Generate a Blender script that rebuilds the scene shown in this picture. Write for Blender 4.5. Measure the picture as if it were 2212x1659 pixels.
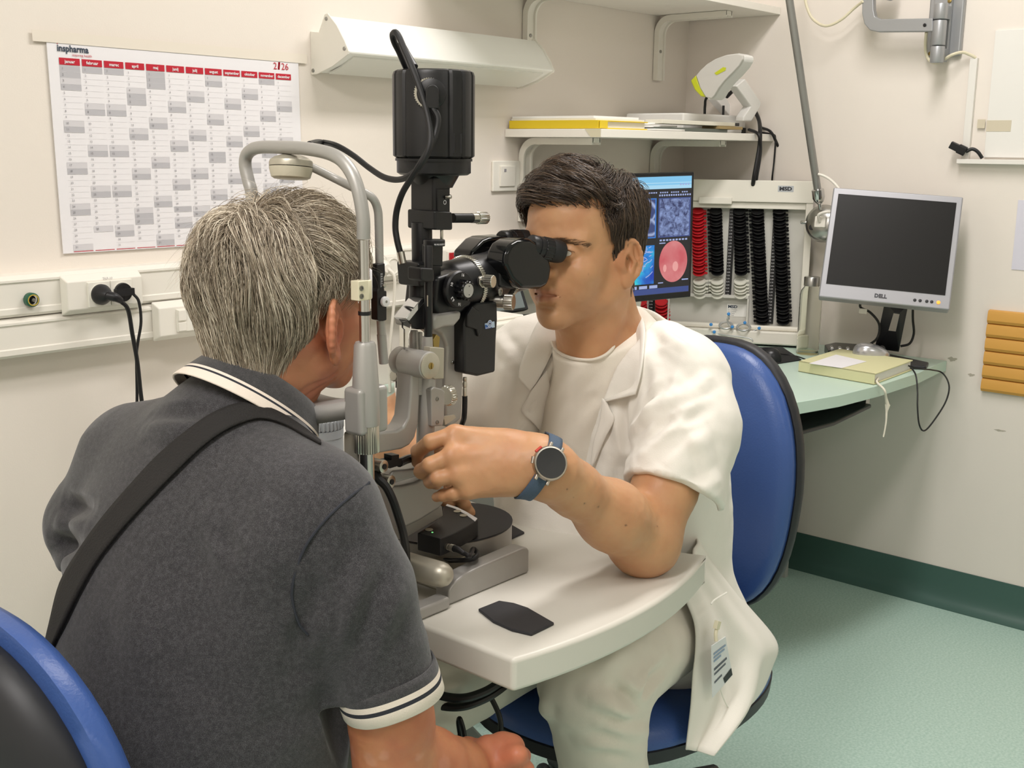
import bpy, bmesh, math, random, datetime
import numpy as np
from mathutils import Vector, Matrix
random.seed(7); np.random.seed(7)
for o in list(bpy.data.objects): bpy.data.objects.remove(o)
SC = bpy.context.scene; COL = SC.collection
# ---------------------------------------------------------------- camera
F, W, H = 2472.0, 2212, 1659
CAMZ = 1.36
yaw, pitch, roll = math.radians(40.7), math.radians(11.7), math.radians(-0.65)
FW = Vector((math.cos(pitch)*math.cos(yaw), math.cos(pitch)*math.sin(yaw), -math.sin(pitch)))
R0 = Vector((math.sin(yaw), -math.cos(yaw), 0)); U0 = R0.cross(FW)
RT = R0*math.cos(roll) - U0*math.sin(roll); UP = RT.cross(FW)
CAM = Vector((0, 0, CAMZ))
cd = bpy.data.cameras.new('camera'); cd.sensor_width = 36; cd.lens = 36*F/W; cd.clip_start = 0.05
cam = bpy.data.objects.new('camera', cd); COL.objects.link(cam); SC.camera = cam
cam.matrix_world = Matrix(((RT.x, UP.x, -FW.x, CAM.x), (RT.y, UP.y, -FW.y, CAM.y), (RT.z, UP.z, -FW.z, CAM.z), (0, 0, 0, 1)))
# ---------------------------------------------------------------- light and exposure
SC.view_settings.view_transform = 'Standard'; SC.view_settings.look = 'None'
SC.view_settings.exposure = 0.0; SC.view_settings.gamma = 1.0
wd = bpy.data.worlds.new('room_air'); SC.world = wd; wd.use_nodes = True
wd.node_tree.nodes['Background'].inputs[0].default_value = (1, .97, .92, 1)
wd.node_tree.nodes['Background'].inputs[1].default_value = 0.0
def area(name, loc, rot, sx, sy, power, col=(1, .95, .925)):
    l = bpy.data.lights.new(name, 'AREA'); l.shape = 'RECTANGLE'; l.size = sx; l.size_y = sy; l.energy = power; l.color = col
    o = bpy.data.objects.new(name, l); COL.objects.link(o); o.location = loc; o.rotation_euler = rot; return o
CEIL = 2.7
area('ceiling_lamp', (2.10, 1.05, CEIL-.03), (0, 0, 0), 1.2, .3, 28)
area('ceiling_lamp', (-0.30, 0.60, CEIL-.03), (0, 0, 0), 1.2, .3, 38)
area('ceiling_lamp', (0.9, -1.2, CEIL-.03), (0, 0, 0), 1.2, .6, 14)
# ---------------------------------------------------------------- pixel helpers: a pixel ray met with a real plane
def ray(px, py): return FW + RT*((px-W/2)/F) - UP*((py-H/2)/F)
def onx(px, py, x): d = ray(px, py); return CAM + d*(x/d.x)
def ony(px, py, y): d = ray(px, py); return CAM + d*(y/d.y)
def onz(px, py, z): d = ray(px, py); return CAM + d*((z-CAMZ)/d.z)
def dep(px, py, t): return CAM + ray(px, py)*t
def V(*a): return Vector(a)
# ---------------------------------------------------------------- materials
def lin(c):
    if isinstance(c, str):
        c = c.lstrip('#'); c = [int(c[i:i+2], 16)/255 for i in (0, 2, 4)]
    return tuple((v/12.92 if v <= .04045 else ((v+.055)/1.055)**2.4) for v in c) + (1,)
MATS = {}
def M(name, col, rough=.5, metal=0., bump=0., bscale=200., var=0., vscale=8., spec=.5, trans=0., emit=None, estr=1., sss=0., coat=0., sheen=0., ior=1.45):
    if name in MATS: return MATS[name]
    m = bpy.data.materials.new(name); m.use_nodes = True; nt = m.node_tree; b = nt.nodes['Principled BSDF']
    c = lin(col); b.inputs['Base Color'].default_value = c; b.inputs['Roughness'].default_value = rough; b.inputs['Metallic'].default_value = metal
    b.inputs['Specular IOR Level'].default_value = spec; b.inputs['Transmission Weight'].default_value = trans; b.inputs['IOR'].default_value = ior
    b.inputs['Coat Weight'].default_value = coat; b.inputs['Sheen Weight'].default_value = sheen
    if sss: b.inputs['Subsurface Weight'].default_value = sss; b.inputs['Subsurface Radius'].default_value = (1, .35, .2); b.inputs['Subsurface Scale'].default_value = .006
    if emit: b.inputs['Emission Color'].default_value = lin(emit); b.inputs['Emission Strength'].default_value = estr
    tc = None
    def coords():
        t = nt.nodes.new('ShaderNodeTexCoord'); return t.outputs['Object']
    if var or bump: tc = coords()
    if var:
        n = nt.nodes.new('ShaderNodeTexNoise'); n.inputs['Scale'].default_value = vscale; n.inputs['Detail'].default_value = 5; nt.links.new(tc, n.inputs['Vector'])
        mx = nt.nodes.new('ShaderNodeMix'); mx.data_type = 'RGBA'
        mx.inputs[6].default_value = tuple(v*(1-var) for v in c[:3])+(1,); mx.inputs[7].default_value = tuple(min(1, v*(1+var)) for v in c[:3])+(1,)
        nt.links.new(n.outputs['Fac'], mx.inputs[0]); nt.links.new(mx.outputs[2], b.inputs['Base Color'])
    if bump:
        n = nt.nodes.new('ShaderNodeTexNoise'); n.inputs['Scale'].default_value = bscale; n.inputs['Detail'].default_value = 3; nt.links.new(tc, n.inputs['Vector'])
        bp = nt.nodes.new('ShaderNodeBump'); bp.inputs['Strength'].default_value = bump; bp.inputs['Distance'].default_value = .002
        nt.links.new(n.outputs['Fac'], bp.inputs['Height']); nt.links.new(bp.outputs[0], b.inputs['Normal'])
    MATS[name] = m; return m
# ---------------------------------------------------------------- mesh builder
def basis_for(axis):
    a = Vector(axis).normalized(); t = Vector((0, 0, 1)) if abs(a.z) < .9 else Vector((1, 0, 0))
    u = t.cross(a).normalized(); v = a.cross(u); return u, v, a
class MB:
    def __init__(s): s.v = []; s.f = []; s.mi = []; s.cur = 0
    def add(s, vs, fs):
        o = len(s.v); s.v += [tuple(v) for v in vs]; s.f += [tuple(i+o for i in f) for f in fs]; s.mi += [s.cur]*len(fs); return s
    def mat(s, i): s.cur = i; return s
    def box(s, c, size, R=None):
        hx, hy, hz = [k/2 for k in size]
        vs = [Vector((x*hx, y*hy, z*hz)) for x in (-1, 1) for y in (-1, 1) for z in (-1, 1)]
        if R is not None: vs = [R @ v for v in vs]
        c = Vector(c); return s.add([v+c for v in vs], [(0, 1, 3, 2), (4, 6, 7, 5), (0, 4, 5, 1), (2, 3, 7, 6), (0, 2, 6, 4), (1, 5, 7, 3)])
    def bb(s, x0, x1, y0, y1, z0, z1): return s.box(((x0+x1)/2, (y0+y1)/2, (z0+z1)/2), (x1-x0, y1-y0, z1-z0))
    def lathe(s, c, axis, prof, n=32, cap=True):
        u, v, a = basis_for(axis); c = Vector(c); vs = []; fs = []
        for (r, t) in prof:
            for k in range(n):
                an = 2*math.pi*k/n; vs.append(c + a*t + u*(r*math.cos(an)) + v*(r*math.sin(an)))
        for j in range(len(prof)-1):
            for k in range(n):
                k2 = (k+1) % n; fs.append((j*n+k, j*n+k2, (j+1)*n+k2, (j+1)*n+k))
        if cap:
            fs.append(tuple(range(n-1, -1, -1))); fs.append(tuple((len(prof)-1)*n+k for k in range(n)))
        return s.add(vs, fs)
    def cyl(s, a, b, r, r2=None, n=32):
        a, b = Vector(a), Vector(b); return s.lathe(a, b-a, [(r, 0), (r if r2 is None else r2, (b-a).length)], n)
    def rcyl(s, a, b, r, bev, n=32):
        a, b = Vector(a), Vector(b); L = (b-a).length; return s.lathe(a, b-a, [(r-bev, 0), (r-bev*.3, bev*.3), (r, bev), (r, L-bev), (r-bev*.3, L-bev*.3), (r-bev, L)], n)
    def knurl(s, a, b, r, n=28, d=.06, bev=.12):
        a, b = Vector(a), Vector(b); L = (b-a).length; u, v, ax = basis_for(b-a); vs = []; fs = []; N = n*4
        rings = [(1-bev, 0), (1, bev*r), (1, L-bev*r), (1-bev, L)]
        for (q, t) in rings:
            for k in range(N):
                rr = r*q*(1 if k % 4 < 2 else 1-d); an = 2*math.pi*k/N
                vs.append(a+ax*t+u*(rr*math.cos(an))+v*(rr*math.sin(an)))
        for j in range(3):
            for k in range(N): fs.append((j*N+k, j*N+(k+1) % N, (j+1)*N+(k+1) % N, (j+1)*N+k))
        fs.append(tuple(range(N-1, -1, -1))); fs.append(tuple(3*N+k for k in range(N)))
        return s.add(vs, fs)
    def tube(s, pts, r, n=10, smooth=True, rr=None, sub=6, flat=1.0, up=None):
        P = [Vector(p) for p in pts]
        if smooth and len(P) > 2: P, rr = spline(P, sub, rr)
        vs = []; fs = []; prev = None
        for i, p in enumerate(P):
            t = (P[min(i+1, len(P)-1)]-P[max(i-1, 0)])
            if t.length < 1e-9: t = Vector((0, 0, 1))
            t.normalize()
            if prev is None:
                u = basis_for(t)[0] if up is None else (Vector(up) - t*t.dot(Vector(up))).normalized()
            else: u = (prev - t*t.dot(prev)).normalized()
            prev = u; w = t.cross(u); R = rr[i] if rr else r
            for k in range(n):
                an = 2*math.pi*k/n; vs.append(p+u*(R*math.cos(an))+w*(R*flat*math.sin(an)))
        m = len(P)
        for j in range(m-1):
            for k in range(n): fs.append((j*n+k, j*n+(k+1) % n, (j+1)*n+(k+1) % n, (j+1)*n+k))
        fs.append(tuple(range(n-1, -1, -1))); fs.append(tuple((m-1)*n+k for k in range(n)))
        return s.add(vs, fs)
    def prism(s, poly, d):
        d = Vector(d); P = [Vector(p) for p in poly]; n = len(P)
        vs = P+[p+d for p in P]; fs = [tuple(range(n-1, -1, -1)), tuple(range(n, 2*n))]
        fs += [(k, (k+1) % n, n+(k+1) % n, n+k) for k in range(n)]
        return s.add(vs, fs)
    def ellipsoid(s, c, r, R=None, nu=24, nv=14):
        c = Vector(c); vs = []; fs = []
        for j in range(1, nv):
            th = math.pi*j/nv
            for k in range(nu):
                ph = 2*math.pi*k/nu; p = Vector((r[0]*math.sin(th)*math.cos(ph), r[1]*math.sin(th)*math.sin(ph), r[2]*math.cos(th)))
                vs.append(c+(R @ p if R is not None else p))
        for j in range(nv-2):
            for k in range(nu): fs.append((j*nu+k, (j+1)*nu+k, (j+1)*nu+(k+1) % nu, j*nu+(k+1) % nu))
        t = Vector((0, 0, r[2])); b = -t
        if R is not None: t = R @ t; b = R @ b
        vs.append(c+t); vs.append(c+b); T = len(vs)-2
        fs += [(T, k, (k+1) % nu) for k in range(nu)]; L = (nv-2)*nu
        fs += [(T+1, L+(k+1) % nu, L+k) for k in range(nu)]
        return s.add(vs, fs)
    def grid(s, fn, nu, nv, closeu=False):
        vs = [fn(i/(nu-1 if not closeu else nu), j/(nv-1)) for j in range(nv) for i in range(nu)]; fs = []
        for j in range(nv-1):
            for i in range(nu if closeu else nu-1): fs.append((j*nu+i, j*nu+(i+1) % nu, (j+1)*nu+(i+1) % nu, (j+1)*nu+i))
        return s.add(vs, fs)
    def quad(s, a, b, c, d): return s.add([a, b, c, d], [(0, 1, 2, 3)])
    def slab(s, o, u, v, n):   # parallelepiped from a corner
        o, u, v, n = [Vector(k) for k in (o, u, v, n)]; return s.prism([o, o+u, o+u+v, o+v], n)
def spline(P, sub=6, rr=None):
    out = []; ro = []; n = len(P)
    for i in range(n-1):
        p0 = P[i-1] if i > 0 else P[i]*2-P[i+1]; p1, p2 = P[i], P[i+1]; p3 = P[i+2] if i+2 < n else P[i+1]*2-P[i]
        for k in range(sub):
            t = k/sub; out.append(.5*((2*p1)+(p2-p0)*t+(2*p0-5*p1+4*p2-p3)*t*t+(3*p1-p0-3*p2+p3)*t**3))
            if rr: ro.append(rr[i]*(1-t)+rr[i+1]*t)
    out.append(P[-1])
    if rr: ro.append(rr[-1])
    return out, (ro if rr else None)
def fillet(P, r, n=6):     # round the corners of a polyline
    P = [Vector(p) for p in P]; out = [P[0]]
    for i in range(1, len(P)-1):
        a = (P[i-1]-P[i]); b = (P[i+1]-P[i]); q = min(r, a.length*.49, b.length*.49); p0 = P[i]+a.normalized()*q; p1 = P[i]+b.normalized()*q
        for k in range(n+1): t = k/n; out.append(p0*(1-t)**2+P[i]*2*t*(1-t)+p1*t*t)
    out.append(P[-1]); return out
def rrect(cx, cy, w, h, r, n=5):
    pts = []
    for (sx, sy, a0) in ((1, 1, 0), (-1, 1, 90), (-1, -1, 180), (1, -1, 270)):
        for k in range(n+1):
            a = math.radians(a0+90*k/n); pts.append((cx+sx*(w/2-r)+r*math.cos(a), cy+sy*(h/2-r)+r*math.sin(a)))
    return pts
def finish(me, sharp=35):
    bm = bmesh.new(); bm.from_mesh(me); bmesh.ops.recalc_face_normals(bm, faces=bm.faces)
    for f in bm.faces: f.smooth = True
    lim = math.radians(sharp)
    for e in bm.edges:
        if len(e.link_faces) == 2 and e.calc_face_angle(0) > lim: e.smooth = False
    bm.to_mesh(me); bm.free()
def obj(name, mb, mats, parent=None, bevel=0, seg=2, sharp=35, origin=None):
    me = bpy.data.meshes.new(name)
    vs = np.array(mb.v, float)
    if parent is None:
        o0 = Vector(origin) if origin is not None else Vector(((vs[:, 0].min()+vs[:, 0].max())/2, (vs[:, 1].min()+vs[:, 1].max())/2, vs[:, 2].min()))
    else: o0 = parent['_o'] if False else Vector(parent.get('o_', (0, 0, 0)))
    me.from_pydata([tuple(v) for v in (vs-np.array(o0))], [], mb.f)
    if not isinstance(mats, (list, tuple)): mats = [mats]
    for m in mats: me.materials.append(m)
    me.polygons.foreach_set('material_index', mb.mi); finish(me, sharp)
    o = bpy.data.objects.new(name, me); COL.objects.link(o)
    if parent is None: o.location = o0; ORG[o.name] = o0
    else:
        o.parent = parent; ob = ORG[root(parent).name]
        me.transform(Matrix.Translation(Vector(o0)-ob))
    if bevel:
        b = o.modifiers.new('bevel', 'BEVEL'); b.width = bevel; b.segments = seg; b.limit_method = 'ANGLE'; b.angle_limit = math.radians(30); b.harden_normals = True
    return o
ORG = {}
def root(o):
    while o.parent: o = o.parent
    return o
def thing(name, label, cat, loc=(0, 0, 0), group=None):
    o = bpy.data.objects.new(name, None); COL.objects.link(o); o.location = loc; o.empty_display_size = .02; ORG[o.name] = Vector(loc)
    return tag(o, label, cat, group)
def tag(o, label, cat, group=None):
    o['label'] = label; o['category'] = cat
    if group: o['group'] = group
    return o
def struct(name, mb, m, **k):
    o = obj(name, mb, m, **k); o['kind'] = 'structure'; return o
def text_mb(body, size, o, u, v, align='LEFT', ext=.0006, bold=0., mb=None, sx=1.0):
    """lettering as real thin mesh; o = anchor, u = reading direction, v = up direction of the letters"""
    cu = bpy.data.curves.new('lettering', 'FONT'); cu.body = body; cu.size = size; cu.align_x = align; cu.extrude = 0; cu.resolution_u = 2; cu.offset = bold
    t = bpy.data.objects.new('lettering', cu); COL.objects.link(t)
    dg = bpy.context.evaluated_depsgraph_get(); me = bpy.data.meshes.new_from_object(t.evaluated_get(dg))
    u, v, o = Vector(u).normalized(), Vector(v).normalized(), Vector(o); n = u.cross(v)
    mb = mb or MB(); mb.add([o+u*(q.co.x*sx)+v*q.co.y+n*ext for q in me.vertices], [tuple(p.vertices) for p in me.polygons])
    bpy.data.objects.remove(t); bpy.data.curves.remove(cu); bpy.data.meshes.remove(me); return mb
def copy_tree(o, parent=None):
    c = o.copy(); COL.objects.link(c)
    if parent: c.parent = parent
    for ch in o.children: copy_tree(ch, c)
    return c
def rotz(a): return Matrix.Rotation(a, 3, 'Z')
def frame(x, z=None):      # rotation with local x along x and local z near z
    x = Vector(x).normalized(); z = Vector(z or (0, 0, 1)); y = z.cross(x).normalized(); z = x.cross(y)
    return Matrix(((x.x, y.x, z.x), (x.y, y.y, z.y), (x.z, y.z, z.z)))
# ================================================================ the room
XW, YW = 3.38, 2.15
m_wall = M('wall_paint', '#ece4da', .75, bump=.12, bscale=320, var=.015, vscale=3)
m_wallr = M('wall_paint_right', '#ede5dc', .75, bump=.06, bscale=200, var=.02, vscale=3)
m_ceil = M('ceiling_paint', '#f1ece6', .8)
def floor_mat():
    m = M('floor_vinyl', '#84b1a3', .38, spec=.45); nt = m.node_tree; b = nt.nodes['Principled BSDF']
    t = nt.nodes.new('ShaderNodeTexCoord'); n = nt.nodes.new('ShaderNodeTexNoise'); n.inputs['Scale'].default_value = 160; n.inputs['Detail'].default_value = 4
    r = nt.nodes.new('ShaderNodeValToRGB'); r.color_ramp.elements[0].position = .35; r.color_ramp.elements[1].position = .68
    r.color_ramp.elements[0].color = lin('#a9c8bc'); r.color_ramp.elements[1].color = lin('#c2dad0')
    nt.links.new(t.outputs['Object'], n.inputs['Vector']); nt.links.new(n.outputs['Fac'], r.inputs[0]); nt.links.new(r.outputs[0], b.inputs['Base Color']); return m
m_floor = floor_mat()
m_cove = M('cove_vinyl', '#44625a', .4)
X0, Y0 = -1.3, -2.3
struct('floor', MB().bb(X0-.1, XW+.1, Y0-.1, YW+.1, -.1, 0), m_floor)
struct('ceiling', MB().bb(X0-.1, XW+.1, Y0-.1, YW+.1, CEIL, CEIL+.1), m_ceil)
struct('wall_left', MB().bb(X0, XW, YW, YW+.1, 0, CEIL), m_wall)
struct('wall_right', MB().bb(XW, XW+.1, Y0, YW+.1, 0, CEIL), m_wallr)
struct('wall_back', MB().bb(X0-.1, X0, Y0, YW+.1, 0, CEIL), m_wall)
struct('wall_front', MB().bb(X0, XW, Y0-.1, Y0, 0, CEIL), m_wall)
def cove(name, a, b, n):     # skirting that curves out of the floor
    a, b, n = Vector(a), Vector(b), Vector(n); Z = Vector((0, 0, 1)); pr = [(0, .115), (.004, .115), (.005, .06), (.01, .03), (.022, .012), (.045, .002), (.045, 0), (0, 0)]
    mb = MB(); mb.prism([a+n*p+Z*q for p, q in pr], b-a); return struct(name, mb, m_cove, sharp=50)
cove('baseboard_right', (XW, Y0, 0), (XW, YW, 0), (-1, 0, 0))
cove('baseboard_left', (X0, YW, 0), (XW, YW, 0), (0, -1, 0))
# ================================================================ left wall
m_white = M('white_lacquer', '#efece2', .38); m_trunk = M('trunking_pvc', '#eeeae0', .42); m_shelf = M('shelf_laminate', '#f0ece3', .45)
m_lampw = M('lamp_housing', '#f7f7f1', .3); m_scr = M('screw_steel', '#9a9a96', .3, 1.); m_black = M('black_plastic', '#17171a', .42); m_cable = M('black_rubber', '#151517', .5)
m_paper = M('paper', '#efedf0', .7); m_red = M('calendar_red', '#c01f33', .6); m_g1 = M('calendar_light_grey', '#d6d4d8', .7); m_g2 = M('calendar_grey', '#bdbcc1', .7)
m_ink = M('ink_dark', '#3b4656', .7); m_line = M('calendar_rule', '#e0dee2', .7); m_inkg = M('ink_grey', '#8e8c92', .7); m_tape = M('clear_tape', '#ebe3d6', .35)
def L(px, py, off=0.): return ony(px, py, YW-off)
# --- calendar
CW, CH = .602, .412; CO = V(1.129, YW-.004, 1.556)      # top-left corner of the sheet
ca = thing('wall_calendar', 'white year planner for 2026 with red month headings taped to the left wall', 'calendar', CO-V(0, 0, CH))
cu, cv = V(1, 0, -.004).normalized(), V(.012, 0, -1).normalized(); cn = V(0, -1, 0)
def cp(u, v, k=.0005): return CO+cu*u+cv*v+cn*(k+.001)
def rect(mb, u0, u1, v0, v1, k=.0005): mb.add([cp(u0, v1, k), cp(u1, v1, k), cp(u1, v0, k), cp(u0, v0, k)], [(0, 1, 2, 3)])
sh = MB(); sh.slab(cp(0, 0, 0)-cn*.002, cu*CW, cv*CH, cn*.002)
pitchc = .0468; u0 = .0215; cw = .0425; v0 = .052; rh = .01145
names = ['januar', 'februar', 'marec', 'april', 'maj', 'junij', 'julij', 'avgust', 'september', 'oktober', 'november', 'december']
hol = {(1, 1), (1, 2), (2, 8), (4, 5), (4, 6), (4, 27), (5, 1), (5, 2), (6, 25), (8, 15), (10, 31), (11, 1), (12, 25), (12, 26)}
for mth in range(12):
    a = u0+pitchc*mth; d = datetime.date(2026, mth+1, 1); nums = MB()
    while d.month == mth+1:
        k = d.day-1; wdn = d.weekday(); g = 2 if (wdn == 6 or (d.month, d.day) in hol) else 1 if wdn == 5 else 0
        if g: sh.mat(g); rect(sh, a, a+cw, v0+rh*k, v0+rh*(k+1))
        sh.mat(3); rect(sh, a, a+cw, v0+rh*(k+1)-.0004, v0+rh*(k+1), .0007)
        text_mb(str(d.day), .0062, cp(a+.004, v0+rh*k+.0072, .0008), cu, -cv, mb=nums)
        d += datetime.timedelta(1)
    sh.mat(4); rect(sh, a, a+cw, .4085, .4098); obj('day_numbers', nums, m_inkg, ca)
obj('sheet', sh, [m_paper, m_g1, m_g2, m_line, m_red], ca)
for mth in range(12):
    a = u0+pitchc*mth; hb = MB(); rect(hb, a, a+cw, .0375, .0505, .001); h = obj('month_heading', hb, m_red, ca)
    obj('month_lettering', text_mb(names[mth], .0085, cp(a+cw/2, .0468, .0013), cu, -cv, 'CENTER', bold=.0002), m_paper, h)
obj('logo_lettering', text_mb('inspharma', .0175, cp(.019, .0255, .0008), cu, -cv, bold=.0005, sx=.9), m_ink, ca)
obj('slogan_lettering', text_mb('inspiring health', .0068, cp(.049, .0332, .0008), cu, -cv), m_red, ca)
dm = MB(); dm.add([cp(.0195, .0125), cp(.0215, .0125), cp(.0235, .008), cp(.0212, .009)], [(0, 1, 2, 3)]); obj('logo_flame', dm, m_red, ca)
yr = text_mb('2', .021, cp(.530, .0285, .0008), cu, -cv); text_mb('26', .021, cp(.552, .0285, .0008), cu, -cv, mb=yr)
for q in range(3): yr.add([cp(.5425+q*.0015, .029), cp(.5450+q*.0015, .029), cp(.5475+q*.0015, .0125), cp(.5450+q*.0015, .0125)], [(0, 1, 2, 3)])
obj('year_lettering', yr, m_red, ca)
tp = MB(); tp.slab(cp(-.028, -.010, .001), cu*.655, cv*.021, cn*.0004); obj('tape', tp, m_tape, ca)
# --- trunking
tr = thing('wall_trunking', 'long white two-channel cable trunking along the left wall below the calendar', 'trunking', (1.9, YW, .97))
def chan(z0, z1, dpt, mb):
    pr = [(0, z1), (dpt*.8, z1), (dpt, z1-.008), (dpt, z1-.012), (dpt-.003, z1-.014), (dpt-.003, z0+.018), (dpt, z0+.016), (dpt, z0+.006), (dpt*.85, z0), (0, z0)]
    mb.prism([V(X0+.02, YW-p, z) for p, z in pr], (XW-X0-.06, 0, 0))
t1 = MB(); chan(1.035, 1.113, .05, t1); obj('upper_channel', t1, m_trunk, tr, sharp=25)
t2 = MB(); chan(.958, 1.033, .05, t2); obj('lower_channel', t2, m_trunk, tr, sharp=25)
def frameplate(name, label, cat, x0, x1, z0, z1, base=.05, group=None):
    t = thing(name, label, cat, ((x0+x1)/2, YW-base, z0), group)
    mb = MB(); e = .012; yb, yf = YW-base+.002, YW-base-.02
    A = [V(x0, yb, z0), V(x1, yb, z0), V(x1, yb, z1), V(x0, yb, z1)]; B_ = [V(x0+.004, yf, z0+e), V(x1-.004, yf, z0+e), V(x1-.004, yf, z1-e), V(x0+.004, yf, z1-e)]
    mb.add(A+B_, [(3, 2, 1, 0), (4, 5, 6, 7), (0, 1, 5, 4), (1, 2, 6, 5), (2, 3, 7, 6), (3, 0, 4, 7)])
    obj('frame', mb, m_trunk, t, bevel=.003); return t, yf
def module(t, yf, x0, x1, z0, z1, name='module', socket=False):
    mb = MB(); mb.bb(x0, x1, yf-.005, yf+.001, z0, z1); o = obj(name, mb, m_white, t, bevel=.0012)
    if socket:
        c = V((x0+x1)/2, yf-.0052, (z0+z1)/2); r = min(x1-x0, z1-z0)*.43
        s = MB(); s.lathe(c, (0, -1, 0), [(r, -.001), (r, .002), (r*.9, .002), (r*.86, -.012)], 28, cap=False); s.lathe(c+V(0, .012, 0), (0, -1, 0), [(r*.86, 0), (.001, 0)], 28, cap=False)
        for k in (-1, 1): s.cyl(c+V(k*.0095, .0115, 0), c+V(k*.0095, .0105, 0), .0028, n=10)
        obj('socket_well', s, [m_white], o)
    return o
ps, yf = frameplate('power_socket', 'white double power socket on the trunking holding two black plugs', 'socket', 1.098, 1.268, 1.028, 1.108)
module(ps, yf, 1.143, 1.190, 1.043, 1.092, 'socket_plate', True); module(ps, yf, 1.191, 1.238, 1.043, 1.092, 'socket_plate', True)
obj('socket_lettering', text_mb('TKP-10', .007, V(1.176, yf-.0008, 1.0945), (1, 0, 0), (0, 0, 1)), m_inkg, ps)
def plug(name, label, c, path, r, rc, elbow):
    t = thing(name, label, 'plug', c); mb = MB()
    mb.lathe(c, (0, -1, 0), [(r*.96, 0), (r, .002), (r, .008), (r*.9, .013), (r*.55, .026), (r*.35, .03)] if elbow else [(r, 0), (r, .006), (r*.96, .009)], 30)
    if elbow: mb.tube([c+V(0, -.022, 0), c+V(.012, -.034, -.004), c+V(.024, -.036, -.012)], .0085, 12, rr=[.0095, .009, .006])
    else: mb.box(c+V(0, -.010, .001), (r*2.05, .012, .014)); 
    obj('plug_body', mb, m_black, t, sharp=40)
    mb = MB(); mb.tube(path, rc, 10); obj('cable', mb, m_cable, t); return t
c1 = V(1.1665, yf-.006, 1.0675); c2 = V(1.2145, yf-.004, 1.0675)
plug('power_plug', 'round black plug with thick cable in the left hand outlet of the double socket', c1,
     [c1+V(.022, -.036, -.012), c1+V(.036, -.038, -.03), c1+V(.046, -.032, -.08), c1+V(.056, -.028, -.14), c1+V(.062, -.026, -.22), c1+V(.072, -.026, -.30), c1+V(.09, -.03, -.45), c1+V(.1, -.03, -.8), c1+V(.12, -.04, -1.05)], .0205, .0042, True)
plug('power_plug', 'flat black plug with thin cable in the right hand outlet of the double socket', c2,
     [c2+V(.018, -.012, -.004), c2+V(.026, -.018, -.02), c2+V(.026, -.022, -.06), c2+V(.018, -.02, -.10), c2+V(.014, -.018, -.13), c2+V(.012, -.016, -.2), c2+V(.006, -.02, -.27), c2+V(.005, -.02, -.45), c2+V(.0, -.03, -.8), c2+V(-.02, -.04, -1.05)], .019, .003, False)
gb = thing('earth_terminal', 'round green and yellow earthing terminal on the left end of the trunking', 'terminal', L(65, 645, .05))
c = L(65, 647, .052); m_green = M('terminal_green', '#1f5a44', .4); m_yel = M('terminal_yellow', '#c2a743', .4)
mb = MB(); mb.lathe(c, (0, -1, 0), [(.0135, 0), (.0135, .010), (.011, .013), (.0085, .013)], 28, cap=False); mb.mat(1).lathe(c, (0, -1, 0), [(.0108, .0132), (.0088, .0132), (.0088, .0132)], 28, cap=False)
obj('collar', mb, [m_green, m_yel], gb)
mb = MB(); mb.lathe(c, (0, -1, 0), [(.0085, .001), (.0085, .006)], 20); mb.mat(1).rcyl(c, c+V(0, -.016, 0), .004, .0015, 14); obj('pin', mb, [m_black, m_scr], gb)
dsk, yf2 = frameplate('data_socket', 'white data outlet with one small jack low on the trunking beside the head', 'socket', 1.294, 1.432, .954, 1.038)
o = module(dsk, yf2, 1.338, 1.382, .972, 1.020, 'jack_plate')
mb = MB(); mb.bb(1.3395, 1.3585, yf2-.0085, yf2-.004, .996, 1.018); mb.bb(1.3395, 1.3585, yf2-.0075, yf2-.004, .974, .992); obj('jack', mb, m_trunk, o, bevel=.001)
# sockets right of the lamp tower
rs, yf3 = frameplate('power_socket', 'white socket with a white plug on the trunking behind the chin rest rods', 'socket', 1.86, 2.0, 1.028, 1.108)
module(rs, yf3, 1.885, 1.932, 1.043, 1.092, 'socket_plate', True); module(rs, yf3, 1.933, 1.98, 1.043, 1.092, 'socket_plate', True)
cwp = V(1.9085, yf3-.006, 1.0675)
t = thing('power_plug', 'white round plug with a hanging white cable behind the chin rest rods', 'plug', cwp)
mb = MB(); mb.lathe(cwp, (0, -1, 0), [(.0195, 0), (.0205, .004), (.0205, .015), (.017, .024), (.01, .03)], 26); obj('plug_body', mb, m_trunk, t)
mb = MB(); mb.tube([cwp+V(.002, -.028, 0), cwp+V(.012, -.04, -.02), cwp+V(.02, -.03, -.08), cwp+V(.014, -.02, -.2), cwp+V(.012, -.02, -.31)], .0038, 8); obj('cable', mb, m_trunk, t)
m_redp = M('red_socket', '#b5202a', .4)
rs2, yf4 = frameplate('emergency_socket', 'white outlet with a red insert on the trunking behind the microscope', 'socket', 2.115, 2.25, 1.028, 1.108)
o = module(rs2, yf4, 2.15, 2.197, 1.043, 1.092, 'outlet_plate'); mb = MB(); mb.bb(2.155, 2.192, yf4-.009, yf4-.004, 1.05, 1.088); mb.lathe(V(2.1735, yf4-.009, 1.069), (0, -1, 0), [(.016, 0), (.016, .001), (.014, .001), (.013, -.004), (.001, -.004)], 20, cap=False); obj('red_insert', mb, m_redp, o)
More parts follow.
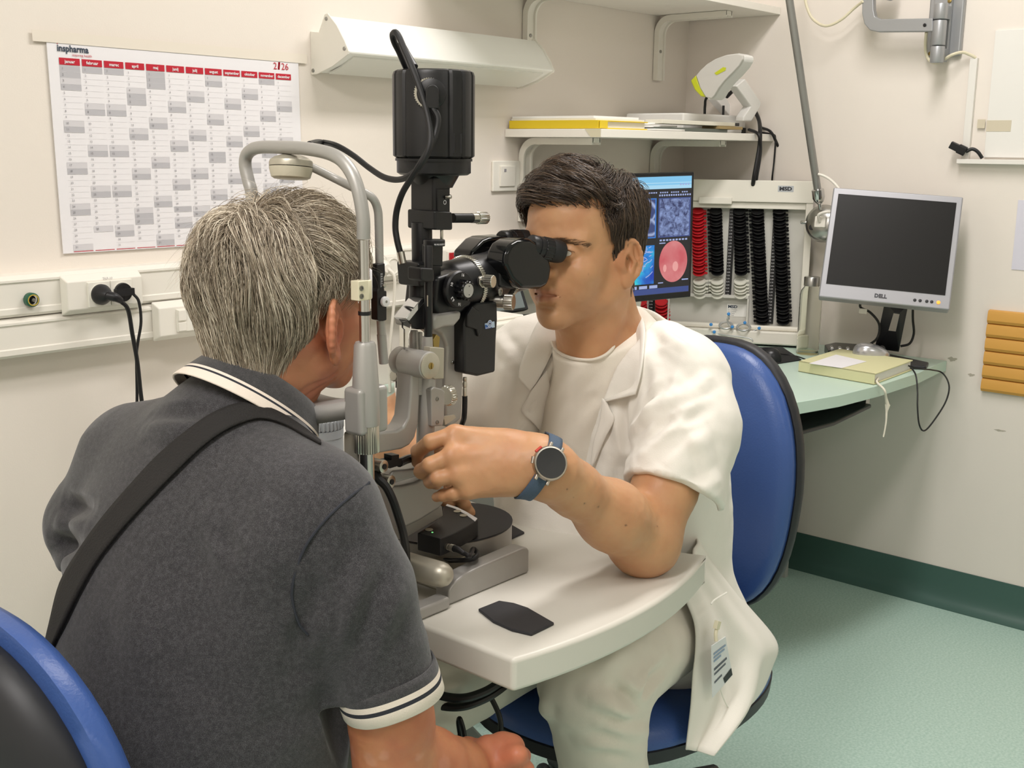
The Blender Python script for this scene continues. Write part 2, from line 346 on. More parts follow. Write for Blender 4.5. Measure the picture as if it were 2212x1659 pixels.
# --- light switch
sw = thing('light_switch', 'square white light switch on the wall left of the lower shelf', 'switch', (2.46, YW, 1.24))
a, b = L(1058, 362), L(1120, 422); x0, x1, z1, z0 = 2.40, 2.515, 1.322, 1.238
mb = MB(); mb.bb(x0, x1, YW-.009, YW, z0, z1); obj('frame', mb, m_white, sw, bevel=.003)
mb = MB(); mb.box(((x0+x1)/2, YW-.011, (z0+z1)/2), (.062, .006, .056), Matrix.Rotation(.03, 3, 'X')); o = obj('rocker', mb, m_trunk, sw, bevel=.0012)
mb = MB(); mb.bb((x0+x1)/2-.018, (x0+x1)/2-.010, YW-.0155, YW-.013, (z0+z1)/2+.012, (z0+z1)/2+.02); obj('pilot_light', mb, m_inkg, o)
# --- wall light
wl = thing('wall_light', 'long white angular wall lamp housing mounted beside the calendar', 'wall lamp', (2.15, YW, 1.53))
Lx0, Lx1 = 1.772, 2.51
prof = [(0, 1.616), (.030, 1.612), (.052, 1.650), (.062, 1.652), (.092, 1.625), (.118, 1.590), (.132, 1.566), (.130, 1.560), (.075, 1.535), (.02, 1.520), (0, 1.519)]
prof2 = [(0, 1.612), (.032, 1.608), (.054, 1.645), (.062, 1.646), (.09, 1.620), (.114, 1.587), (.127, 1.566), (.126, 1.563), (.073, 1.540), (.02, 1.525), (0, 1.525)]
mb = MB(); mb.prism([V(Lx0+.004, YW-p, z) for p, z in prof2], (Lx1-Lx0-.008, 0, 0)); obj('housing', mb, m_lampw, wl, sharp=22)
mdiff = M('lamp_diffuser', '#e9e8e0', .3)
mb = MB(); mb.prism([V(Lx0+.03, YW-p, z) for p, z in ((.03, 1.5255), (.07, 1.538), (.115, 1.5585), (.115, 1.555), (.07, 1.534), (.03, 1.5215))], (Lx1-Lx0-.06, 0, 0)); obj('diffuser', mb, mdiff, wl)
for xx in (Lx0, Lx1-.004):
    mb = MB(); mb.prism([V(xx, YW-p, z) for p, z in prof], (.004, 0, 0)); e = obj('end_plate', mb, m_white, wl, bevel=.001)
    for (p, z) in ((.058, 1.640), (.118, 1.572), (.008, 1.528)):
        s = MB(); s.rcyl(V(xx-.002 if xx == Lx0 else xx+.003, YW-p, z), V(xx+.001 if xx == Lx0 else xx+.006, YW-p, z), .0045, .001, 12); obj('screw', s, m_scr, e)
# --- shelves on brackets
YF = 1.815
def shelf(name, label, x0, z, th=.022):
    t = MB(); t.bb(x0, XW-.002, YF, YW-.001, z, z+th); return tag(obj(name, t, m_shelf, bevel=.0015), label, 'shelf')
ZU, ZL = 1.775, 1.387
shelf('wall_shelf', 'upper white wall shelf high in the corner of the room', 2.12, ZU)
shelf('wall_shelf', 'lower white wall shelf carrying the yellow folder and the white device', 2.456, ZL)
def bracket(x, ztop, h, d, label):
    t = thing('shelf_bracket', label, 'shelf bracket', (x, YW, ztop-h), 'white shelf brackets')
    w = .034
    def arc(dd, r, n=8): # rounded L profile at depth offset
        pts = [V(0, YW-.002-dd, ztop-h)]
        pts += [V(0, YW-.002-dd-r*(1-math.cos(a)), ztop-.001-dd-r+r*math.sin(a)) for a in [math.pi/2*k/n for k in range(n+1)]]
        pts.append(V(0, YW-d, ztop-.001-dd)); return pts
    mb = MB(); o = arc(0, .055); i_ = arc(.012, .045)
    mb.prism([p+V(x-w/2, 0, 0) for p in o+i_[::-1]], (w, 0, 0)); obj('arm', mb, m_white, t, sharp=40)
    for sx in (-1, 1):
        r = MB(); i2 = arc(.018, .04); r.prism([p+V(x+sx*w/2-.003, 0, 0) for p in o+i2[::-1]], (.006, 0, 0)); obj('flange', r, m_white, t, sharp=40)
    s = MB(); s.rcyl(V(x, YW-.013, ztop-.11), V(x, YW-.017, ztop-.11), .005, .001, 12); obj('screw', s, m_scr, t)
bracket(2.545, ZU, .235, .26, 'white bracket under the upper shelf beside the wall lamp')
bracket(3.195, ZU, .20, .26, 'white bracket under the upper shelf near the room corner')
bracket(2.535, ZL, .235, .26, 'white bracket under the lower shelf right of the light switch')
bracket(3.195, ZL, .235, .26, 'white bracket under the lower shelf behind the lit monitor')
# --- things on the lower shelf
ZT = ZL+.0225
m_yf = M('folder_yellow', '#e3c62a', .35); m_pap2 = M('sheet_white', '#ecebe6', .7)
fo = thing('document_folder', 'bright yellow folder lying on the lower shelf under papers', 'folder', (2.58, 1.98, ZT))
def sheetblock(x0, x1, y0, y1, z0, h, sk=0.): mb = MB(); mb.prism([V(x0, y0, z0), V(x1, y0+sk, z0), V(x1+sk, y1, z0), V(x0+sk, y1-sk, z0)], (0, 0, h)); return mb
obj('back_cover', sheetblock(2.466, 2.69, 1.832, 2.14, ZT, .003), m_yf, fo)
obj('contents', sheetblock(2.470, 2.685, 1.838, 2.135, ZT+.003, .016), m_pap2, fo)
mb = sheetblock(2.466, 2.69, 1.830, 2.14, ZT+.019, .003); mb.bb(2.463, 2.467, 1.832, 2.14, ZT+.0005, ZT+.022); mb.bb(2.466, 2.50, 1.8275, 1.831, ZT+.001, ZT+.0215); obj('front_cover', mb, m_yf, fo, bevel=.001)
for i, (xa, xb, ya, yb, z, h) in enumerate([(2.475, 2.70, 1.85, 2.142, ZT+.0225, .005), (2.482, 2.69, 1.862, 2.145, ZT+.028, .006)]):
    tag(obj('paper_stack', sheetblock(xa, xb, ya, yb, z, h), m_pap2), ['flat bundle of white paper directly on the yellow folder', 'topmost bundle of white paper on the yellow folder'][i], 'paper')
for i in range(3):
    xa = 2.70+.012*i; z = ZT+.0005+i*.0075
    def fn(u, v, xa=xa, z=z, i=i): return V(xa+u*(.14+.03*(i == 0)), 1.825+v*.19+.015*i, z+.006*u*(1-u)*math.sin(3*v+i)*.5+.003*i*u)
    mb = MB(); mb.grid(fn, 8, 6); g = obj('paper_sheets', mb, m_pap2); sm = g.modifiers.new('thick', 'SOLIDIFY'); sm.thickness = .0045; sm.offset = 1
    tag(g, ['lowest loose white sheets right of the yellow folder on the shelf', 'middle loose white sheets right of the yellow folder on the shelf', 'topmost loose white sheets right of the yellow folder on the shelf'][i], 'paper')
m_dk = M('dark_folder', '#5e645c', .6); m_kr = M('kraft', '#a58f63', .7); m_cr = M('cream_book', '#e6e2d3', .5)
def SX(px, y=1.83): return ony(px, 290, y).x
mb = MB(); mb.bb(SX(1418), SX(1570), 1.828, 1.885, ZT, ZT+.010); tag(obj('ring_folder', mb, m_dk, bevel=.001), 'dark grey-green folder lying on the shelf under the long cream box', 'folder')
mb = MB(); mb.bb(SX(1430), SX(1590), 1.832, 1.888, ZT+.0195, ZT+.031); mb.mat(1).bb(SX(1588), SX(1597), 1.831, 1.84, ZT+.021, ZT+.0305); tag(obj('flat_box', mb, [m_cr, m_black], bevel=.0015), 'long flat cream box with a dark end lying before the white device', 'box')
mb = MB(); mb.bb(SX(1550), SX(1600), 1.824, 1.885, ZT+.0105, ZT+.019); tag(obj('kraft_envelope', mb, m_kr, bevel=.0005), 'small brown envelope sticking out under the long cream box', 'envelope')
mb = MB(); mb.prism([V(2.4555, 1.870, ZL+.0225), V(2.4555, 1.818, ZL+.0225), V(2.4555, 1.818, ZL+.0005), V(2.4555, 1.848, ZL+.0005)], (-.0008, 0, 0)); tag(obj('shelf_label', mb, M('film', '#d9d3b8', .4)), 'pale plastic flap hanging over the end of the lower shelf', 'label')
# --- corneal instrument with yellow rim
dv = thing('tilting_device', 'white tilted instrument head with yellow rim on the lower shelf', 'medical device', (3.17, 1.95, ZT))
m_dw = M('device_white', '#e4e3df', .35); m_yg = M('device_yellow_green', '#c3c92e', .35)
bx0, bx1 = ony(1476, 270, 1.9).x, ony(1604, 270, 1.9).x
mb = MB(); mb.bb(bx0, bx1, 1.9, 2.11, ZT+.0005, ZT+.056); obj('base', mb, m_dw, dv, bevel=.006, seg=3)
mb = MB(); mb.bb(bx1-.01, bx1+.045, 1.915, 2.06, ZT+.0005, ZT+.038); mb.mat(1).bb(bx1+.02, bx1+.046, 1.912, 1.93, ZT+.002, ZT+.02); obj('power_inlet', mb, [m_dw, m_black], dv, bevel=.003)
def D(px, py, y=1.94): return ony(px, py, y)
XD = 2.98
def extr(side, x0, dx, mat, name, par, bev):
    mb = MB(); A = [onx(x, y, x0) for x, y in side]; mb.prism(A, (dx, 0, 0)); return obj(name, mb, mat, par, bevel=bev, seg=3)
oval = [(1503, 163), (1512, 152), (1527, 138), (1545, 127), (1567, 119), (1592, 116), (1604, 119), (1604, 128), (1596, 142), (1582, 157), (1565, 174), (1552, 190), (1543, 206), (1536, 213), (1524, 210), (1512, 190)]
hd = extr(oval, XD, .012, M('device_grey', '#c9c6c0', .4), 'head', dv, .003)
big = [(1505, 161), (1516, 150), (1531, 137), (1549, 126), (1569, 118), (1594, 115), (1607, 119), (1607, 130), (1599, 144), (1585, 160), (1568, 177), (1555, 193), (1546, 209), (1538, 216), (1526, 212)]
extr(big, XD+.012, .06, m_dw, 'bowl', hd, .006)
extr([(1491, 174), (1503, 162), (1508, 178), (1515, 193), (1524, 209), (1514, 209), (1500, 194)], XD+.002, .05, m_yg, 'rim', hd, .004)
extr([(1543, 158), (1562, 145), (1568, 146), (1567, 152), (1548, 162)], XD-.001, .002, m_yg, 'badge', hd, 0)
def bar(pts, y0, w, name, mb=None):
    A = [ony(x, y, y0) for x, y in pts]; mb = MB(); mb.prism([p for p in A], (0, w, 0)); return obj(name, mb, m_dw, dv, bevel=.004)
bar([(1590, 186), (1610, 170), (1645, 222), (1642, 232), (1624, 262), (1606, 262), (1607, 252), (1622, 230)], 1.845, .03, 'arm')
bar([(1545, 214), (1560, 196), (1594, 252), (1580, 254)], 1.98, .03, 'arm')
mb = MB(); mb.tube([D(1522, 250, 1.91), D(1523, 228, 1.91), D(1526, 212, 1.90), D(1545, 193, 1.88), D(1559, 193, 1.88), D(1556, 202, 1.88), D(1543, 213, 1.89)], .0042, 8); obj('lead', mb, m_cable, dv)
mb = MB(); mb.tube([D(1562, 252, 1.97), D(1563, 228, 1.97)], .004, 8); obj('lead', mb, m_cable, dv)
mb = MB(); mb.tube([D(1570, 209, 1.90), D(1581, 198, 1.90)], .006, 8); obj('lead', mb, m_cable, dv)
for k, (pts, r, lb) in enumerate([
    ([D(1631, 240, 1.87), D(1640, 262, 1.83), D(1642, 290, 1.80), D(1640, 320, 1.80), D(1628, 388, 1.80), D(1624, 420, 1.84)], .0065, 'thick black cable hanging over the shelf end from the white device arm'),
    ([D(1618, 280, 1.85), D(1638, 290, 1.80), D(1643, 318, 1.795), D(1640, 350, 1.795), D(1634, 388, 1.80), D(1632, 420, 1.84)], .005, 'second black cable beside the thick one at the shelf end'),
    ([D(1645, 276, 1.86), D(1664, 284, 1.81), D(1676, 305, 1.80), D(1690, 340, 1.80), D(1704, 387, 1.80), D(1708, 420, 1.84)], .0045, 'black cable curving furthest right from the shelf to the lens cabinet'),
    ([D(1640, 286, 1.86), D(1668, 290, 1.81), D(1675, 300, 1.80), D(1672, 350, 1.80), D(1668, 386, 1.80), D(1668, 420, 1.84)], .0028, 'thin black cable hanging straight from the shelf end')]):
    mb = MB(); mb.tube(pts, r, 8); tag(obj('device_cable', mb, m_cable), lb, 'cable')
# ================================================================ right wall
def Rw(px, py, off=0.): return onx(px, py, XW-off)
m_gm = M('arm_grey_metal', '#a9abae', .4, .6); m_cream = M('cream_cable', '#e0d8bd', .5); m_brass = M('brass', '#a8925a', .35, 1.)
ba = thing('swing_arm_bracket', 'grey metal swing arm with hinge and wall plate high on the right wall', 'wall bracket', Rw(2045, 120))
P0, P1, P2, P3 = Rw(2012, -60), Rw(2096, -60), Rw(2078, 128), Rw(2004, 124)
y0, y1, z0, z1 = P2.y, P3.y, P3.z, 1.95
mb = MB(); mb.bb(XW-.02, XW, y0, y1, z0, z1); obj('wall_plate', mb, m_gm, ba, bevel=.006)
mb = MB(); mb.bb(XW-.034, XW-.02, y0+.03, y1-.018, z0, z1); obj('rib', mb, m_gm, ba, bevel=.003)
for (px, py) in ((2010, 116), (2037, 117), (2052, 2)):
    c = Rw(px, py, .034 if px != 2010 else .021); s = MB(); s.rcyl(c, c+V(-.005, 0, 0), .006, .002, 14); obj('screw', s, m_brass, ba)
hc = Rw(2030, 55, .075); mb = MB()
for (za, zb) in ((1.605, 1.650), (1.652, 1.72), (1.722, 1.765)):
    mb.rcyl(V(hc.x, hc.y, za-.0), V(hc.x, hc.y, zb), .019, .003, 24)
mb.bb(XW-.075, XW-.03, hc.y-.012, hc.y+.006, 1.61, 1.645); mb.bb(XW-.075, XW-.03, hc.y-.012, hc.y+.006, 1.725, 1.76); obj('hinge', mb, m_gm, ba)
def A_(px, py): return onx(px, py, XW-.075)
arm = [(2018, 40), (1905, 42), (1893, 36), (1890, 22), (1889, -40), (1866, -40), (1865, 30), (1870, 52), (1882, 66), (1900, 70), (2018, 69)]
mb = MB(); mb.prism([A_(*p)+V(-.011, 0, 0) for p in arm], (.022, 0, 0)); a1 = obj('arm', mb, m_gm, ba, bevel=.003)
mb = MB(); mb.prism([A_(*p)+V(-.016, 0, 0) for p in [(1895, -4), (1920, 1), (1935, -4), (1935, -40), (1895, -40)]], (.032, 0, 0)); obj('upper_arm', mb, m_gm, ba, bevel=.003)
c = A_(2001, 55)+V(-.0115, 0, 0); s = MB(); s.rcyl(c, c+V(-.002, 0, 0), .005, .001, 12); obj('screw', s, m_black, a1)
mb = MB(); mb.tube([A_(1868, 4)+V(-.014, 0, 0), A_(1845, 18), A_(1815, 44), A_(1783, 56), A_(1757, 42), A_(1744, 18), A_(1738, -10), A_(1736, -40)], .0042, 8)
tag(obj('arm_cable', mb, m_cream), 'cream cable looping from the grey swing arm near the top edge', 'cable')
mb = MB(); mb.tube([A_(2001, 70), Rw(1999, 95, .05), Rw(2001, 118, .03), Rw(2012, 134, .03), Rw(2030, 134, .04), Rw(2055, 119, .045), Rw(2078, 113, .03), Rw(2095, 118, .018), Rw(2106, 124, .012), Rw(2108, 130, .008)], .0042, 8)
tag(obj('arm_cable', mb, m_cream), 'cream cable curling under the wall plate into the white raceway', 'cable')
m_race = M('raceway_pvc', '#ebe8e2', .45)
mb = MB(); pa, pb = Rw(2100, 126), Rw(2083, 345); mb.bb(XW-.014, XW, (pa.y+pb.y)/2-.018, (pa.y+pb.y)/2+.003, pb.z, pa.z); tag(obj('cable_raceway', mb, m_race, bevel=.0015), 'narrow vertical white cable raceway below the swing arm plate', 'raceway')
mb = MB(); pa = Rw(2074, 348); mb.bb(XW-.03, XW, .2, pa.y, pa.z-.007, pa.z+.006); tag(obj('wall_ledge', mb, m_race, bevel=.0015), 'horizontal white wall rail carrying the loose black plug', 'rail')
pa, pb = Rw(2120, 68), Rw(2140, 340)
mb = MB(); mb.bb(XW-.007, XW, .3, (pa.y+pb.y)/2-.012, pb.z, pa.z); tag(obj('wall_panel', mb, M('panel_white', '#eceae5', .35), bevel=.001), 'large blank white panel on the right wall beside the raceway', 'panel')
m_stain = M('glue_stain', '#d3c9b3', .6)
for i, (a, b, lb) in enumerate([((2112, 258), (2127, 277), 'small square glue mark on the white wall panel'), ((2132, 260), (2183, 284), 'wide yellowed tape mark on the white wall panel')]):
    pa, pb = Rw(*a, .0072), Rw(*b, .0072); mb = MB(); mb.bb(XW-.0079, XW-.0071, pb.y, pa.y, pb.z, pa.z); tag(obj('tape_mark', mb, m_stain), lb, 'tape mark')
bp = thing('cable_plug', 'loose black cable plug sticking up over the white wall rail', 'plug', Rw(2075, 325, .03))
a, b = Rw(2053, 312, .04), Rw(2086, 328, .03); R = frame(b-a, V(-1, 0, 0))
mb = MB(); mb.box((a+b)*.5, ((b-a).length, .02, .018), R); mb.box(a*.25+b*.75, ((b-a).length*.5, .026, .014), R); obj('plug_body', mb, m_black, bp, bevel=.002)
mb = MB(); mb.tube([b, Rw(2100, 322, .025), Rw(2112, 328, .022), Rw(2122, 342, .018)], .005, 8); obj('cable', mb, m_cable, bp)
# ochre ribbed wall guard
m_och = M('ochre_plastic', '#d9a350', .45); pa, pb = Rw(2137, 668), Rw(2123, 844)
n = 6; zt, zb = pa.z, pb.z; yb = (pa.y+pb.y)/2; hgt = (zt-zb)/n
pr = []
for k in range(n):
    z = zt-hgt*k; pr += [(.0, z) if k == 0 else (.005, z), (.012, z-hgt*.06), (.015, z-hgt*.3), (.016, z-hgt*.75), (.012, z-hgt*.95)]
pr += [(.0, zb)]
mb = MB(); mb.prism([V(XW-p-.001, yb, z) for p, z in pr], (0, -.75, 0)); tag(obj('wall_guard', mb, m_och, sharp=25), 'ochre ribbed panel fixed low on the right wall', 'wall guard')
pa = Rw(2200, 432); mb = MB(); mb.bb(XW-.002, XW, .7, pa.y, Rw(2200, 583).z, pa.z); tag(obj('wall_notice', mb, M('lilac_paper', '#dddbe8', .6)), 'pale sheet on the right wall cut off by the picture edge', 'paper')
m_scuff = M('scuff', '#b9b2a4', .8)
for (px, py, w, h, lb) in [(2057, 776, .025, .012, 'dark scuff mark on the wall just above the desk end'), (2098, 810, .018, .008, 'small scuff mark on the wall right of the desk end'), (2160, 930, .03, .005, 'thin scuff mark on the wall below the ochre panel')]:
    c = Rw(px, py, .0006); mb = MB(); mb.add([c+V(0, w*.5*math.cos(a)*(1+.3*math.sin(3*a)), h*.5*math.sin(a)*(1+.3*math.cos(5*a))) for a in [2*math.pi*k/20 for k in range(20)]], [tuple(range(20))]); tag(obj('scuff_mark', mb, m_scuff), lb, 'scuff mark')
# --- examination lamp on its long tube
el = thing('examination_lamp', 'grey tubular arm with chrome joint and round metal head behind the monitor', 'lamp', Rw(1770, 500, .1))
m_tube = M('tube_grey', '#9b9c9a', .35, .8); m_chr = M('chrome', '#c9c9c8', .15, 1.); m_steel = M('brushed_steel', '#b5b4b0', .32, 1.)
T0, T1 = Rw(1692, -90, .25), Rw(1766, 410, .12)
mb = MB(); mb.cyl(T0, T1, .0115, n=20); obj('tube', mb, m_tube, el)
d = (T1-T0).normalized(); mb = MB(); mb.lathe(T1-d*.004, d, [(.012, 0), (.019, .004), (.019, .028), (.014, .040), (.006, .048), (.005, .066)], 24); obj('joint', mb, m_chr, el)
c = Rw(1778, 482, .09); ax = (CAM-c).normalized(); ax = (ax+V(-.35, .25, .15)).normalized(); mb = MB()
mb.lathe(c, ax, [(.02, .022), (.045, .014), (.056, 0), (.058, -.012), (.05, -.014)], 36); obj('head', mb, m_steel, el)
u, v, a = basis_for(ax); mb = MB(); mb.box(c+a*.026, (.034, .034, .016), Matrix((u, v, a)).transposed()); obj('connector', mb, m_trunk, el, bevel=.003)
mb = MB()
for k in (-1, 1): mb.lathe(c+u*(.028*k)-v*.016+a*.012, a, [(.009, 0), (.009, .006)], 16)
obj('vent', mb, m_black, el)
mb = MB(); q = c-u*.06; mb.rcyl(c-u*.05, c-u*.07, .006, .002, 12); obj('knob', mb, m_chr, el)
mb = MB(); mb.tube([c+a*.034, c+a*.05+v*.02, c+a*.04+v*.03+u*.03, c+u*.06+v*.02, c+u*.09], .0045, 8); obj('lead', mb, m_trunk, el)
mb = MB(); mb.tube([Rw(1767, 376, .135), Rw(1782, 381, .13), Rw(1798, 392, .13), Rw(1812, 408, .13), Rw(1818, 425, .12)], .004, 8); obj('lead', mb, m_trunk, el)
# ================================================================ desk
ZD = .753
m_desk = M('desk_mint', '#c4dacd', .35); m_dgrey = M('desk_panel_grey', '#a9aba6', .6); m_tray = M('tray_black', '#232325', .35)
dk = thing('desk', 'pale mint green corner desk with curved front edge under the shelves', 'desk', (2.6, 1.7, 0))
front = [onz(2046, 779, ZD), onz(1985, 805, ZD), onz(1900, 832, ZD), onz(1815, 853, ZD), onz(1727, 868, ZD)]
poly = [V(XW-.002, front[0].y, ZD), V(3.33, 1.205, ZD)]+front[1:]+[V(2.42, 1.32, ZD), V(2.32, 1.42, ZD), V(2.22, 1.53, ZD), V(2.1, 1.58, ZD), V(1.86, 1.585, ZD), V(1.855, YW-.002, ZD), V(XW-.002, YW-.002, ZD)]
mb = MB(); mb.prism(poly, (0, 0, -.032)); obj('desktop', mb, m_desk, dk, bevel=.002)
lg_ = onz(1702, 1245, 0); mb = MB(); mb.bb(lg_.x-.02, lg_.x, lg_.y, 2.1, 0, ZD-.032); obj('leg_panel', mb, m_dgrey, dk, bevel=.001)
mb = MB(); mb.bb(1.9, 1.92, 1.65, 2.1, 0, ZD-.032); obj('leg_panel', mb, m_dgrey, dk, bevel=.001)
mb = MB(); mb.bb(1.92, lg_.x-.02, 2.06, 2.08, .25, ZD-.032); obj('modesty_panel', mb, m_dgrey, dk, bevel=.001)
q = onz(1905, 880, ZD-.09)
mb = MB(); mb.prism([V(2.35, 1.46, ZD-.085), V(2.58, 1.275, ZD-.085), V(2.75, 1.255, ZD-.085), V(q.x, q.y+.03, ZD-.085), V(q.x+.02, 1.6, ZD-.085), V(2.35, 1.6, ZD-.085)], (0, 0, -.012)); kt = obj('keyboard_tray', mb, m_tray, dk, bevel=.004)
mb = MB(); mb.bb(q.x-.005, q.x+.02, q.y+.045, 1.6, ZD-.09, ZD-.033); mb.bb(2.36, 2.38, 1.48, 1.6, ZD-.085, ZD-.033); obj('runner', mb, m_steel, kt)
# --- lit monitor
m_bez = M('bezel_black', '#141518', .35)
mo = thing('monitor', 'black monitor lit with blue windows and retina pictures behind the doctor', 'monitor', (2.6, 1.75, ZD))
TR_, BR_ = dep(1500, 371, 3.22), dep(1495, 641, 3.30)
TL_, BL_ = dep(1167, 381, 2.98), dep(1164, 668, 3.06)
ux = (TR_-TL_).normalized(); uz = (TR_-BR_).normalized(); nn = ux.cross(-uz).normalized(); nn = nn if nn.dot(CAM-TR_) > 0 else -nn; uz = nn.cross(ux).normalized(); uz = uz if uz.z > 0 else -uz
MWd = (TR_-TL_).length; MHt = (TR_-BR_).length
def mp(a, b, k=0.): return TL_+ux*(a*MWd)-uz*(b*MHt)+nn*k
mb = MB(); mb.slab(mp(0, 0)-nn*.022, ux*MWd, -uz*MHt, nn*.022); body = obj('housing', mb, m_bez, mo, bevel=.003)
def scr_mat(name, kind, c1, c2, c3=None, sc=30., st=.8):
    m = bpy.data.materials.new(name); m.use_nodes = True; nt = m.node_tree; b = nt.nodes['Principled BSDF']; b.inputs['Base Color'].default_value = (.01, .01, .012, 1); b.inputs['Roughness'].default_value = .3
    t = nt.nodes.new('ShaderNodeTexCoord'); r = nt.nodes.new('ShaderNodeValToRGB'); r.color_ramp.elements[0].color = lin(c1); r.color_ramp.elements[1].color = lin(c2)
    if kind == 'flat': n = nt.nodes.new('ShaderNodeTexNoise'); n.inputs['Scale'].default_value = 3
    elif kind == 'vessel':
        n = nt.nodes.new('ShaderNodeTexVoronoi'); n.feature = 'DISTANCE_TO_EDGE'; n.inputs['Scale'].default_value = sc; r.color_ramp.elements[0].position = 0; r.color_ramp.elements[1].position = .16
    else: n = nt.nodes.new('ShaderNodeTexNoise'); n.inputs['Scale'].default_value = sc; n.inputs['Detail'].default_value = 6; r.color_ramp.elements[0].position = .35; r.color_ramp.elements[1].position = .66
    if c3: e = r.color_ramp.elements.new(.5); e.color = lin(c3)
    mp_ = nt.nodes.new('ShaderNodeMapping'); wv = nt.nodes.new('ShaderNodeTexNoise'); wv.inputs['Scale'].default_value = sc*.8
    nt.links.new(t.outputs['Object'], wv.inputs['Vector']); mxv = nt.nodes.new('ShaderNodeVectorMath'); mxv.operation = 'MULTIPLY_ADD'; mxv.inputs[1].default_value = (.03,)*3
    nt.links.new(wv.outputs['Color'], mxv.inputs[0]); nt.links.new(t.outputs['Object'], mxv.inputs[2]); nt.links.new(mxv.outputs[0], n.inputs['Vector'])
    nt.links.new(n.outputs[0], r.inputs[0]); nt.links.new(r.outputs[0], b.inputs['Emission Color']); b.inputs['Emission Strength'].default_value = st; return m
sm = [scr_mat('screen_dark', 'flat', '#17181d', '#1d1e24', st=.7), scr_mat('screen_sky', 'flat', '#7cc4f0', '#8ed2f6', st=.9), scr_mat('screen_pale', 'flat', '#a8dcf8', '#b4e2fa', st=.9),
      scr_mat('screen_angio', 'noise', '#2c3566', '#93a8dc', sc=75, st=.8), scr_mat('screen_vessel', 'vessel', '#b4c4ec', '#39487e', sc=26, st=.8), scr_mat('screen_map', 'noise', '#0f3fb4', '#35d8e0', '#1f8be0', sc=16, st=.85),
      scr_mat('screen_fundus', 'noise', '#d9616a', '#e88f90', sc=14, st=.8), scr_mat('screen_bar', 'flat', '#3a4f94', '#43589e', st=.7), scr_mat('screen_frame', 'flat', '#2f7fe0', '#3b8ae6', st=.8), scr_mat('screen_text', 'flat', '#a9b9ee', '#b5c4f0', st=.8),
      scr_mat('screen_disc', 'flat', '#f3a3a0', '#f6b0aa', st=.85), scr_mat('screen_red', 'flat', '#c04040', '#c84848', st=.8)]
sb = MB()
def sq(a0, a1, b0, b1, mi, k=.0006): sb.mat(mi); sb.add([mp(a0, b1, k), mp(a1, b1, k), mp(a1, b0, k), mp(a0, b0, k)], [(0, 1, 2, 3)])
sq(.015, .985, .022, .955, 0)
sq(.015, .982, .03, .075, 1, .0008); sq(.015, .982, .075, .125, 2, .0008); sq(.015, .982, .083, .095, 1, .0009)
for k in range(4): sq(.90+.018*k, .912+.018*k, .087, .1, 9, .0011)
sq(.015, .98, .905, .95, 7, .0008)
for k in range(24): 
    if k % 5: sq(.60+.015*k, .610+.015*k, .148, .158, 9, .0009)
for k in range(14): sq(.76+.016*k, .770+.016*k, .168, .182, 9, .0009)
# two by two pictures (columns right of the head visible) plus the hidden ones to the left
cols = [(.08, .27), (.30, .50), (.53, .735), (.765, .972)]
for ci, (a0, a1) in enumerate(cols):
    sq(a0-.008, a1+.008, .195, .505, 8 if ci == 2 else 7, .0008); sq(a0, a1, .203, .497, 3 if ci in (3, 0) else 4, .0010)
sq(.53, .735, .56, .865, 5, .0010); sq(.30, .5, .56, .865, 5, .0010); sq(.08, .27, .56, .865, 5, .001)
for k in range(9): sq(.77+.022*k, .785+.022*k, .52, .533, 9, .0009)
sq(.768, .81, .545, .553, 9, .0009); sq(.93, .975, .845, .855, 9, .0009); sq(.765, .80, .86, .868, 9, .0009)
for k in range(3): sq(.565+.07*k, .62+.07*k, .878, .902, 9, .0012)
cx, cy = .867, .70
sb.mat(6); sb.add([mp(cx+.098*math.cos(t), cy+.165*math.sin(t), .0012) for t in [2*math.pi*k/48 for k in range(48)]][::-1], [tuple(range(48))])
sb.mat(10); sb.add([mp(cx+.015+.02*math.cos(t), cy+.04+.04*math.sin(t), .0014) for t in [2*math.pi*k/20 for k in range(20)]][::-1], [tuple(range(20))])
sb.add([mp(cx-.058+.012*math.cos(t), cy+.05+.03*math.sin(t), .0014) for t in [2*math.pi*k/20 for k in range(20)]][::-1], [tuple(range(20))])
sb.mat(9)
vr = random.Random(5)
for k in range(16):     # bright vessels on the blue map
    a, b = vr.uniform(.55, .72), vr.uniform(.57, .83); an = vr.uniform(0, 6.28)
    for q in range(5):
        a2, b2 = a+.018*math.cos(an), b+.03*math.sin(an)
        if not (.535 < a2 < .73 and .565 < b2 < .86): break
        dx, dy = -.0022*math.sin(an), .0035*math.cos(an); sb.add([mp(a-dx, b-dy, .0013), mp(a2-dx, b2-dy, .0013), mp(a2+dx, b2+dy, .0013), mp(a+dx, b+dy, .0013)], [(0, 1, 2, 3)]); a, b = a2, b2; an += vr.uniform(-.5, .5)
obj('screen', sb, sm, mo)
fc = mp(.42, 1)-nn*.042; mb = MB(); mb.box((fc.x, fc.y, (fc.z+ZD)/2+.05), (.06, .03, fc.z-ZD+.10), frame(ux)); obj('neck', mb, m_bez, mo, bevel=.004)
mb = MB(); mb.box((fc.x, fc.y, ZD+.007), (.22, .17, .012), frame(ux)); obj('foot', mb, m_bez, mo, bevel=.004)
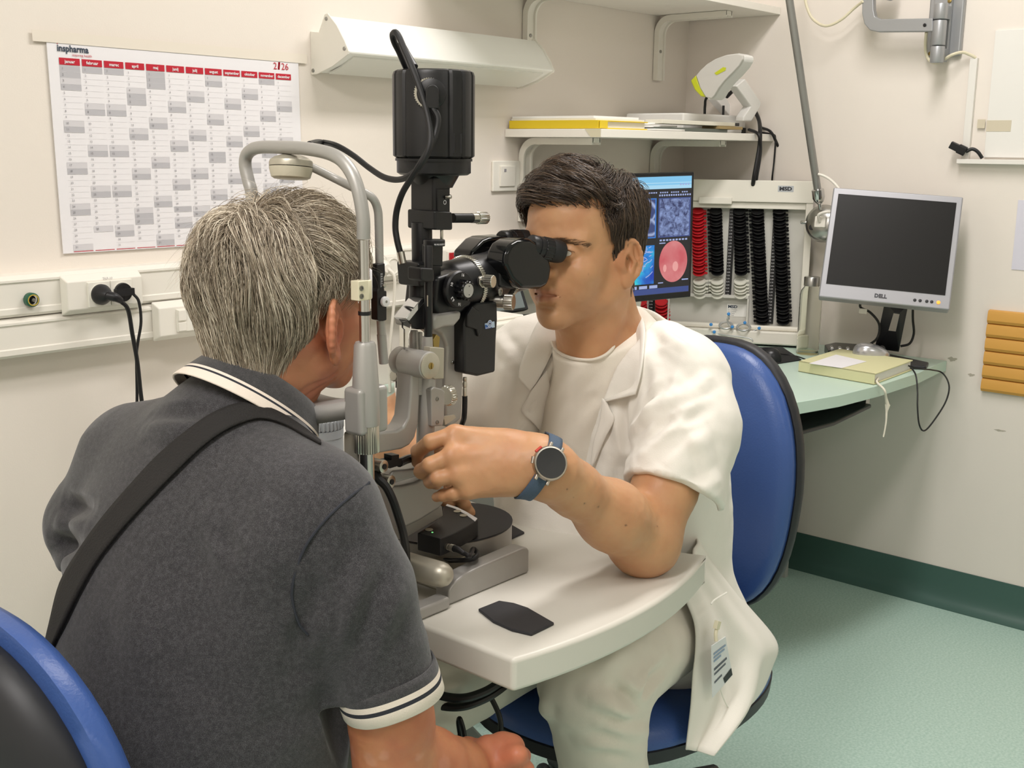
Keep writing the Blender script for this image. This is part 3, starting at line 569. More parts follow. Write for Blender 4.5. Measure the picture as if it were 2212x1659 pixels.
# --- trial lens cabinet
m_cab = M('cabinet_cream', '#eae6da', .4); m_cabi = M('cabinet_inside', '#cfcdc5', .5); m_lb = M('lens_black', '#141416', .35); m_lr = M('lens_red', '#c4232b', .35); m_lw = M('lens_white', '#dfdfd2', .4)
BRc = dep(1738, 739, 3.60); az = (BRc-CAM); az = V(az.x, az.y, 0).normalized(); cu_ = V(az.y, -az.x, 0)
cz = (V(0, 0, 1)*math.cos(.09)+az*math.sin(.09)).normalized(); cn_ = cu_.cross(cz); cn_ = cn_ if cn_.dot(az) < 0 else -cn_
def cabP(px, py, off=0.):
    d = ray(px, py); o = BRc+cn_*off; return CAM+d*((o-CAM).dot(cn_)/d.dot(cn_))
CWd, CHt = .545, .53; TRc = cabP(1722, 391)
CHt = (TRc-BRc).dot(cz)
lc = thing('trial_lens_cabinet', 'cream case of trial lenses with open shutter standing in the room corner', 'lens case', (BRc-cu_*.3))
def cb(mb, u0, u1, z0, z1, n0, n1): mb.slab(BRc+cu_*u0+cz*z0+cn_*n0, cu_*(u1-u0), cz*(z1-z0), cn_*(n1-n0)); return mb
mb = MB(); cb(mb, -CWd, 0, 0, CHt, -.05, -.045); cb(mb, -.022, 0, 0, CHt, -.05, 0); cb(mb, -CWd, -CWd+.022, 0, CHt, -.05, 0); cb(mb, -CWd, 0, CHt-.068, CHt, -.05, .004); cb(mb, -CWd, 0, 0, .022, -.05, .0); obj('case', mb, m_cab, lc, bevel=.003)
mb = MB(); cb(mb, -CWd+.022, -.022, .022, CHt-.068, -.046, -.040); obj('lens_tray', mb, m_cabi, lc)
mb = MB(); cb(mb, -CWd-.01, .012, -.012, .03, -.03, .035); cb(mb, -CWd+.01, -.0, .03, .046, -.03, .01); obj('front_sill', mb, m_cab, lc, bevel=.006)
mb = MB(); a, b = cabP(1510, 425, .002), cabP(1581, 442, .002); mb.slab(b-cn_*.0, a-b-((a-b).dot(cz))*cz, cz*(a-b).dot(cz), cn_*.012); obj('shutter_handle', mb, m_cab, lc, bevel=.003)
mb = MB(); cb(mb, -CWd+.022, -.022, CHt-.088, CHt-.068, -.044, -.006); obj('shutter_edge', mb, m_cab, lc, bevel=.002)
mb = MB(); cb(mb, -CWd+.05, -.02, (ZD+.001-BRc.z)/cz.z+.002, -.010, -.04, .015); obj('foot', mb, m_black, lc)
a, b = cabP(1681, 401, .0045), cabP(1714, 415, .0045); mb = MB(); mb.add([a, a+cu_*(b-a).dot(cu_), a+cu_*(b-a).dot(cu_)+cz*(b-a).dot(cz), a+cz*(b-a).dot(cz)], [(0, 1, 2, 3)]); nm = obj('name_plate', mb, M('plate_grey', '#b8bcc0', .4), lc)
obj('plate_lettering', text_mb('MSD', .0155, a+cu_*.004+cz*((b-a).dot(cz)+.0045), cu_, cz, bold=.0007, sx=1.25), M('plate_ink', '#2b2d33', .5), nm)
a, b = cabP(1571, 656, -.039), cabP(1612, 685, -.039); mb = MB(); mb.add([a, a+cu_*(b-a).dot(cu_), a+cu_*(b-a).dot(cu_)+cz*(b-a).dot(cz), a+cz*(b-a).dot(cz)], [(0, 1, 2, 3)]); lb_ = obj('maker_label', mb, m_pap2, lc)
tm = text_mb('MSD', .0125, a+cu_*.003-cz*.013, cu_, cz, bold=.0005, sx=1.2)
for k in range(4): text_mb('S.r.l. Trial lens set'[:18-2*k], .005, a+cu_*.003-cz*(.02+.006*k), cu_, cz, mb=tm)
obj('label_lettering', tm, m_ink, lb_)
# storage recess walls
ua = (cabP(1447, 650, -.02)-BRc).dot(cu_); ub = (cabP(1614, 650, -.02)-BRc).dot(cu_); za = (cabP(1600, 714, -.03)-BRc).dot(cz); zb = (cabP(1600, 645, -.02)-BRc).dot(cz)
mb = MB(); cb(mb, ua, ub+.004, zb, zb+.01, -.040, -.016); cb(mb, ua-.006, ua, za, zb, -.040, -.016); cb(mb, ub, ub+.006, za, zb, -.040, -.016); obj('recess', mb, m_cabi, lc, bevel=.001)
for (x0, ya, yb) in ((1571, 452, 640), (1662, 452, 699), (1405, 640, 690)):
    a, b = cabP(x0-5, ya, -.038), cabP(x0+8, yb, -.038); mb = MB(); w_ = .019; hh = (a-b).dot(cz); a = a+cu_*0
    mb.slab(b-cu_*w_, cu_*w_, cz*hh, cn_*.002); st = obj('number_strip', mb, m_lb, lc)
    nb = MB(); n = int(hh/.0102)
    for k in range(n):
        text_mb('%.2f' % (.25*(k+1)), .0058, b-cu_*(w_-.002)+cz*(hh-.0102*(k+.75))+cn_*.0023, cu_, cz, mb=nb)
    obj('strip_lettering', nb, m_paper, st)
def lens_mesh(name, mat):
    mb = MB(); N = 22; r, tr_ = .0182, .0024; vs = []; 
    mb.tube([V(r*math.cos(t), r*math.sin(t), 0) for t in [2*math.pi*k/N for k in range(N+1)]], tr_, 6, smooth=False)
    mb.prism([V(.0195, -.004, -.0013), V(.026, -.005, -.0013), V(.028, 0, -.0013), V(.026, .005, -.0013), V(.0195, .004, -.0013)], (0, 0, .0026))
    mb.lathe((0, 0, 0), (0, 0, 1), [(.0175, -.0006), (.0175, .0006)], 18)
    o = obj(name, mb, mat, origin=(0, 0, 0)); return o
protos = {}
def column(pxa, ya, yb, pxb, n, mat, key, label, group, hd):
    for k in range(n):
        t = (k+.5)/n; p = cabP(pxa+(pxb-pxa)*t, ya+(yb-ya)*t, -.022)
        if key not in protos: protos[key] = o = lens_mesh('trial_lens', mat)
        else: o = protos[key].copy(); COL.objects.link(o)
        tilt = .62+.12*math.sin(k*2.7+pxa)
        zz = (cz*math.cos(tilt)+cn_*math.sin(tilt)).normalized(); xx = cu_*hd; yy = zz.cross(xx)
        tw = .12*math.sin(k*1.9+pxa*.3); xx, yy = xx*math.cos(tw)+yy*math.sin(tw), yy*math.cos(tw)-xx*math.sin(tw)
        o.matrix_world = Matrix(((xx.x, yy.x, zz.x, p.x), (xx.y, yy.y, zz.y, p.y), (xx.z, yy.z, zz.z, p.z), (0, 0, 0, 1)))
        tag(o, label, 'trial lens', group)
column(1507, 452, 592, 1510, 20, m_lr, 'r', 'red rimmed trial lens in the tall red column beside the lit monitor', 'red lenses in the tall column', 1)
column(1546, 452, 590, 1550, 20, m_lb, 'b', 'black rimmed trial lens in the short column left of the short number strip', 'black lenses left of the short number strip', -1)
column(1597, 452, 590, 1601, 20, m_lb, 'b', 'black rimmed trial lens in the short column right of the short number strip', 'black lenses right of the short number strip', 1)
column(1636, 452, 697, 1647, 34, m_lb, 'b', 'black rimmed trial lens in the full-height column left of the long number strip', 'black lenses left of the long number strip', -1)
column(1683, 452, 697, 1692, 34, m_lb, 'b', 'black rimmed trial lens in the full-height column nearest the case edge', 'black lenses nearest the case edge', 1)
column(1511, 604, 640, 1512, 5, m_lw, 'w', 'white rimmed trial lens under the tall red column', 'white lenses under the red column', 1)
column(1549, 604, 640, 1550, 5, m_lw, 'w', 'white rimmed trial lens in the middle white set left of the number strip', 'white lenses left of the number strip', -1)
column(1599, 604, 640, 1600, 5, m_lw, 'w', 'white rimmed trial lens in the white set right of the number strip', 'white lenses right of the number strip', 1)
column(1384, 648, 692, 1386, 6, m_lr, 'r', 'red rimmed trial lens in the low red set beside the doctor collar', 'red lenses beside the collar', -1)
column(1428, 648, 692, 1430, 6, m_lr, 'r', 'red rimmed trial lens in the low red set left of the storage recess', 'red lenses left of the recess', 1)
# --- trial frame
tf = thing('trial_spectacles', 'white metal trial spectacle frame with blue knobs on the case sill', 'spectacle frame', cabP(1590, 722, .03))
m_blue = M('knob_blue', '#3f8fd6', .35); m_tf = M('trial_frame_white', '#c9cac8', .35, .5)
def tp_(px, py, o=.03): return cabP(px, py, o)
for (px, py) in ((1568, 703), (1606, 707)):
    c = tp_(px, py, .035); mb = MB(); N = 24; tl = (cz*.86+cn_*.5).normalized(); e1 = cu_; e2 = tl.cross(e1)
    mb.tube([c+e1*(.0185*math.cos(t))+e2*(.0185*math.sin(t)) for t in [2*math.pi*k/N for k in range(N+1)]], .0026, 8, smooth=False); r_ = obj('lens_ring', mb, m_tf, tf)
    mb = MB(); mb.tube([c+e1*(.022*math.cos(t))+e2*(.022*math.sin(t))-cn_*.006 for t in [2*math.pi*k/N for k in range(N+1)]], .002, 8, smooth=False); obj('outer_ring', mb, m_tf, r_)
mb = MB(); mb.tube([tp_(1538, 712), tp_(1560, 716), tp_(1590, 716), tp_(1618, 718), tp_(1634, 712)], .003, 8); mb.tube([tp_(1571, 688), tp_(1574, 700), tp_(1586, 716)], .003, 8); obj('bridge_bar', mb, m_tf, tf)
for pts in ([tp_(1545, 720), tp_(1575, 725, .045), tp_(1600, 727, .05), tp_(1622, 732, .055), tp_(1627, 738, .055)], [tp_(1575, 722, .02), tp_(1548, 722, .03), tp_(1537, 716, .035)]):
    mb = MB(); mb.tube(pts, .0024, 8); obj('temple', mb, m_tf, tf)
for (px, py) in ((1536, 701), (1609, 697), (1640, 709), (1543, 717), (1582, 706), (1574, 678)):
    c = tp_(px, py, .045); mb = MB(); mb.rcyl(c-cn_*.003, c+cn_*.006, .0052, .002, 14); obj('knob', mb, m_blue, tf)
mb = MB(); mb.rcyl(tp_(1574, 690, .04), tp_(1574, 681, .045), .0035, .001, 10); obj('post', mb, m_tf, tf)
# --- glass bottle
gb_ = thing('glass_bottle', 'clear glass water bottle with steel cap between lens case and monitor', 'bottle', onz(1744, 764, ZD))
m_glass = M('bottle_glass', '#f6f8f2', .02, trans=1.0, ior=1.12, spec=.6)
bo = onz(1744, 764, ZD); hb = .226
mb = MB(); mb.lathe(bo, (0, 0, 1), [(.001, .0005), (.030, .0005), (.0335, .005), (.0335, hb*.80), (.030, hb*.86), (.0215, hb*.915), (.0215, hb*.95), (.0195, hb*.95), (.0195, hb*.91), (.028, hb*.855), (.0312, hb*.79), (.0312, .012), (.001, .010)], 40, cap=False); obj('glass_body', mb, m_glass, gb_, sharp=50)
mb = MB(); mb.lathe(bo, (0, 0, 1), [(.001, hb*.92), (.0235, hb*.92), (.0235, hb*1.03), (.022, hb*1.04), (.001, hb*1.04)], 36, cap=False); obj('cap', mb, m_steel, gb_, sharp=40)
mb = MB(); mb.lathe(bo, (0, 0, 1), [(.0005, .0008), (.0325, .0008), (.0325, .0018), (.0005, .0018)], 36, cap=False); obj('cork_base', mb, M('cork', '#d8cf9a', .7), gb_)
# --- mouse, pad
mp_c = onz(1668, 775, ZD)
mb = MB(); A = [onz(1560, 752, ZD), onz(1690, 752, ZD), onz(1731, 779, ZD), onz(1660, 790, ZD), onz(1600, 790, ZD)]; mb.prism(A, (0, 0, .004)); tag(obj('mouse_pad', mb, M('pad_black', '#1c1c1f', .7), bevel=.001), 'black mouse pad on the desk beside the blue chair back', 'mouse pad')
def mouse(name, label, c, ang, L_, mats, z0):
    t = thing(name, label, 'mouse', V(c.x, c.y, z0)); R = rotz(ang)
    def fn(u, v):
        a = 2*math.pi*u; th = v*math.pi/2; x = L_*.5*math.cos(a)*math.cos(th)**.6; y = L_*.29*math.sin(a)*math.cos(th)**.6*(1-.12*math.cos(a)); z = .034*L_/.11*math.sin(th)**.8*(1-.28*x/(L_*.5)-.15*(x/(L_*.5))**2)
        return V(c.x, c.y, z0)+R @ V(x, y, max(0, z))
    mb = MB(); mb.grid(fn, 28, 10, True); mb.f.append(tuple(range(27, -1, -1))); mb.mi.append(0); b = obj('shell', mb, mats[0], t, sharp=60)
    mb = MB(); mb.lathe(V(c.x, c.y, z0)+R @ V(L_*.28, -.004, .021*L_/.11), R @ V(0, 1, 0), [(.009, 0), (.009, .007)], 16); obj('scroll_wheel', mb, mats[1], t); return t
mouse('computer_mouse', 'black computer mouse on the mouse pad behind the chair back', onz(1650, 768, ZD+.015), math.radians(80), .115, (M('mouse_black', '#1a1b1e', .3), M('mouse_orange', '#d8553a', .4)), ZD+.0042)
mb = MB(); mb.tube([onz(1686, 764, ZD+.008), onz(1715, 768, ZD+.003), onz(1742, 777, ZD+.002), onz(1765, 790, ZD+.002)], .0018, 6); tag(obj('mouse_cable', mb, m_cable), 'thin black cable lying on the mint desk between pad and book', 'cable')
# --- grey framed monitor on stand
m_bezg = M('bezel_grey', '#a5a5aa', .4, .3); m_scr0 = M('screen_off', '#1b1a19', .35, spec=.25); m_stand = M('stand_black', '#26262a', .45)
dm = thing('monitor', 'switched-off grey framed monitor on a black stand at the right wall', 'monitor', onz(1950, 785, ZD))
C0, C1, C2, C3 = dep(1797, 405, 3.30), dep(2087, 425, 3.20), dep(2045, 670, 3.16), dep(1772, 640, 3.26)
u_ = ((C1-C0)+(C2-C3)).normalized(); v_ = ((C3-C0)+(C2-C1)); v_ = (v_-u_*v_.dot(u_)).normalized(); n_ = u_.cross(v_); n_ = n_ if n_.dot(CAM-C0) > 0 else -n_
cen = (C0+C1+C2+C3)/4; Wd = ((C1-C0).length+(C2-C3).length)/2; Hd = ((C3-C0).length+(C2-C1).length)/2
def dp(a, b, k=0.): return cen+u_*((a-.5)*Wd)+v_*((b-.5)*Hd)+n_*k
mb = MB(); mb.slab(dp(0, 0)-n_*.045, u_*Wd, v_*Hd, n_*.045); obj('housing', mb, m_bezg, dm, bevel=.004)
mb = MB(); mb.slab(dp(.045, .058, .0003), u_*Wd*.91, v_*Hd*.82, n_*.0012); obj('screen', mb, m_scr0, dm)
obj('brand_lettering', text_mb('DELL', .015, dp(.475, .955, .0008), u_, -v_, 'CENTER', bold=.0006), M('logo_dark', '#3a3a40', .4), dm)
for k, a in enumerate((.735, .775, .825, .862)):
    mb = MB(); mb.rcyl(dp(a, .945), dp(a, .945, .002), .0045, .001, 14); obj('button', mb, m_stand, dm)
mb = MB(); mb.rcyl(dp(.912, .945), dp(.912, .945, .002), .0052, .001, 16); obj('power_light', mb, M('amber_led', '#ff9a2e', .4, emit='#ff9a3c', estr=1.2), dm)
na, nb_ = dp(.48, 1.0, -.05), onz(1950, 765, ZD+.02)
w_ = u_*.036; b1_, b2_ = dep(1932, 655, 3.27), dep(1905, 748, 3.30); 
neck = [dep(1912, 650, 3.27), dep(1962, 658, 3.27), dep(1942, 758, 3.40), dep(1890, 750, 3.40)]
hole = [dep(1931, 674, 3.27), dep(1944, 676, 3.27), dep(1935, 716, 3.34), dep(1919, 714, 3.34)]
mb = MB(); th_ = -n_*.016
for k in range(4):
    j = (k+1) % 4; mb.prism([neck[k], neck[j], hole[j], hole[k]], th_)
obj('neck', mb, m_stand, dm)
base = [V(3.20, 1.47, ZD+.006), V(3.33, 1.40, ZD+.006), onz(2006, 786, ZD+.006), onz(2000, 795, ZD+.006), onz(1958, 793, ZD+.006), onz(1905, 778, ZD+.006)]
mb = MB(); mb.prism([p-V(0, 0, .005) for p in base], (0, 0, .01)); obj('foot', mb, m_stand, dm, bevel=.003)
mb = MB(); A = [V(3.19, 1.46, ZD+.012), V(3.25, 1.50, ZD+.012), V(3.31, 1.42, ZD+.012), V(3.27, 1.34, ZD+.012), V(3.21, 1.34, ZD+.012)]; mb.prism([p for p in A], (0, 0, .012)); obj('foot_hump', mb, m_stand, dm, bevel=.004)
for pts, lb in (([dep(1858, 655, 3.27), dep(1860, 665, 3.29), dep(1880, 675, 3.31), dep(1899, 700, 3.33), dep(1895, 730, 3.34), dep(1872, 748, 3.34), onz(1852, 762, ZD+.004)], 'black video cable curving left from the grey monitor to the desk'), ([dep(1972, 662, 3.28), dep(1972, 690, 3.30), dep(1974, 720, 3.32), dep(1965, 742, 3.33), dep(1945, 748, 3.34)], 'black cable dropping right of the grey monitor stand')):
    mb = MB(); mb.tube(pts, .0036, 8); tag(obj('monitor_cable', mb, m_cable), lb, 'cable')
mb = MB(); a = dep(1864, 672, 3.285); mb.box(a, (.022, .004, .014), frame(u_)); tag(obj('cable_tag', mb, M('tag_grey', '#b9b5aa', .5)), 'small grey tag on the video cable under the grey monitor', 'tag')
# --- keyboard with silver mouse in front of the stand
kb = thing('keyboard', 'black keyboard seen end-on between the book and the monitor stand', 'keyboard', onz(1850, 755, ZD))
K = [onz(1780, 762, ZD), onz(1802, 757, ZD), onz(1893, 764, ZD), onz(1903, 780, ZD), onz(1888, 786, ZD), onz(1788, 775, ZD)]
mb = MB(); mb.prism([p+V(0, 0, .001) for p in K], (0, 0, .025)); obj('case', mb, M('keyboard_black', '#18181b', .25), kb, bevel=.004)
m_silv = M('silver_plastic', '#c3c3c6', .22, .7)
for i in range(5):
    a = (K[0]*(1-(i+.6)/6)+K[2]*((i+.6)/6)); b = K[5]*(1-(i+.6)/6)+K[4]*((i+.6)/6); mb = MB(); mb.rcyl(a*.5+b*.5+V(0, 0, .0265), a*.2+b*.8+V(0, 0, .0265), .006, .003, 12); obj('media_key', mb, m_silv, kb)
mouse('computer_mouse', 'silver computer mouse resting on the black keyboard', onz(1882, 758, ZD+.04), math.radians(-60), .105, (m_silv, m_stand), ZD+.0285)
mb = MB(); mb.tube([onz(1912, 776, ZD+.02), onz(1948, 786, ZD+.016), onz(1985, 796, ZD+.016), onz(2012, 799, ZD+.006), onz(2036, 806, ZD-.01), dep(2050, 832, 3.12), dep(2044, 865, 3.10), dep(2022, 902, 3.08), dep(1998, 930, 3.06), dep(1986, 918, 3.04), dep(1982, 880, 3.04), dep(1982, 845, 3.05), dep(1978, 810, 3.07), onz(1966, 792, ZD+.03)], .0022, 8); tag(obj('mouse_cable', mb, m_cable), 'thin black cable hanging in a loop off the desk end', 'cable')
# --- book
m_bk = M('book_cloth', '#dad7aa', .7); m_bkl = M('cloth_bookmark', '#e6e0cf', .8)
bk = thing('ledger_book', 'thick cream clothbound ledger with a paper slip on the mint desk', 'book', onz(1845, 805, ZD))
B4 = [onz(1724, 803, ZD), onz(1888, 832, ZD), onz(1972, 797, ZD), onz(1812, 775, ZD)]; e1 = (B4[1]-B4[0]); e2 = (B4[3]-B4[0]); bh = .030
O_ = B4[0]+V(0, 0, .0006)
mb = MB(); mb.slab(O_, e1, e2, V(0, 0, .0035)); mb.slab(O_+V(0, 0, bh-.0035), e1, e2, V(0, 0, .0035)); mb.slab(O_, e1, e2.normalized()*.004, V(0, 0, bh)); obj('cover', mb, m_bk, bk, bevel=.0012)
mb = MB(); mb.slab(O_+e1*.015+e2*.02+V(0, 0, .0036), e1*.965, e2*.96, V(0, 0, bh-.0072)); obj('page_block', mb, m_pap2, bk)
g = onz(1892, 832, ZD+.012); mb = MB(); mb.tube([O_+e1*.985+e2*.12+V(0, 0, .013), O_+e1*1.015+e2*.04+V(0, 0, .006), onz(1910, 842, ZD-.006), onz(1914, 860, ZD-.03), onz(1917, 875, ZD-.05)], .0032, 8, rr=[.003, .003, .003, .0035, .006]); obj('bookmark', mb, m_bkl, bk)
e = dep(1917, 875, (onz(1917, 875, ZD-.05)-CAM).dot(FW)); t_ = (e-CAM).dot(FW)
mb = MB(); mb.tube([dep(1917, 874, t_), dep(1915, 890, t_), dep(1914, 910, t_), dep(1911, 930, t_), dep(1908, 944, t_)], .0025, 6, rr=[.008, .003, .0024, .0022, .002]); obj('tassel', mb, m_bkl, bk)
S4 = [onz(1748, 786, ZD+bh), onz(1818, 796, ZD+bh), onz(1872, 782, ZD+bh), onz(1806, 767, ZD+bh)]
mb = MB(); mb.prism([p+V(0, 0, .001) for p in S4], (0, 0, .0006)); tag(obj('paper_slip', mb, m_paper), 'white paper slip lying on the cream ledger', 'paper')
# --- white box on the left end of the desk and phone behind the microscope
mb = MB(); wb = thing('instrument_box', 'plain off-white instrument box on the desk behind the slit lamp column', 'box', (2.0, 1.9, ZD))
mb.bb(1.90, 2.06, 1.70, 2.0, ZD+.012, ZD+.215); obj('housing', mb, m_cab, wb, bevel=.006); mb = MB(); mb.bb(1.92, 2.04, 1.72, 1.98, ZD+.0005, ZD+.012); obj('plinth', mb, m_black, wb)
mb = MB(); mb.bb(1.92, 2.04, 1.72, 1.98, ZD+.215, ZD+.222); obj('lid', mb, m_trunk, wb, bevel=.003)
ph = thing('desk_phone', 'dark desk telephone with slanted display behind the microscope', 'telephone', (2.19, 1.86, ZD))
mb = MB(); mb.prism([V(2.09, 1.72, ZD+.001), V(2.09, 1.98, ZD+.001), V(2.09, 1.98, ZD+.17), V(2.09, 1.90, ZD+.18), V(2.09, 1.72, ZD+.10)], (.20, 0, 0)); obj('case', mb, m_bez, ph, bevel=.006)
mb = MB(); mb.box((2.19, 1.93, ZD+.235), (.17, .02, .10), Matrix.Rotation(-.4, 3, 'X')); mb.mat(1).box((2.19, 1.917, ZD+.232), (.14, .006, .075), Matrix.Rotation(-.4, 3, 'X')); obj('display', mb, [m_bez, M('display_grey', '#6f7878', .3)], ph, bevel=.003)
kk = MB()
for i in range(4):
    for j in range(3): kk.box((2.125+.042*i, 1.755+.045*j, ZD+.121+.0195*j), (.03, .026, .008), Matrix.Rotation(.46, 3, 'X'))
obj('keypad', kk, M('key_grey', '#3c3d40', .5), ph, bevel=.002)
# ================================================================ examination table
ZTB = .73
m_tab = M('table_laminate', '#d6d3c9', .34, bump=.02, bscale=400); m_ped = M('pedestal_grey', '#a5a6a2', .45)
et = thing('instrument_table', 'light grey instrument table with curved front edge between the two people', 'table', (1.25, 1.14, 0))
def bez(a, b, sag, n=14):
    a, b = Vector(a), Vector(b); d = (b-a); nrm = V(d.y, -d.x, 0).normalized(); return [a+d*(k/n)+nrm*(sag*4*(k/n)*(1-k/n)) for k in range(n+1)]
top = bez((1.017, .867, 0), (1.506, .886, 0), .038)+bez((1.506, .886, 0), (1.47, 1.40, 0), -.022)+bez((1.47, 1.40, 0), (1.017, 1.413, 0), .02)
poly = [V(p.x, p.y, ZTB) for p in fillet([p for p in top], .004, 2)]
def tpoly(grow, z):
    c = V(1.25, 1.14, 0); out = []
    for p in top: d = (p-c); out.append(c+d*(1+grow/d.length)+V(0, 0, z))
    return out
mb = MB(); mb.prism(tpoly(0, ZTB-.046), (0, 0, .046)); obj('tabletop', mb, m_tab, et, bevel=.007, seg=4, sharp=50)
mb = MB(); mb.bb(1.18, 1.32, 1.36, 1.40, .04, ZTB-.046); obj('column', mb, m_ped, et, bevel=.012)
mb = MB(); mb.prism([ony(x, y, 1.36) for x, y in ((860, 1560), (985, 1528), (1075, 1622), (1150, 1700), (1150, 1760), (860, 1760))], (0, .05, 0)); obj('motor_housing', mb, m_ped, et, bevel=.006)
mb = MB(); mb.bb(.98, 1.32, .98, 1.04, .0005, .05); mb.bb(.98, 1.32, 1.30, 1.36, .0005, .05); mb.bb(1.2, 1.34, 1.0, 1.34, .0005, .045); obj('foot', mb, m_ped, et, bevel=.01)
m_pad = M('rubber_pad', '#2c2c30', .55)
A = [onz(1033, 1321, ZTB), onz(1078, 1303, ZTB), onz(1110, 1308, ZTB), onz(1140, 1318, ZTB), onz(1197, 1351, ZTB), onz(1148, 1375, ZTB), onz(1105, 1365, ZTB), onz(1065, 1347, ZTB)]
mb = MB(); mb.prism([p+V(0, 0, .0004) for p in A], (0, 0, .004)); tag(obj('rubber_pad', mb, m_pad, bevel=.0012), 'black rubber pad lying alone on the near part of the table', 'pad')
A = [onz(1075, 1150, ZTB), onz(1105, 1138, ZTB), onz(1133, 1154, ZTB), onz(1092, 1172, ZTB)]
mb = MB(); mb.prism([p+V(0, 0, .0004) for p in A], (0, 0, .004)); tag(obj('rubber_pad', mb, m_pad, bevel=.0012), 'black rubber pad beside the rounded joystick base', 'pad')
# ================================================================ slit lamp
YC = 1.14
m_sg = M('silver_paint', '#a8a6a2', .42, .35, bump=.02, bscale=900); m_bk = M('instrument_black', '#19191b', .38, bump=.015, bscale=700); m_bg = M('gloss_black', '#0e0f11', .12); m_kn = M('knurled_aluminium', '#c6c3ba', .28, 1.); m_champ = M('champagne_metal', '#b8b3a4', .4, .5)
m_beig = M('beige_plastic', '#c8c2ae', .4)
def S(px, py, y=YC): return ony(px, py, y)
def pz(px, t, depth=1.65): return px*depth/F
def plate(mb, pts, y0, y1):      # outline seen in the picture, standing at y0, with real thickness to y1
    A = [ony(x, y, y0) for x, y in pts]; mb.prism(A, (0, y1-y0, 0)); return mb
camd = V(-.757, -.653, 0)
sl = thing('slit_lamp', 'black and silver slit lamp microscope standing on the table between the two people', 'slit lamp', (1.2, YC, ZTB))
# base
def oval(cx, cy, rx0, rx1, ry, n=40): return [V(cx+(rx1 if math.cos(a) > 0 else rx0)*math.cos(a), cy+ry*math.sin(a), 0) for a in [2*math.pi*k/n for k in range(n)]]
zb = ZTB
mb = MB(); mb.prism([p+V(0, 0, zb+.012) for p in oval(1.235, 1.185, .11, .10, .092)], (0, 0, .041)); base = obj('joystick_base', mb, m_sg, sl, bevel=.002)
mb = MB(); mb.prism([p+V(0, 0, zb+.0535) for p in oval(1.235, 1.185, .111, .101, .093)], (0, 0, .0025)); obj('base_cover', mb, m_pad, base)
mb = MB(); mb.lathe(V(1.268, 1.203, zb+.056), (0, 0, 1), [(.02, 0), (.018, .006), (.010, .012), (.008, .04), (.010, .055), (.006, .068)], 24); obj('joystick', mb, m_bk, base)
mb = MB(); mb.bb(1.115, 1.235, 1.10, 1.26, zb+.006, zb+.035); obj('lower_plate', mb, m_champ, base, bevel=.002)
# near rail guard: a long silver block with a sloping nose
def guard(y0, name, par):
    pr = [(1.086, 0), (1.086, .022), (1.092, .030), (1.104, .036), (1.122, .041), (1.15, .043), (1.245, .046), (1.256, .044), (1.261, .038), (1.261, 0)]
    mb = MB(); mb.prism([V(x, y0, zb+.0005+z*.92) for x, z in pr], (0, .027, 0)); return obj(name, mb, m_sg, par, bevel=.0035, seg=3)
guard(1.046, 'rail_guard', sl); guard(1.30, 'rail_guard', sl)
mb = MB(); mb.cyl((1.10, 1.06, zb+.018), (1.10, 1.31, zb+.018), .008, n=16); obj('axle', mb, m_kn, sl)
# control box with bent far side
cz0, cz1 = zb+.0565, zb+.083
ct = [onz(901, 1151, cz1), onz(951, 1164, cz1), onz(986, 1150, cz1), onz(1033, 1124, cz1), onz(1029, 1119, cz1), onz(1010, 1107, cz1), onz(990, 1098, cz1), onz(965, 1090, cz1), onz(958, 1094, cz1), onz(955, 1105, cz1), onz(946, 1120, cz1), onz(925, 1137, cz1)]
mb = MB(); mb.prism([V(p.x, p.y, cz0) for p in ct], (0, 0, cz1-cz0)); cbx = obj('control_box', mb, M('control_black', '#1d1d1f', .5), sl, bevel=.0018)
mb = MB(); st_ = [onz(1031, 1121, cz1), onz(1008, 1107, cz1), onz(988, 1097, cz1), onz(966, 1090, cz1), onz(963, 1093, cz1), onz(984, 1100, cz1), onz(1004, 1111, cz1), onz(1026, 1127, cz1)]; mb.prism([p+V(0, 0, .0002) for p in st_], (0, 0, .0008)); obj('scale_strip', mb, m_paper, cbx)
for (x, y) in ((927, 1145), (988, 1105.5), (1001, 1114.5)):
    c = onz(x, y, cz1); mb = MB(); mb.rcyl(c, c+V(0, 0, .0015), .0058, .0006, 20); obj('button', mb, m_champ, cbx)
c = onz(934, 1150.5, cz1); mb = MB(); mb.lathe(c, (0, 0, 1), [(.0014, 0), (.0014, .0008)], 10); obj('indicator_light', mb, M('led_green', '#7fe08a', .4, emit='#7fe08a', estr=.9), cbx)
# connector and its looping cable
c = (onz(958, 1175, zb+.066)); c = ony(966, 1170, ct[1].y-.0); n_ = V(.55, -.83, 0); p = (ct[1]*.62+ct[2]*.38); p = V(p.x, p.y, zb+.068); e_ = (ct[2]-ct[1]).normalized(); nn_ = V(e_.y, -e_.x, 0)
mb = MB(); mb.lathe(p, nn_, [(.0048, 0), (.0048, .004), (.0042, .004), (.0042, .008), (.0055, .008), (.0055, .014)], 20); cn0 = obj('connector', mb, m_kn, cbx)
mb = MB(); mb.tube([p+nn_*.013, p+nn_*.022, p+nn_*.034+V(0, 0, -.004)], .0045, 12, rr=[.005, .0048, .0034]); obj('strain_relief', mb, m_cable, cn0)
mb = MB(); mb.tube([p+nn_*.033+V(0, 0, -.003), p+nn_*.040+V(.004, 0, -.006), onz(1022, 1186, zb+.05), onz(1031, 1194, zb+.05), onz(1030, 1201, zb+.05), onz(1022, 1207, zb+.048), onz(1000, 1210, zb+.046), onz(975, 1211, zb+.038), onz(958, 1213, zb+.03), V(1.13, 1.085, zb+.02)], .0036, 10); obj('cable', mb, m_cable, sl)
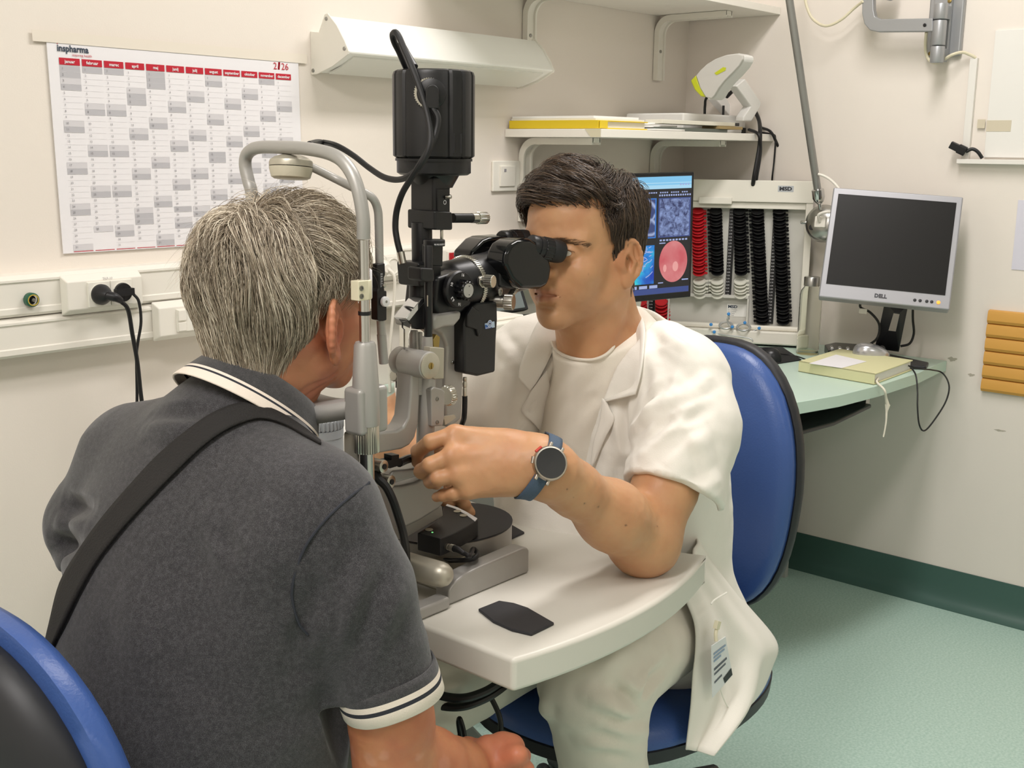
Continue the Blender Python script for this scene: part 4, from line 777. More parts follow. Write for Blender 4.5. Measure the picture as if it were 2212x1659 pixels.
# vertical slide block under the arms
mb = MB(); A = [onz(845, 1048, .845), onz(958, 1022, .845), onz(962, 1000, .845), onz(868, 1003, .845)]
fr = [S(842, 1050, 1.115), S(868, 1049, 1.115), S(900, 1042, 1.115), S(955, 1012, 1.115), S(962, 1040, 1.115), S(961, 1088, 1.115), S(950, 1100, 1.115), S(912, 1124, 1.115), S(880, 1140, 1.115), S(862, 1146, 1.115)]
mb.prism(fr, (0, .075, 0)); obj('slide_housing', mb, m_sg, sl, bevel=.006, seg=3)
mb = MB(); plate(mb, [(862, 1140), (955, 1092), (958, 1115), (868, 1168)], 1.13, 1.17); obj('slide_neck', mb, m_sg, sl, bevel=.002)
mb = MB(); mb.tube([S(828, 1006, 1.13), S(910, 990, 1.13), S(975, 962, 1.13)], .009, 12, smooth=False); mb2 = plate(MB(), [(832, 1040), (850, 1016), (905, 1012), (965, 985), (968, 1000), (905, 1030), (860, 1043)], 1.10, 1.15); obj('link_arm', mb2, m_sg, sl, bevel=.004)
for (x, y) in ((830, 1008), (846, 1041)):
    a = ony(x, y, 1.062); mb = MB(); mb.rcyl(a, a+V(-.004, .032, 0), .0088, .001, 26); k_ = obj('pivot_knob', mb, m_kn, sl)
    mb = MB(); mb.lathe(a+V(.0001, -.0006, 0), V(.12, -1, 0), [(.0038, 0), (.0038, .0006)], 16); obj('hex_recess', mb, m_black, k_)
mb = MB(); plate(mb, [(838, 995), (868, 990), (868, 1004), (842, 1012)], 1.085, 1.10); plate(mb, [(846, 984), (862, 982), (862, 992), (846, 994)], 1.085, 1.10); mb.tube([S(862, 1000, 1.09), S(880, 992, 1.10), S(905, 985, 1.12), S(940, 965, 1.13)], .006, 10); obj('cable_clamp', mb, m_bk, sl)
# swung illumination arm: horizontal foot that bends upward
def ribbon(pts, y0, y1, mat, name, par, bev): mb = MB(); plate(mb, pts, y0, y1); return obj(name, mb, mat, par, bevel=bev, seg=3)
ribbon([(806, 935), (858, 930), (872, 922), (882, 902), (886, 860), (889, 800), (900, 795), (908, 800), (908, 860), (905, 915), (898, 945), (886, 962), (868, 971), (850, 974), (806, 982)], 1.085, 1.115, m_sg, 'illumination_arm', sl, .006)
mb = MB(); mb.rcyl(S(905, 770, 1.10), S(905, 800, 1.10), .010, .002, 20); mb.cyl(S(898, 812, 1.10), S(896, 850, 1.10), .0135, .0135, n=24); obj('arm_collar', mb, m_sg, sl)
# hinge drum
a = ony(929, 790, 1.062); mb = MB(); mb.lathe(a, (0, 1, 0), [(.0165, 0), (.0188, .002), (.0188, .046), (.0183, .047), (.0188, .048), (.0188, .060), (.016, .064)], 40); hd_ = obj('hinge_drum', mb, m_sg, sl)
mb = MB(); mb.lathe(a+V(0, .0005, 0), (0, -1, 0), [(.0175, 0), (.0175, .0014), (.0165, .002)], 40); obj('hinge_cap', mb, m_champ, hd_)
mb = MB(); mb.lathe(a+V(0, -.001, 0), (0, -1, 0), [(.0045, 0), (.0045, .0015), (.0035, .002)], 20); mb.box(a+V(0, -.0033, 0), (.001, .0012, .0075)); obj('screw', mb, m_brass, hd_)
ribbon([(930, 750), (960, 752), (959, 818), (940, 819), (925, 812)], 1.075, 1.088, m_champ, 'hinge_plate', sl, .001)
# upright bar, clamp block and knurled wheel
mb = MB(); mb.rcyl(S(922, 812, 1.09), S(918, 985, 1.09), .0125, .002, 24); obj('upright', mb, m_sg, sl)
ribbon([(931, 842), (938, 836), (955, 840), (962, 846), (960, 905), (957, 920), (933, 922)], 1.072, 1.10, m_sg, 'clamp_block', sl, .002)
for (x, y) in ((945, 862), (945, 912)):
    c = ony(x, y, 1.0715); mb = MB(); mb.lathe(c+V(0, .001, 0), (0, -1, 0), [(.0030, 0), (.0030, .0015), (.0019, .0016), (.0018, .0002), (.0001, .0002)], 16, cap=False); obj('screw', mb, m_scr, sl)
c = S(966, 855, 1.09); mb = MB(); mb.knurl(c+V(-.003, 0, 0), c+V(.008, 0, 0), .0145, 26, .07); obj('knurled_wheel', mb, m_kn, sl)
ribbon([(958, 900), (982, 896), (985, 902), (978, 908), (962, 918)], 1.075, 1.078, m_champ, 'latch_plate', sl, 0)
# small stop screw on the left
c0, c1_ = S(878, 812, 1.13), S(849, 812, 1.13); mb = MB(); mb.knurl(c0+(c1_-c0)*.35, c1_, .0078, 16, .08); obj('stop_screw', mb, m_kn, sl)
mb = MB(); mb.cyl(c0, c0+(c1_-c0)*.4, .004, n=12); mb2 = plate(mb, [(876, 770), (884, 770), (884, 842), (876, 842)], 1.12, 1.14); obj('guide_rail', mb2, m_bk, sl)
# microscope arm
ribbon([(935, 684), (965, 668), (1002, 668), (1003, 700), (1003, 815), (999, 905), (975, 925), (962, 920), (960, 840), (965, 750), (955, 725), (936, 712)], 1.125, 1.165, m_sg, 'microscope_arm', sl, .006)
ribbon([(935, 690), (945, 680), (999, 672), (996, 690), (982, 706), (960, 708), (938, 716)], 1.10, 1.18, m_sg, 'microscope_cradle', sl, .005)
c = ony(977, 783, 1.1245); mb = MB(); mb.lathe(c, (0, -1, 0), [(.0027, 0), (.0027, .0015), (.002, .002)], 14); obj('screw', mb, m_scr, sl)
ribbon([(936, 735), (943, 722), (951, 728), (948, 760), (938, 765)], 1.11, 1.12, m_brass, 'tension_spring', sl, .001)
# microscope body
A0, B0 = S(985, 616), S(1065, 596); axm = (B0-A0).normalized(); um, vm, _ = basis_for(axm)
vup = (V(0, 0, 1)-axm*axm.z).normalized(); vlf = axm.cross(vup); vrt = -vlf if vlf.y > 0 else vlf     # vrt points to the camera side (-Y)
def MP(t, s=0., h=0.): return A0+axm*t+vrt*s+vup*h
sc_ = thing  # keep name free
body = MB(); body.lathe(MP(-.055), axm, [(.027, 0), (.030, .004), (.031, .03), (.034, .034), (.0375, .04), (.0375, .135), (.034, .142), (.031, .155), (.025, .160)], 48); mbody = obj('microscope_body', body, m_bk, sl, sharp=40)
mb = MB(); mb.lathe(MP(-.0552), -axm, [(.024, 0), (.024, .0012), (.02, .0016)], 30); obj('objective_lens', mb, M('lens_glass', '#1b2430', .05, coat=1.), mbody)
for t0 in (.018, .094):
    mb = MB(); mb.knurl(MP(t0), MP(t0+.0075), .0402 if t0 < .05 else .0392, 70, .03, .01); obj('knurled_ring', mb, m_kn, mbody)
ribbon([(938, 660), (945, 600), (985, 585), (1022, 592), (1020, 660), (998, 678), (950, 690)], 1.108, 1.17, m_bk, 'drum_housing', mbody, .006)
# magnification drum
kd = MP(.0, .030, -.008); kn = vrt
c = ony(990, 625, 1.098); mb = MB(); mb.lathe(c+V(0, .006, 0), (0, -1, 0), [(.0255, 0), (.0265, .002), (.0265, .008), (.0245, .0105)], 44); dr = obj('magnification_dial', mb, m_bk, mbody)
mb = MB(); mb.knurl(c+V(0, -.003, 0), c+V(0, -.019, 0), .0145, 12, .14, .1); obj('dial_grip', mb, m_bg, dr)
mb = MB(); mb.lathe(c+V(0, -.019, 0), (0, -1, 0), [(.0098, 0), (.0098, .0008)], 28); mb.mat(1); 
for q in (-.006, .006): mb.lathe(c+V(.001, -.0199, q), (0, -1, 0), [(.0008, 0), (.0008, .0003)], 8)
obj('grip_cap', mb, [M('cap_silver', '#b9bab8', .35, .7), m_black], dr)
for txt, a in (('16', 80), ('40', 25), ('10', 155), ('6.3', 215), ('16', 262)):
    r = .0205; an = math.radians(a); p = c+V(math.cos(an)*r, -.0047, math.sin(an)*r); ua = V(math.sin(an), 0, -math.cos(an)); va = V(math.cos(an), 0, math.sin(an))
    if txt in ('10',): ua, va = V(.3, 0, .95), V(-.95, 0, .3)
    obj('dial_lettering', text_mb(txt, .0062, p-va.normalized()*.002, ua, va, 'CENTER', bold=.0001), m_paper, dr)
def knob(px, py, y, r, L_, mat, par, name='focus_knob', stem=.006, dirv=None):
    c = ony(px, py, y); d = Vector(dirv or (.25, -1, 0)).normalized(); mb = MB(); mb.cyl(c-d*stem*1.6, c, r*.72, n=20); mb.knurl(c, c+d*L_, r, 18, .07, .08); return obj(name, mb, mat, par)
knob(1049, 607, 1.090, .0092, .013, m_kn, mbody, 'clamp_knob'); ribbon([(1036, 600), (1046, 596), (1052, 602), (1052, 622), (1042, 622), (1036, 614)], 1.093, 1.097, m_kn, 'clamp_collar', mbody, .0015)
c = ony(1080, 630, 1.099); mb = MB(); mb.lathe(c, (.2, -1, 0), [(.0062, 0), (.0062, .0012), (.0028, .0014), (.0026, .0002), (.0001, .0002)], 20, cap=False); obj('hex_screw', mb, m_scr, mbody)
kc = ony(1090, 652, 1.10); d = V(.45, -1, 0).normalized(); mb = MB(); mb.cyl(kc-d*.03, kc, .0095, n=22); mb.knurl(kc, kc+d*.014, .0118, 20, .07, .08); obj('lock_knob', mb, m_kn, mbody)
# binocular housings and eyepieces
def housing(pts, y0, y1, par): return ribbon(pts, y0, y1, m_bg, 'prism_housing', par, .007)
near = [(1091, 572), (1093, 548), (1104, 528), (1120, 518), (1146, 515), (1170, 526), (1188, 556), (1194, 578), (1190, 602), (1184, 618), (1168, 625), (1128, 625), (1106, 604)]
hN = housing(near, 1.082, 1.122, mbody)
far = [(1018, 560), (1020, 544), (1045, 518), (1058, 512), (1098, 509), (1118, 522), (1130, 548), (1128, 575), (1060, 580)]
hF = housing(far, 1.15, 1.19, mbody)
mb = MB(); mb.cyl(MP(.10), MP(.15), .033, n=36); mb2 = plate(mb, [(1080, 560), (1120, 540), (1150, 560), (1150, 610), (1110, 625), (1080, 620)], 1.10, 1.17); obj('binocular_base', mb2, m_bk, mbody, bevel=.003)
def eyepiece(a, b, par, r=.0172):
    a, b = Vector(a), Vector(b); d = (b-a).normalized(); L_ = (b-a).length; mb = MB()
    mb.lathe(a, d, [(r*.93, 0), (r, .002), (r, L_*.16), (r*.93, L_*.17), (r*.93, L_*.2), (r, L_*.21), (r, L_*.3), (r*.95, L_*.31), (r*.95, L_*.36), (r*1.02, L_*.37)], 40, cap=True); e = obj('eyepiece', mb, m_bk, par)
    mb = MB(); mb.knurl(a+d*L_*.36, a+d*L_*.62, r*1.05, 20, .06, .03); obj('dioptre_ring', mb, m_bk, e)
    mb = MB(); mb.lathe(a+d*L_*.62, d, [(r*1.0, 0), (r*1.03, .001), (r*1.03, L_*.2), (r*1.0, L_*.3), (r*.92, L_*.38), (r*.72, L_*.38), (r*.6, L_*.33), (.0005, L_*.33)], 40, cap=False); obj('eye_cup', mb, M('eyecup_rubber', '#1b1b1d', .6), e); return e
eyepiece(S(1145, 531, 1.098), S(1213, 545, 1.080), hN); eyepiece(S(1083, 522, 1.165), S(1140, 520, 1.157), hF)
# camera box below the microscope
ribbon([(1003, 700), (1014, 668), (1030, 655), (1075, 650), (1076, 690), (1073, 735), (1071, 804), (1034, 813), (1003, 806)], 1.105, 1.165, m_bk, 'camera_unit', mbody, .004)
ribbon([(1010, 680), (1022, 662), (1036, 672), (1041, 690), (1040, 720), (1034, 728), (1030, 712), (1010, 706)], 1.101, 1.107, m_bk, 'camera_grip', mbody, .002)
sgn = MB(); q = [ony(1048, 711, 1.1045), ony(1069, 707, 1.1045), ony(1068, 694, 1.1045), ony(1047, 699, 1.1045)]; sgn.add(q, [(0, 1, 2, 3)]); lg = obj('logo_sticker', sgn, M('sticker_pale', '#b9cfe6', .4), mbody)
mb = MB(); mb.add([ony(1048, 711, 1.1043), ony(1064, 708, 1.1043), ony(1058, 704, 1.1043), ony(1048, 701, 1.1043)], [(0, 1, 2, 3)]); obj('logo_patch', mb, M('sticker_blue', '#2f62ad', .4), lg)
c = ony(1058, 699, 1.1041)
for r, mt, o_ in ((.0052, 'sticker_white', '#dfe8f0'), (.0042, 'sticker_blue', '#2f62ad'), (.0030, 'sticker_white', '#dfe8f0'), (.0019, 'sticker_navy', '#22365c')):
    mb = MB(); mb.lathe(c+V(0, -.0001*(6-r*1000), 0), (0, -1, 0), [(r, 0), (.0001, .00005)], 24, cap=False); obj('eye_emblem', mb, M(mt, o_, .4), lg)
obj('logo_lettering', text_mb('EyeSuite', .0033, ony(1048.5, 710, 1.1040), (1, 0, .02), (0, 0, 1)), m_paper, lg)
mb = MB(); p0_ = S(1004, 815, 1.13); mb.lathe(p0_, (0, 0, -1), [(.003, 0), (.0036, .004), (.0026, .006), (.0036, .009), (.0036, .014), (.0026, .015), (.0034, .018), (.0034, .030)], 14); jk = obj('jack_plug', mb, m_kn, sl)
mb = MB(); mb.tube([p0_-V(0, 0, .028), S(1004, 868, 1.13), S(1003, 895, 1.13), S(1000, 910, 1.14), S(985, 935, 1.16), S(930, 960, 1.18)], .004, 10); obj('cable', mb, m_cable, sl)
# illumination tower
def rod(px0, py0, px1, py1, y, r, mat, name, par=sl, bev=.001): mb = MB(); mb.rcyl(S(px0, py0, y), S(px1, py1, y), r, bev, 28); return obj(name, mb, mat, par)
rod(912, 574, 911, 480, YC, .0145, m_bk, 'tower_post')
rod(902, 700, 905, 610, YC, .0135, m_bk, 'tower_post')
ribbon([(904, 568), (930, 566), (956, 575), (954, 608), (930, 620), (908, 620)], 1.115, 1.160, m_bk, 'tower_clamp', sl, .004)
ribbon([(910, 578), (938, 580), (940, 608), (922, 610), (910, 606)], 1.083, 1.110, m_bk, 'rod_clamp', sl, .003)
rod(925, 735, 926, 530, 1.092, .0058, m_bk, 'support_rod')
mb = MB(); a, b = S(924, 638, 1.0855), S(923, 662, 1.0855); mb.box((a+b)*.5, (.0012, .001, (a-b).length)); obj('rod_slot', mb, m_kn, sl)
mb = MB(); mb.cyl(S(923, 766, 1.092), S(923, 727, 1.092), .0082, .0072, n=26); obj('rod_socket', mb, m_sg, sl)
for (x, y) in ((893, 714), (903, 718)):
    mb = MB(); mb.cyl(S(x, 760, 1.12), S(x, y, 1.12), .0075, .0062, n=22); obj('rod_socket', mb, m_sg, sl)
ribbon([(933, 528), (958, 528), (957, 576), (934, 574)], 1.10, 1.12, m_bk, 'angle_block', sl, .002)
a = S(938, 525, 1.105); mb = MB(); mb.lathe(a-V(0, 0, .004), (0, 0, 1), [(.0145, 0), (.0148, .001), (.0148, .0078), (.014, .0088)], 36); ad = obj('angle_dial', mb, m_bk, sl)
for k in range(7):
    an = math.radians(-130+14*k); d = V(math.cos(an), math.sin(an), 0); obj('dial_lettering', text_mb(str(90+5*k), .0032, a+d*.0152-V(0, 0, .002), V(-math.sin(an), math.cos(an), 0), (0, 0, 1), 'CENTER', ext=0.), m_paper, ad)
rod(954, 520, 954, 496, 1.11, .0022, m_kn, 'thin_rod')
# slanted prism head under the tower
ribbon([(878, 690), (908, 655), (920, 646), (922, 668), (920, 712), (903, 712), (890, 706)], 1.10, 1.118, m_bk, 'prism_block', sl, .002)
ribbon([(877, 688), (908, 648), (919, 642), (921, 648), (884, 694)], 1.098, 1.122, M('mirror', '#d8dade', .05, 1.), 'prism_mirror', sl, .0008)
mclear = M('clear_acrylic', '#f0f2f2', .05, trans=1., ior=1.2)
ribbon([(871, 696), (889, 690), (888, 712), (884, 722), (884, 756), (875, 756), (875, 712), (871, 708)], 1.098, 1.101, mclear, 'clear_guard', sl, 0)
# slit unit and lamp house
ribbon([(938, 380), (975, 376), (994, 376), (975, 405), (975, 497), (938, 496)], 1.112, 1.160, m_bk, 'slit_unit', sl, .005)
ribbon([(945, 408), (972, 408), (972, 458), (946, 458)], 1.1095, 1.113, m_bk, 'filter_panel', sl, .001)
c = ony(962, 426, 1.109); mb = MB(); mb.rcyl(c, c+V(.004, -.008, .001), .0028, .001, 12); obj('filter_lever', mb, m_kn, sl)
mb = MB(); c = ony(961, 437, 1.1092); mb.lathe(c, (0, -1, 0), [(.0022, 0), (.0030, .0001)], 20, cap=False); obj('circle_mark', mb, m_paper, sl)
ribbon([(940, 455), (978, 458), (979, 497), (940, 497)], 1.105, 1.16, m_bk, 'slit_block', sl, .003)
a, b = S(978, 471, 1.13), S(1050, 471, 1.13); mb = MB(); mb.cyl(a, a*.45+b*.55, .0068, n=22); sk = obj('slit_knob', mb, m_bk, sl)
mb = MB(); mb.cyl(a*.45+b*.55, a*.28+b*.72, .0072, n=22); mb.knurl(a*.28+b*.72, b, .0088, 18, .09, .06); obj('knob_grip', mb, m_kn, sk)
lt = S(937, 250); ztop, zbot = S(937, 143).z-.006, S(937, 343).z; R_ = .0565
vs = MB(); N = 96
ribs = MB(); rings = [(R_*.90, zbot), (R_*1.0, zbot+.004), (R_*1.0, ztop-.007), (R_*.97, ztop-.002), (R_*.90, ztop)]
for (r, z) in rings:
    for k in range(N):
        an = 2*math.pi*k/N; g = .955 if (k % 6 == 0 and abs(math.cos(an)*camd.x+math.sin(an)*camd.y) < .93) else 1.
        ribs.v.append((lt.x+r*g*math.cos(an), lt.y+r*g*math.sin(an), z))
for j in range(4):
    for k in range(N): ribs.f.append((j*N+k, j*N+(k+1) % N, (j+1)*N+(k+1) % N, (j+1)*N+k)); ribs.mi.append(0)
ribs.f.append(tuple(range(N-1, -1, -1))); ribs.mi.append(0); ribs.f.append(tuple(4*N+k for k in range(N))); ribs.mi.append(0)
lh = obj('lamp_house', ribs, m_bk, sl, sharp=25)
mb = MB(); mb.lathe((lt.x, lt.y, zbot-.022), (0, 0, 1), [(.047, 0), (.0515, .003), (.0515, .019), (.0535, .019), (.0535, .0225)], 56); obj('lamp_collar', mb, m_bk, lh)
mb = MB(); mb.lathe((lt.x, lt.y, S(937, 405).z), (0, 0, 1), [(.026, 0), (.028, .004), (.036, .018), (.036, .022)], 40); obj('lamp_neck', mb, m_bk, lh)
side = V(camd.y, -camd.x, 0); side = side if side.dot(RT) > 0 else -side
for (dx, zz) in ((.030, S(987, 310).z), (.0395, S(1000, 310).z)):
    p = V(lt.x, lt.y, zz)+side*dx+camd*(math.sqrt(R_**2-dx**2)-.0005); mb = MB(); mb.box(p, (.0024, .003, .026), rotz(math.atan2(side.y, side.x))); obj('vent_slot', mb, m_black, lh)
pc = V(lt.x, lt.y, S(938, 206).z)+camd*(R_-.001)+side*.001; mb = MB(); mb.lathe(pc, camd, [(.019, 0), (.0195, .001), (.0195, .005), (.018, .006)], 40); pd = obj('plug_disc', mb, m_bk, lh)
mb = MB(); mb.knurl(pc-side*.003-camd*.001, pc-side*.003+camd*.004, .0205, 40, .05, .02); obj('disc_rim', mb, m_kn, pd)
pk = pc+camd*.009+side*.002; mb = MB(); fz = frame(camd, (0, 0, 1)); 
mb.prism([pk+side*x+V(0, 0, z) for x, z in ([(-.0085, -.02), (.0085, -.02), (.0085, .002)]+[(.0085*math.cos(a), .002+.0085*math.sin(a)) for a in [math.pi*k/10 for k in range(1, 10)]]+[(-.0085, .002)])], camd*.011); obj('plug_body', mb, m_bk, pd, bevel=.0015)
def LP(px, py, off=0.): # points just in front of the lamp house
    t = (V(lt.x, lt.y, lt.z)-CAM).dot(FW); return dep(px, py, t-off)
mb = MB(); mb.tube([pk+camd*.006-V(0, 0, .018), LP(946, 255, .072), LP(942, 285, .072), LP(930, 315, .075), LP(910, 350, .075), LP(885, 390, .06), LP(868, 420, .05), LP(857, 455, .035), LP(854, 490, .03), LP(858, 520, .03), LP(865, 548, .03)], .0043, 10, sub=8); obj('lamp_cable', mb, m_cable, sl)
a, b = LP(865, 545, .03), LP(870, 570, .03); mb = MB(); mb.cyl(a, b, .0054, n=18); obj('ferrule', mb, m_kn, sl)
mb = MB(); mb.tube([LP(878, 148, 0), LP(872, 135, .01), LP(862, 112, .02), LP(852, 92, .03), LP(848, 76, .04), LP(854, 70, .05), LP(862, 80, .055), LP(874, 108, .06), LP(888, 140, .066), LP(905, 185, .07), LP(922, 240, .074), LP(930, 285, .078), LP(927, 320, .08), LP(912, 352, .075), LP(890, 376, .06), LP(862, 388, .03), LP(830, 383, 0), LP(798, 363, -.03), LP(762, 335, -.05), LP(725, 314, -.07), LP(690, 307, -.1), onx(668, 312, .945)], .0043, 10, sub=8); obj('fixation_cable', mb, m_cable, sl)
mb = MB(); a, b = LP(893, 146, .05), LP(866, 92, .035); mb.tube([a, a*.5+b*.5, b], .008, 12, smooth=False, rr=[.0068, .0055, .0045]); obj('strain_relief', mb, m_bk, sl)
# ================================================================ head rest
hr = thing('head_rest', 'silver chin and forehead rest frame with arched tube in front of the older man', 'head rest', (.92, YC, ZTB))
XP = .92
def T(px, py, x=XP): return onx(px, py, x)
mb = MB(); mb.tube([T(785, 516), T(785, 480), T(780, 440), T(772, 405), T(760, 375), T(742, 350), T(720, 335), T(690, 326), T(650, 320), T(600, 318), T(565, 318), T(545, 323), T(532, 337), T(530, 360), T(537, 392), T(544, 425), T(546, 520)], .0082, 18, sub=8); obj('arched_tube', mb, m_sg, hr)
ny, fy = T(785, 516).y, T(546, 520).y
mb = MB(); mb.cyl((XP, ny, T(785, 518).z), (XP, ny, T(785, 745).z), .0067, n=28); mb.cyl((XP, fy, T(546, 500).z), (XP, fy, T(785, 745).z), .0067, n=28); rodc = obj('chrome_rod', MB().cyl((XP, ny, T(785, 518).z), (XP, ny, T(785, 745).z), .0067, n=28), m_chr, hr)
obj('chrome_rod', MB().cyl((XP, fy, T(546, 500).z), (XP, fy, T(785, 745).z), .0067, n=28), m_chr, hr)
mb = MB(); mb.cyl((XP, ny, T(785, 672).z), (XP, ny, T(785, 680).z), .0078, n=24); obj('marker_ring', mb, m_black, hr)
mb = MB(); mb.rcyl((XP, ny, T(785, 604).z), (XP, ny, T(785, 646).z), .0092, .001, 24); a = T(776, 625); mb.box((XP-.009, ny-.002, T(785, 625).z), (.016, .014, T(785, 604).z-T(785, 646).z), None); cl = obj('strap_clamp', mb, m_cream, hr, bevel=.0012)
for py in (618, 635):
    c = V(XP-.0125, ny-.0095, T(775, py).z); mb = MB(); mb.lathe(c+V(0, .0008, 0), (0, -1, 0), [(.0032, 0), (.0032, .0012), (.0019, .0013), (.0018, .0003), (.0001, .0003)], 14, cap=False); obj('screw', mb, m_scr, cl)
mb = MB(); 
def sfn(u, v):
    y = ny+.003+(fy-ny-.006)*u; return V(XP+.012+.05*math.sin(math.pi*u)**.7, y, T(785, 620).z+.017*(v-.5)*2)
mb.grid(sfn, 16, 3); o = obj('forehead_band', mb, m_paper, hr); sm_ = o.modifiers.new('thick', 'SOLIDIFY'); sm_.thickness = .003
for yy, nm in ((ny, 1), (fy, 0)):
    z1_, z0_, zk = T(785, 738).z, T(785, 916).z, T(785, 974).z
    mb = MB(); mb.lathe((XP, yy, z0_), (0, 0, 1), [(.0165, 0), (.0172, .004), (.0168, (z1_-z0_)*.4), (.0135, z1_-z0_-.004), (.0115, z1_-z0_)], 36); obj('post_sleeve', mb, m_sg, hr, sharp=50)
    mb = MB(); mb.knurl((XP, yy, zk), (XP, yy, z0_), .0160, 30, .06, .03); obj('height_ring', mb, m_kn, hr)
    mb = MB(); mb.cyl((XP, yy, ZTB+.001), (XP, yy, zk), .0095, n=26); obj('lower_rod', mb, m_chr, hr)
mb = MB(); mb.prism([V(XP-.02, ny-.012, T(815, 942).z), V(XP+.028, ny-.012, T(815, 942).z), V(XP+.028, ny+.02, T(815, 942).z), V(XP-.02, ny+.02, T(815, 942).z)], (0, 0, T(815, 840).z-T(815, 942).z)); obj('sleeve_lug', mb, m_sg, hr, bevel=.006, seg=3)
mb = MB(); zc = T(740, 858).z
def chin(u, v):
    y = ny+(fy-ny)*(.0+u); k = math.sin(math.pi*u); return V(XP-.012-.035*k*(1-v)+(v)*.045, y, zc-.014*k+.006*(1-k)+.004*math.sin(v*math.pi))
mb.grid(chin, 24, 8); o = obj('chin_tray', mb, m_sg, hr); s_ = o.modifiers.new('thick', 'SOLIDIFY'); s_.thickness = .022; s_.offset = -1
mb = MB(); mb.cyl((XP+.008, ny+.016, zc+.002), (XP+.008, ny+.016, zc+.026), .0028, n=10); obj('paper_pin', mb, m_chr, hr)
obj('base_bar', MB().bb(XP-.02, XP+.03, ny-.02, fy+.02, ZTB+.0006, ZTB+.02), m_sg, hr, bevel=.004)
obj('side_plate', MB().bb(XP-.002, XP+.016, ny+.012, ny+.042, ZTB+.02, T(760, 935).z), m_champ, hr, bevel=.004)
obj('base_bar', MB().bb(XP, 1.08, ny+.01, ny+.035, ZTB+.0006, ZTB+.018), m_sg, hr, bevel=.004)
obj('base_bar', MB().bb(XP, 1.08, fy-.035, fy-.01, ZTB+.0006, ZTB+.018), m_sg, hr, bevel=.004)
# fixation lamp puck and its hanging arm
pc_ = T(629, 345, .93); ax_ = V(.10, .05, 1).normalized()
mb = MB(); mb.lathe(pc_, ax_, [(.001, .0065), (.012, .006), (.021, .003), (.0265, -.001), (.0275, -.004), (.0275, -.0085)], 40); pk_ = obj('fixation_puck', mb, m_champ, hr)
mb = MB(); mb.lathe(pc_-ax_*.0095, -ax_, [(.0275, 0), (.0272, .003), (.0245, .0125), (.021, .0145)], 40); obj('puck_cover', mb, m_beig, pk_)
q = lambda px, py, y, : ony(px, py, y)
y1_ = 1.085; P = [T(664, 357, .945), T(690, 369, .955), T(730, 389, .97), ony(768, 408, 1.10), ony(790, 418, 1.09), ony(806, 430, y1_), ony(815, 450, y1_), ony(818, 480, y1_), ony(820, 575, y1_)]
mb = MB(); mb.tube(P, .0054, 14, sub=7); obj('fixation_arm', mb, m_sg, hr)
fb = plate(MB(), [(815, 571), (832, 568), (833, 594), (830, 600), (831, 628), (836, 628), (836, 692), (828, 694), (816, 692), (815, 628), (818, 624), (818, 600), (815, 594)], 1.077, 1.09); fbx = obj('fixation_slider', fb, m_bk, hr, bevel=.002)
nb = MB()
for k in range(6): text_mb('|'+str(10*k), .003, ony(822, 620-k*5.2, 1.0767), (1, 0, 0), (0, 0, 1), mb=nb, ext=0.)
obj('scale_lettering', nb, m_paper, fbx)
c = ony(829, 651, 1.0765); mb = MB(); mb.rcyl(c, c+V(0, -.005, 0), .0066, .001, 24); mb.mat(1).lathe(c+V(0, -.005, 0), (0, -1, 0), [(.0018, 0), (.0018, .0003)], 12); obj('thumb_screw', mb, [m_paper, m_scr], fbx)
c = ony(828, 616, 1.0765); mb = MB(); mb.rcyl(c, c+V(0, -.004, 0), .003, .001, 14); obj('stop_pin', mb, m_kn, fbx)
mb = MB(); mb.cyl(ony(822, 692, 1.087), ony(824, 724, 1.087), .0055, n=20); mb.cyl(ony(824, 722, 1.087), ony(829, 785, 1.087), .0062, n=20); obj('lamp_tip', mb, m_sg, hr)
# near grip handle
a, b = ony(959, 1243, 1.022), V(0, 0, 0); a = V(1.045, 1.00, .775); a = onz(952, 1241, .778); d = V(-.12, 1, .02).normalized()
mb = MB(); mb.lathe(a, d, [(.001, -.018), (.008, -.0165), (.0135, -.012), (.0170, -.005), (.0180, .002), (.0180, .09), (.015, .13)], 36); obj('grip_handle', mb, m_champ, hr)
cbl = MB(); cbl.tube([dep(812, 1018, 1.50), dep(818, 1035, 1.49), dep(834, 1052, 1.49), dep(848, 1080, 1.49), dep(860, 1115, 1.50), dep(870, 1150, 1.52), dep(876, 1185, 1.56), dep(878, 1215, 1.60), dep(880, 1235, 1.64)], .0058, 10); obj('power_cable', cbl, m_cable, hr)
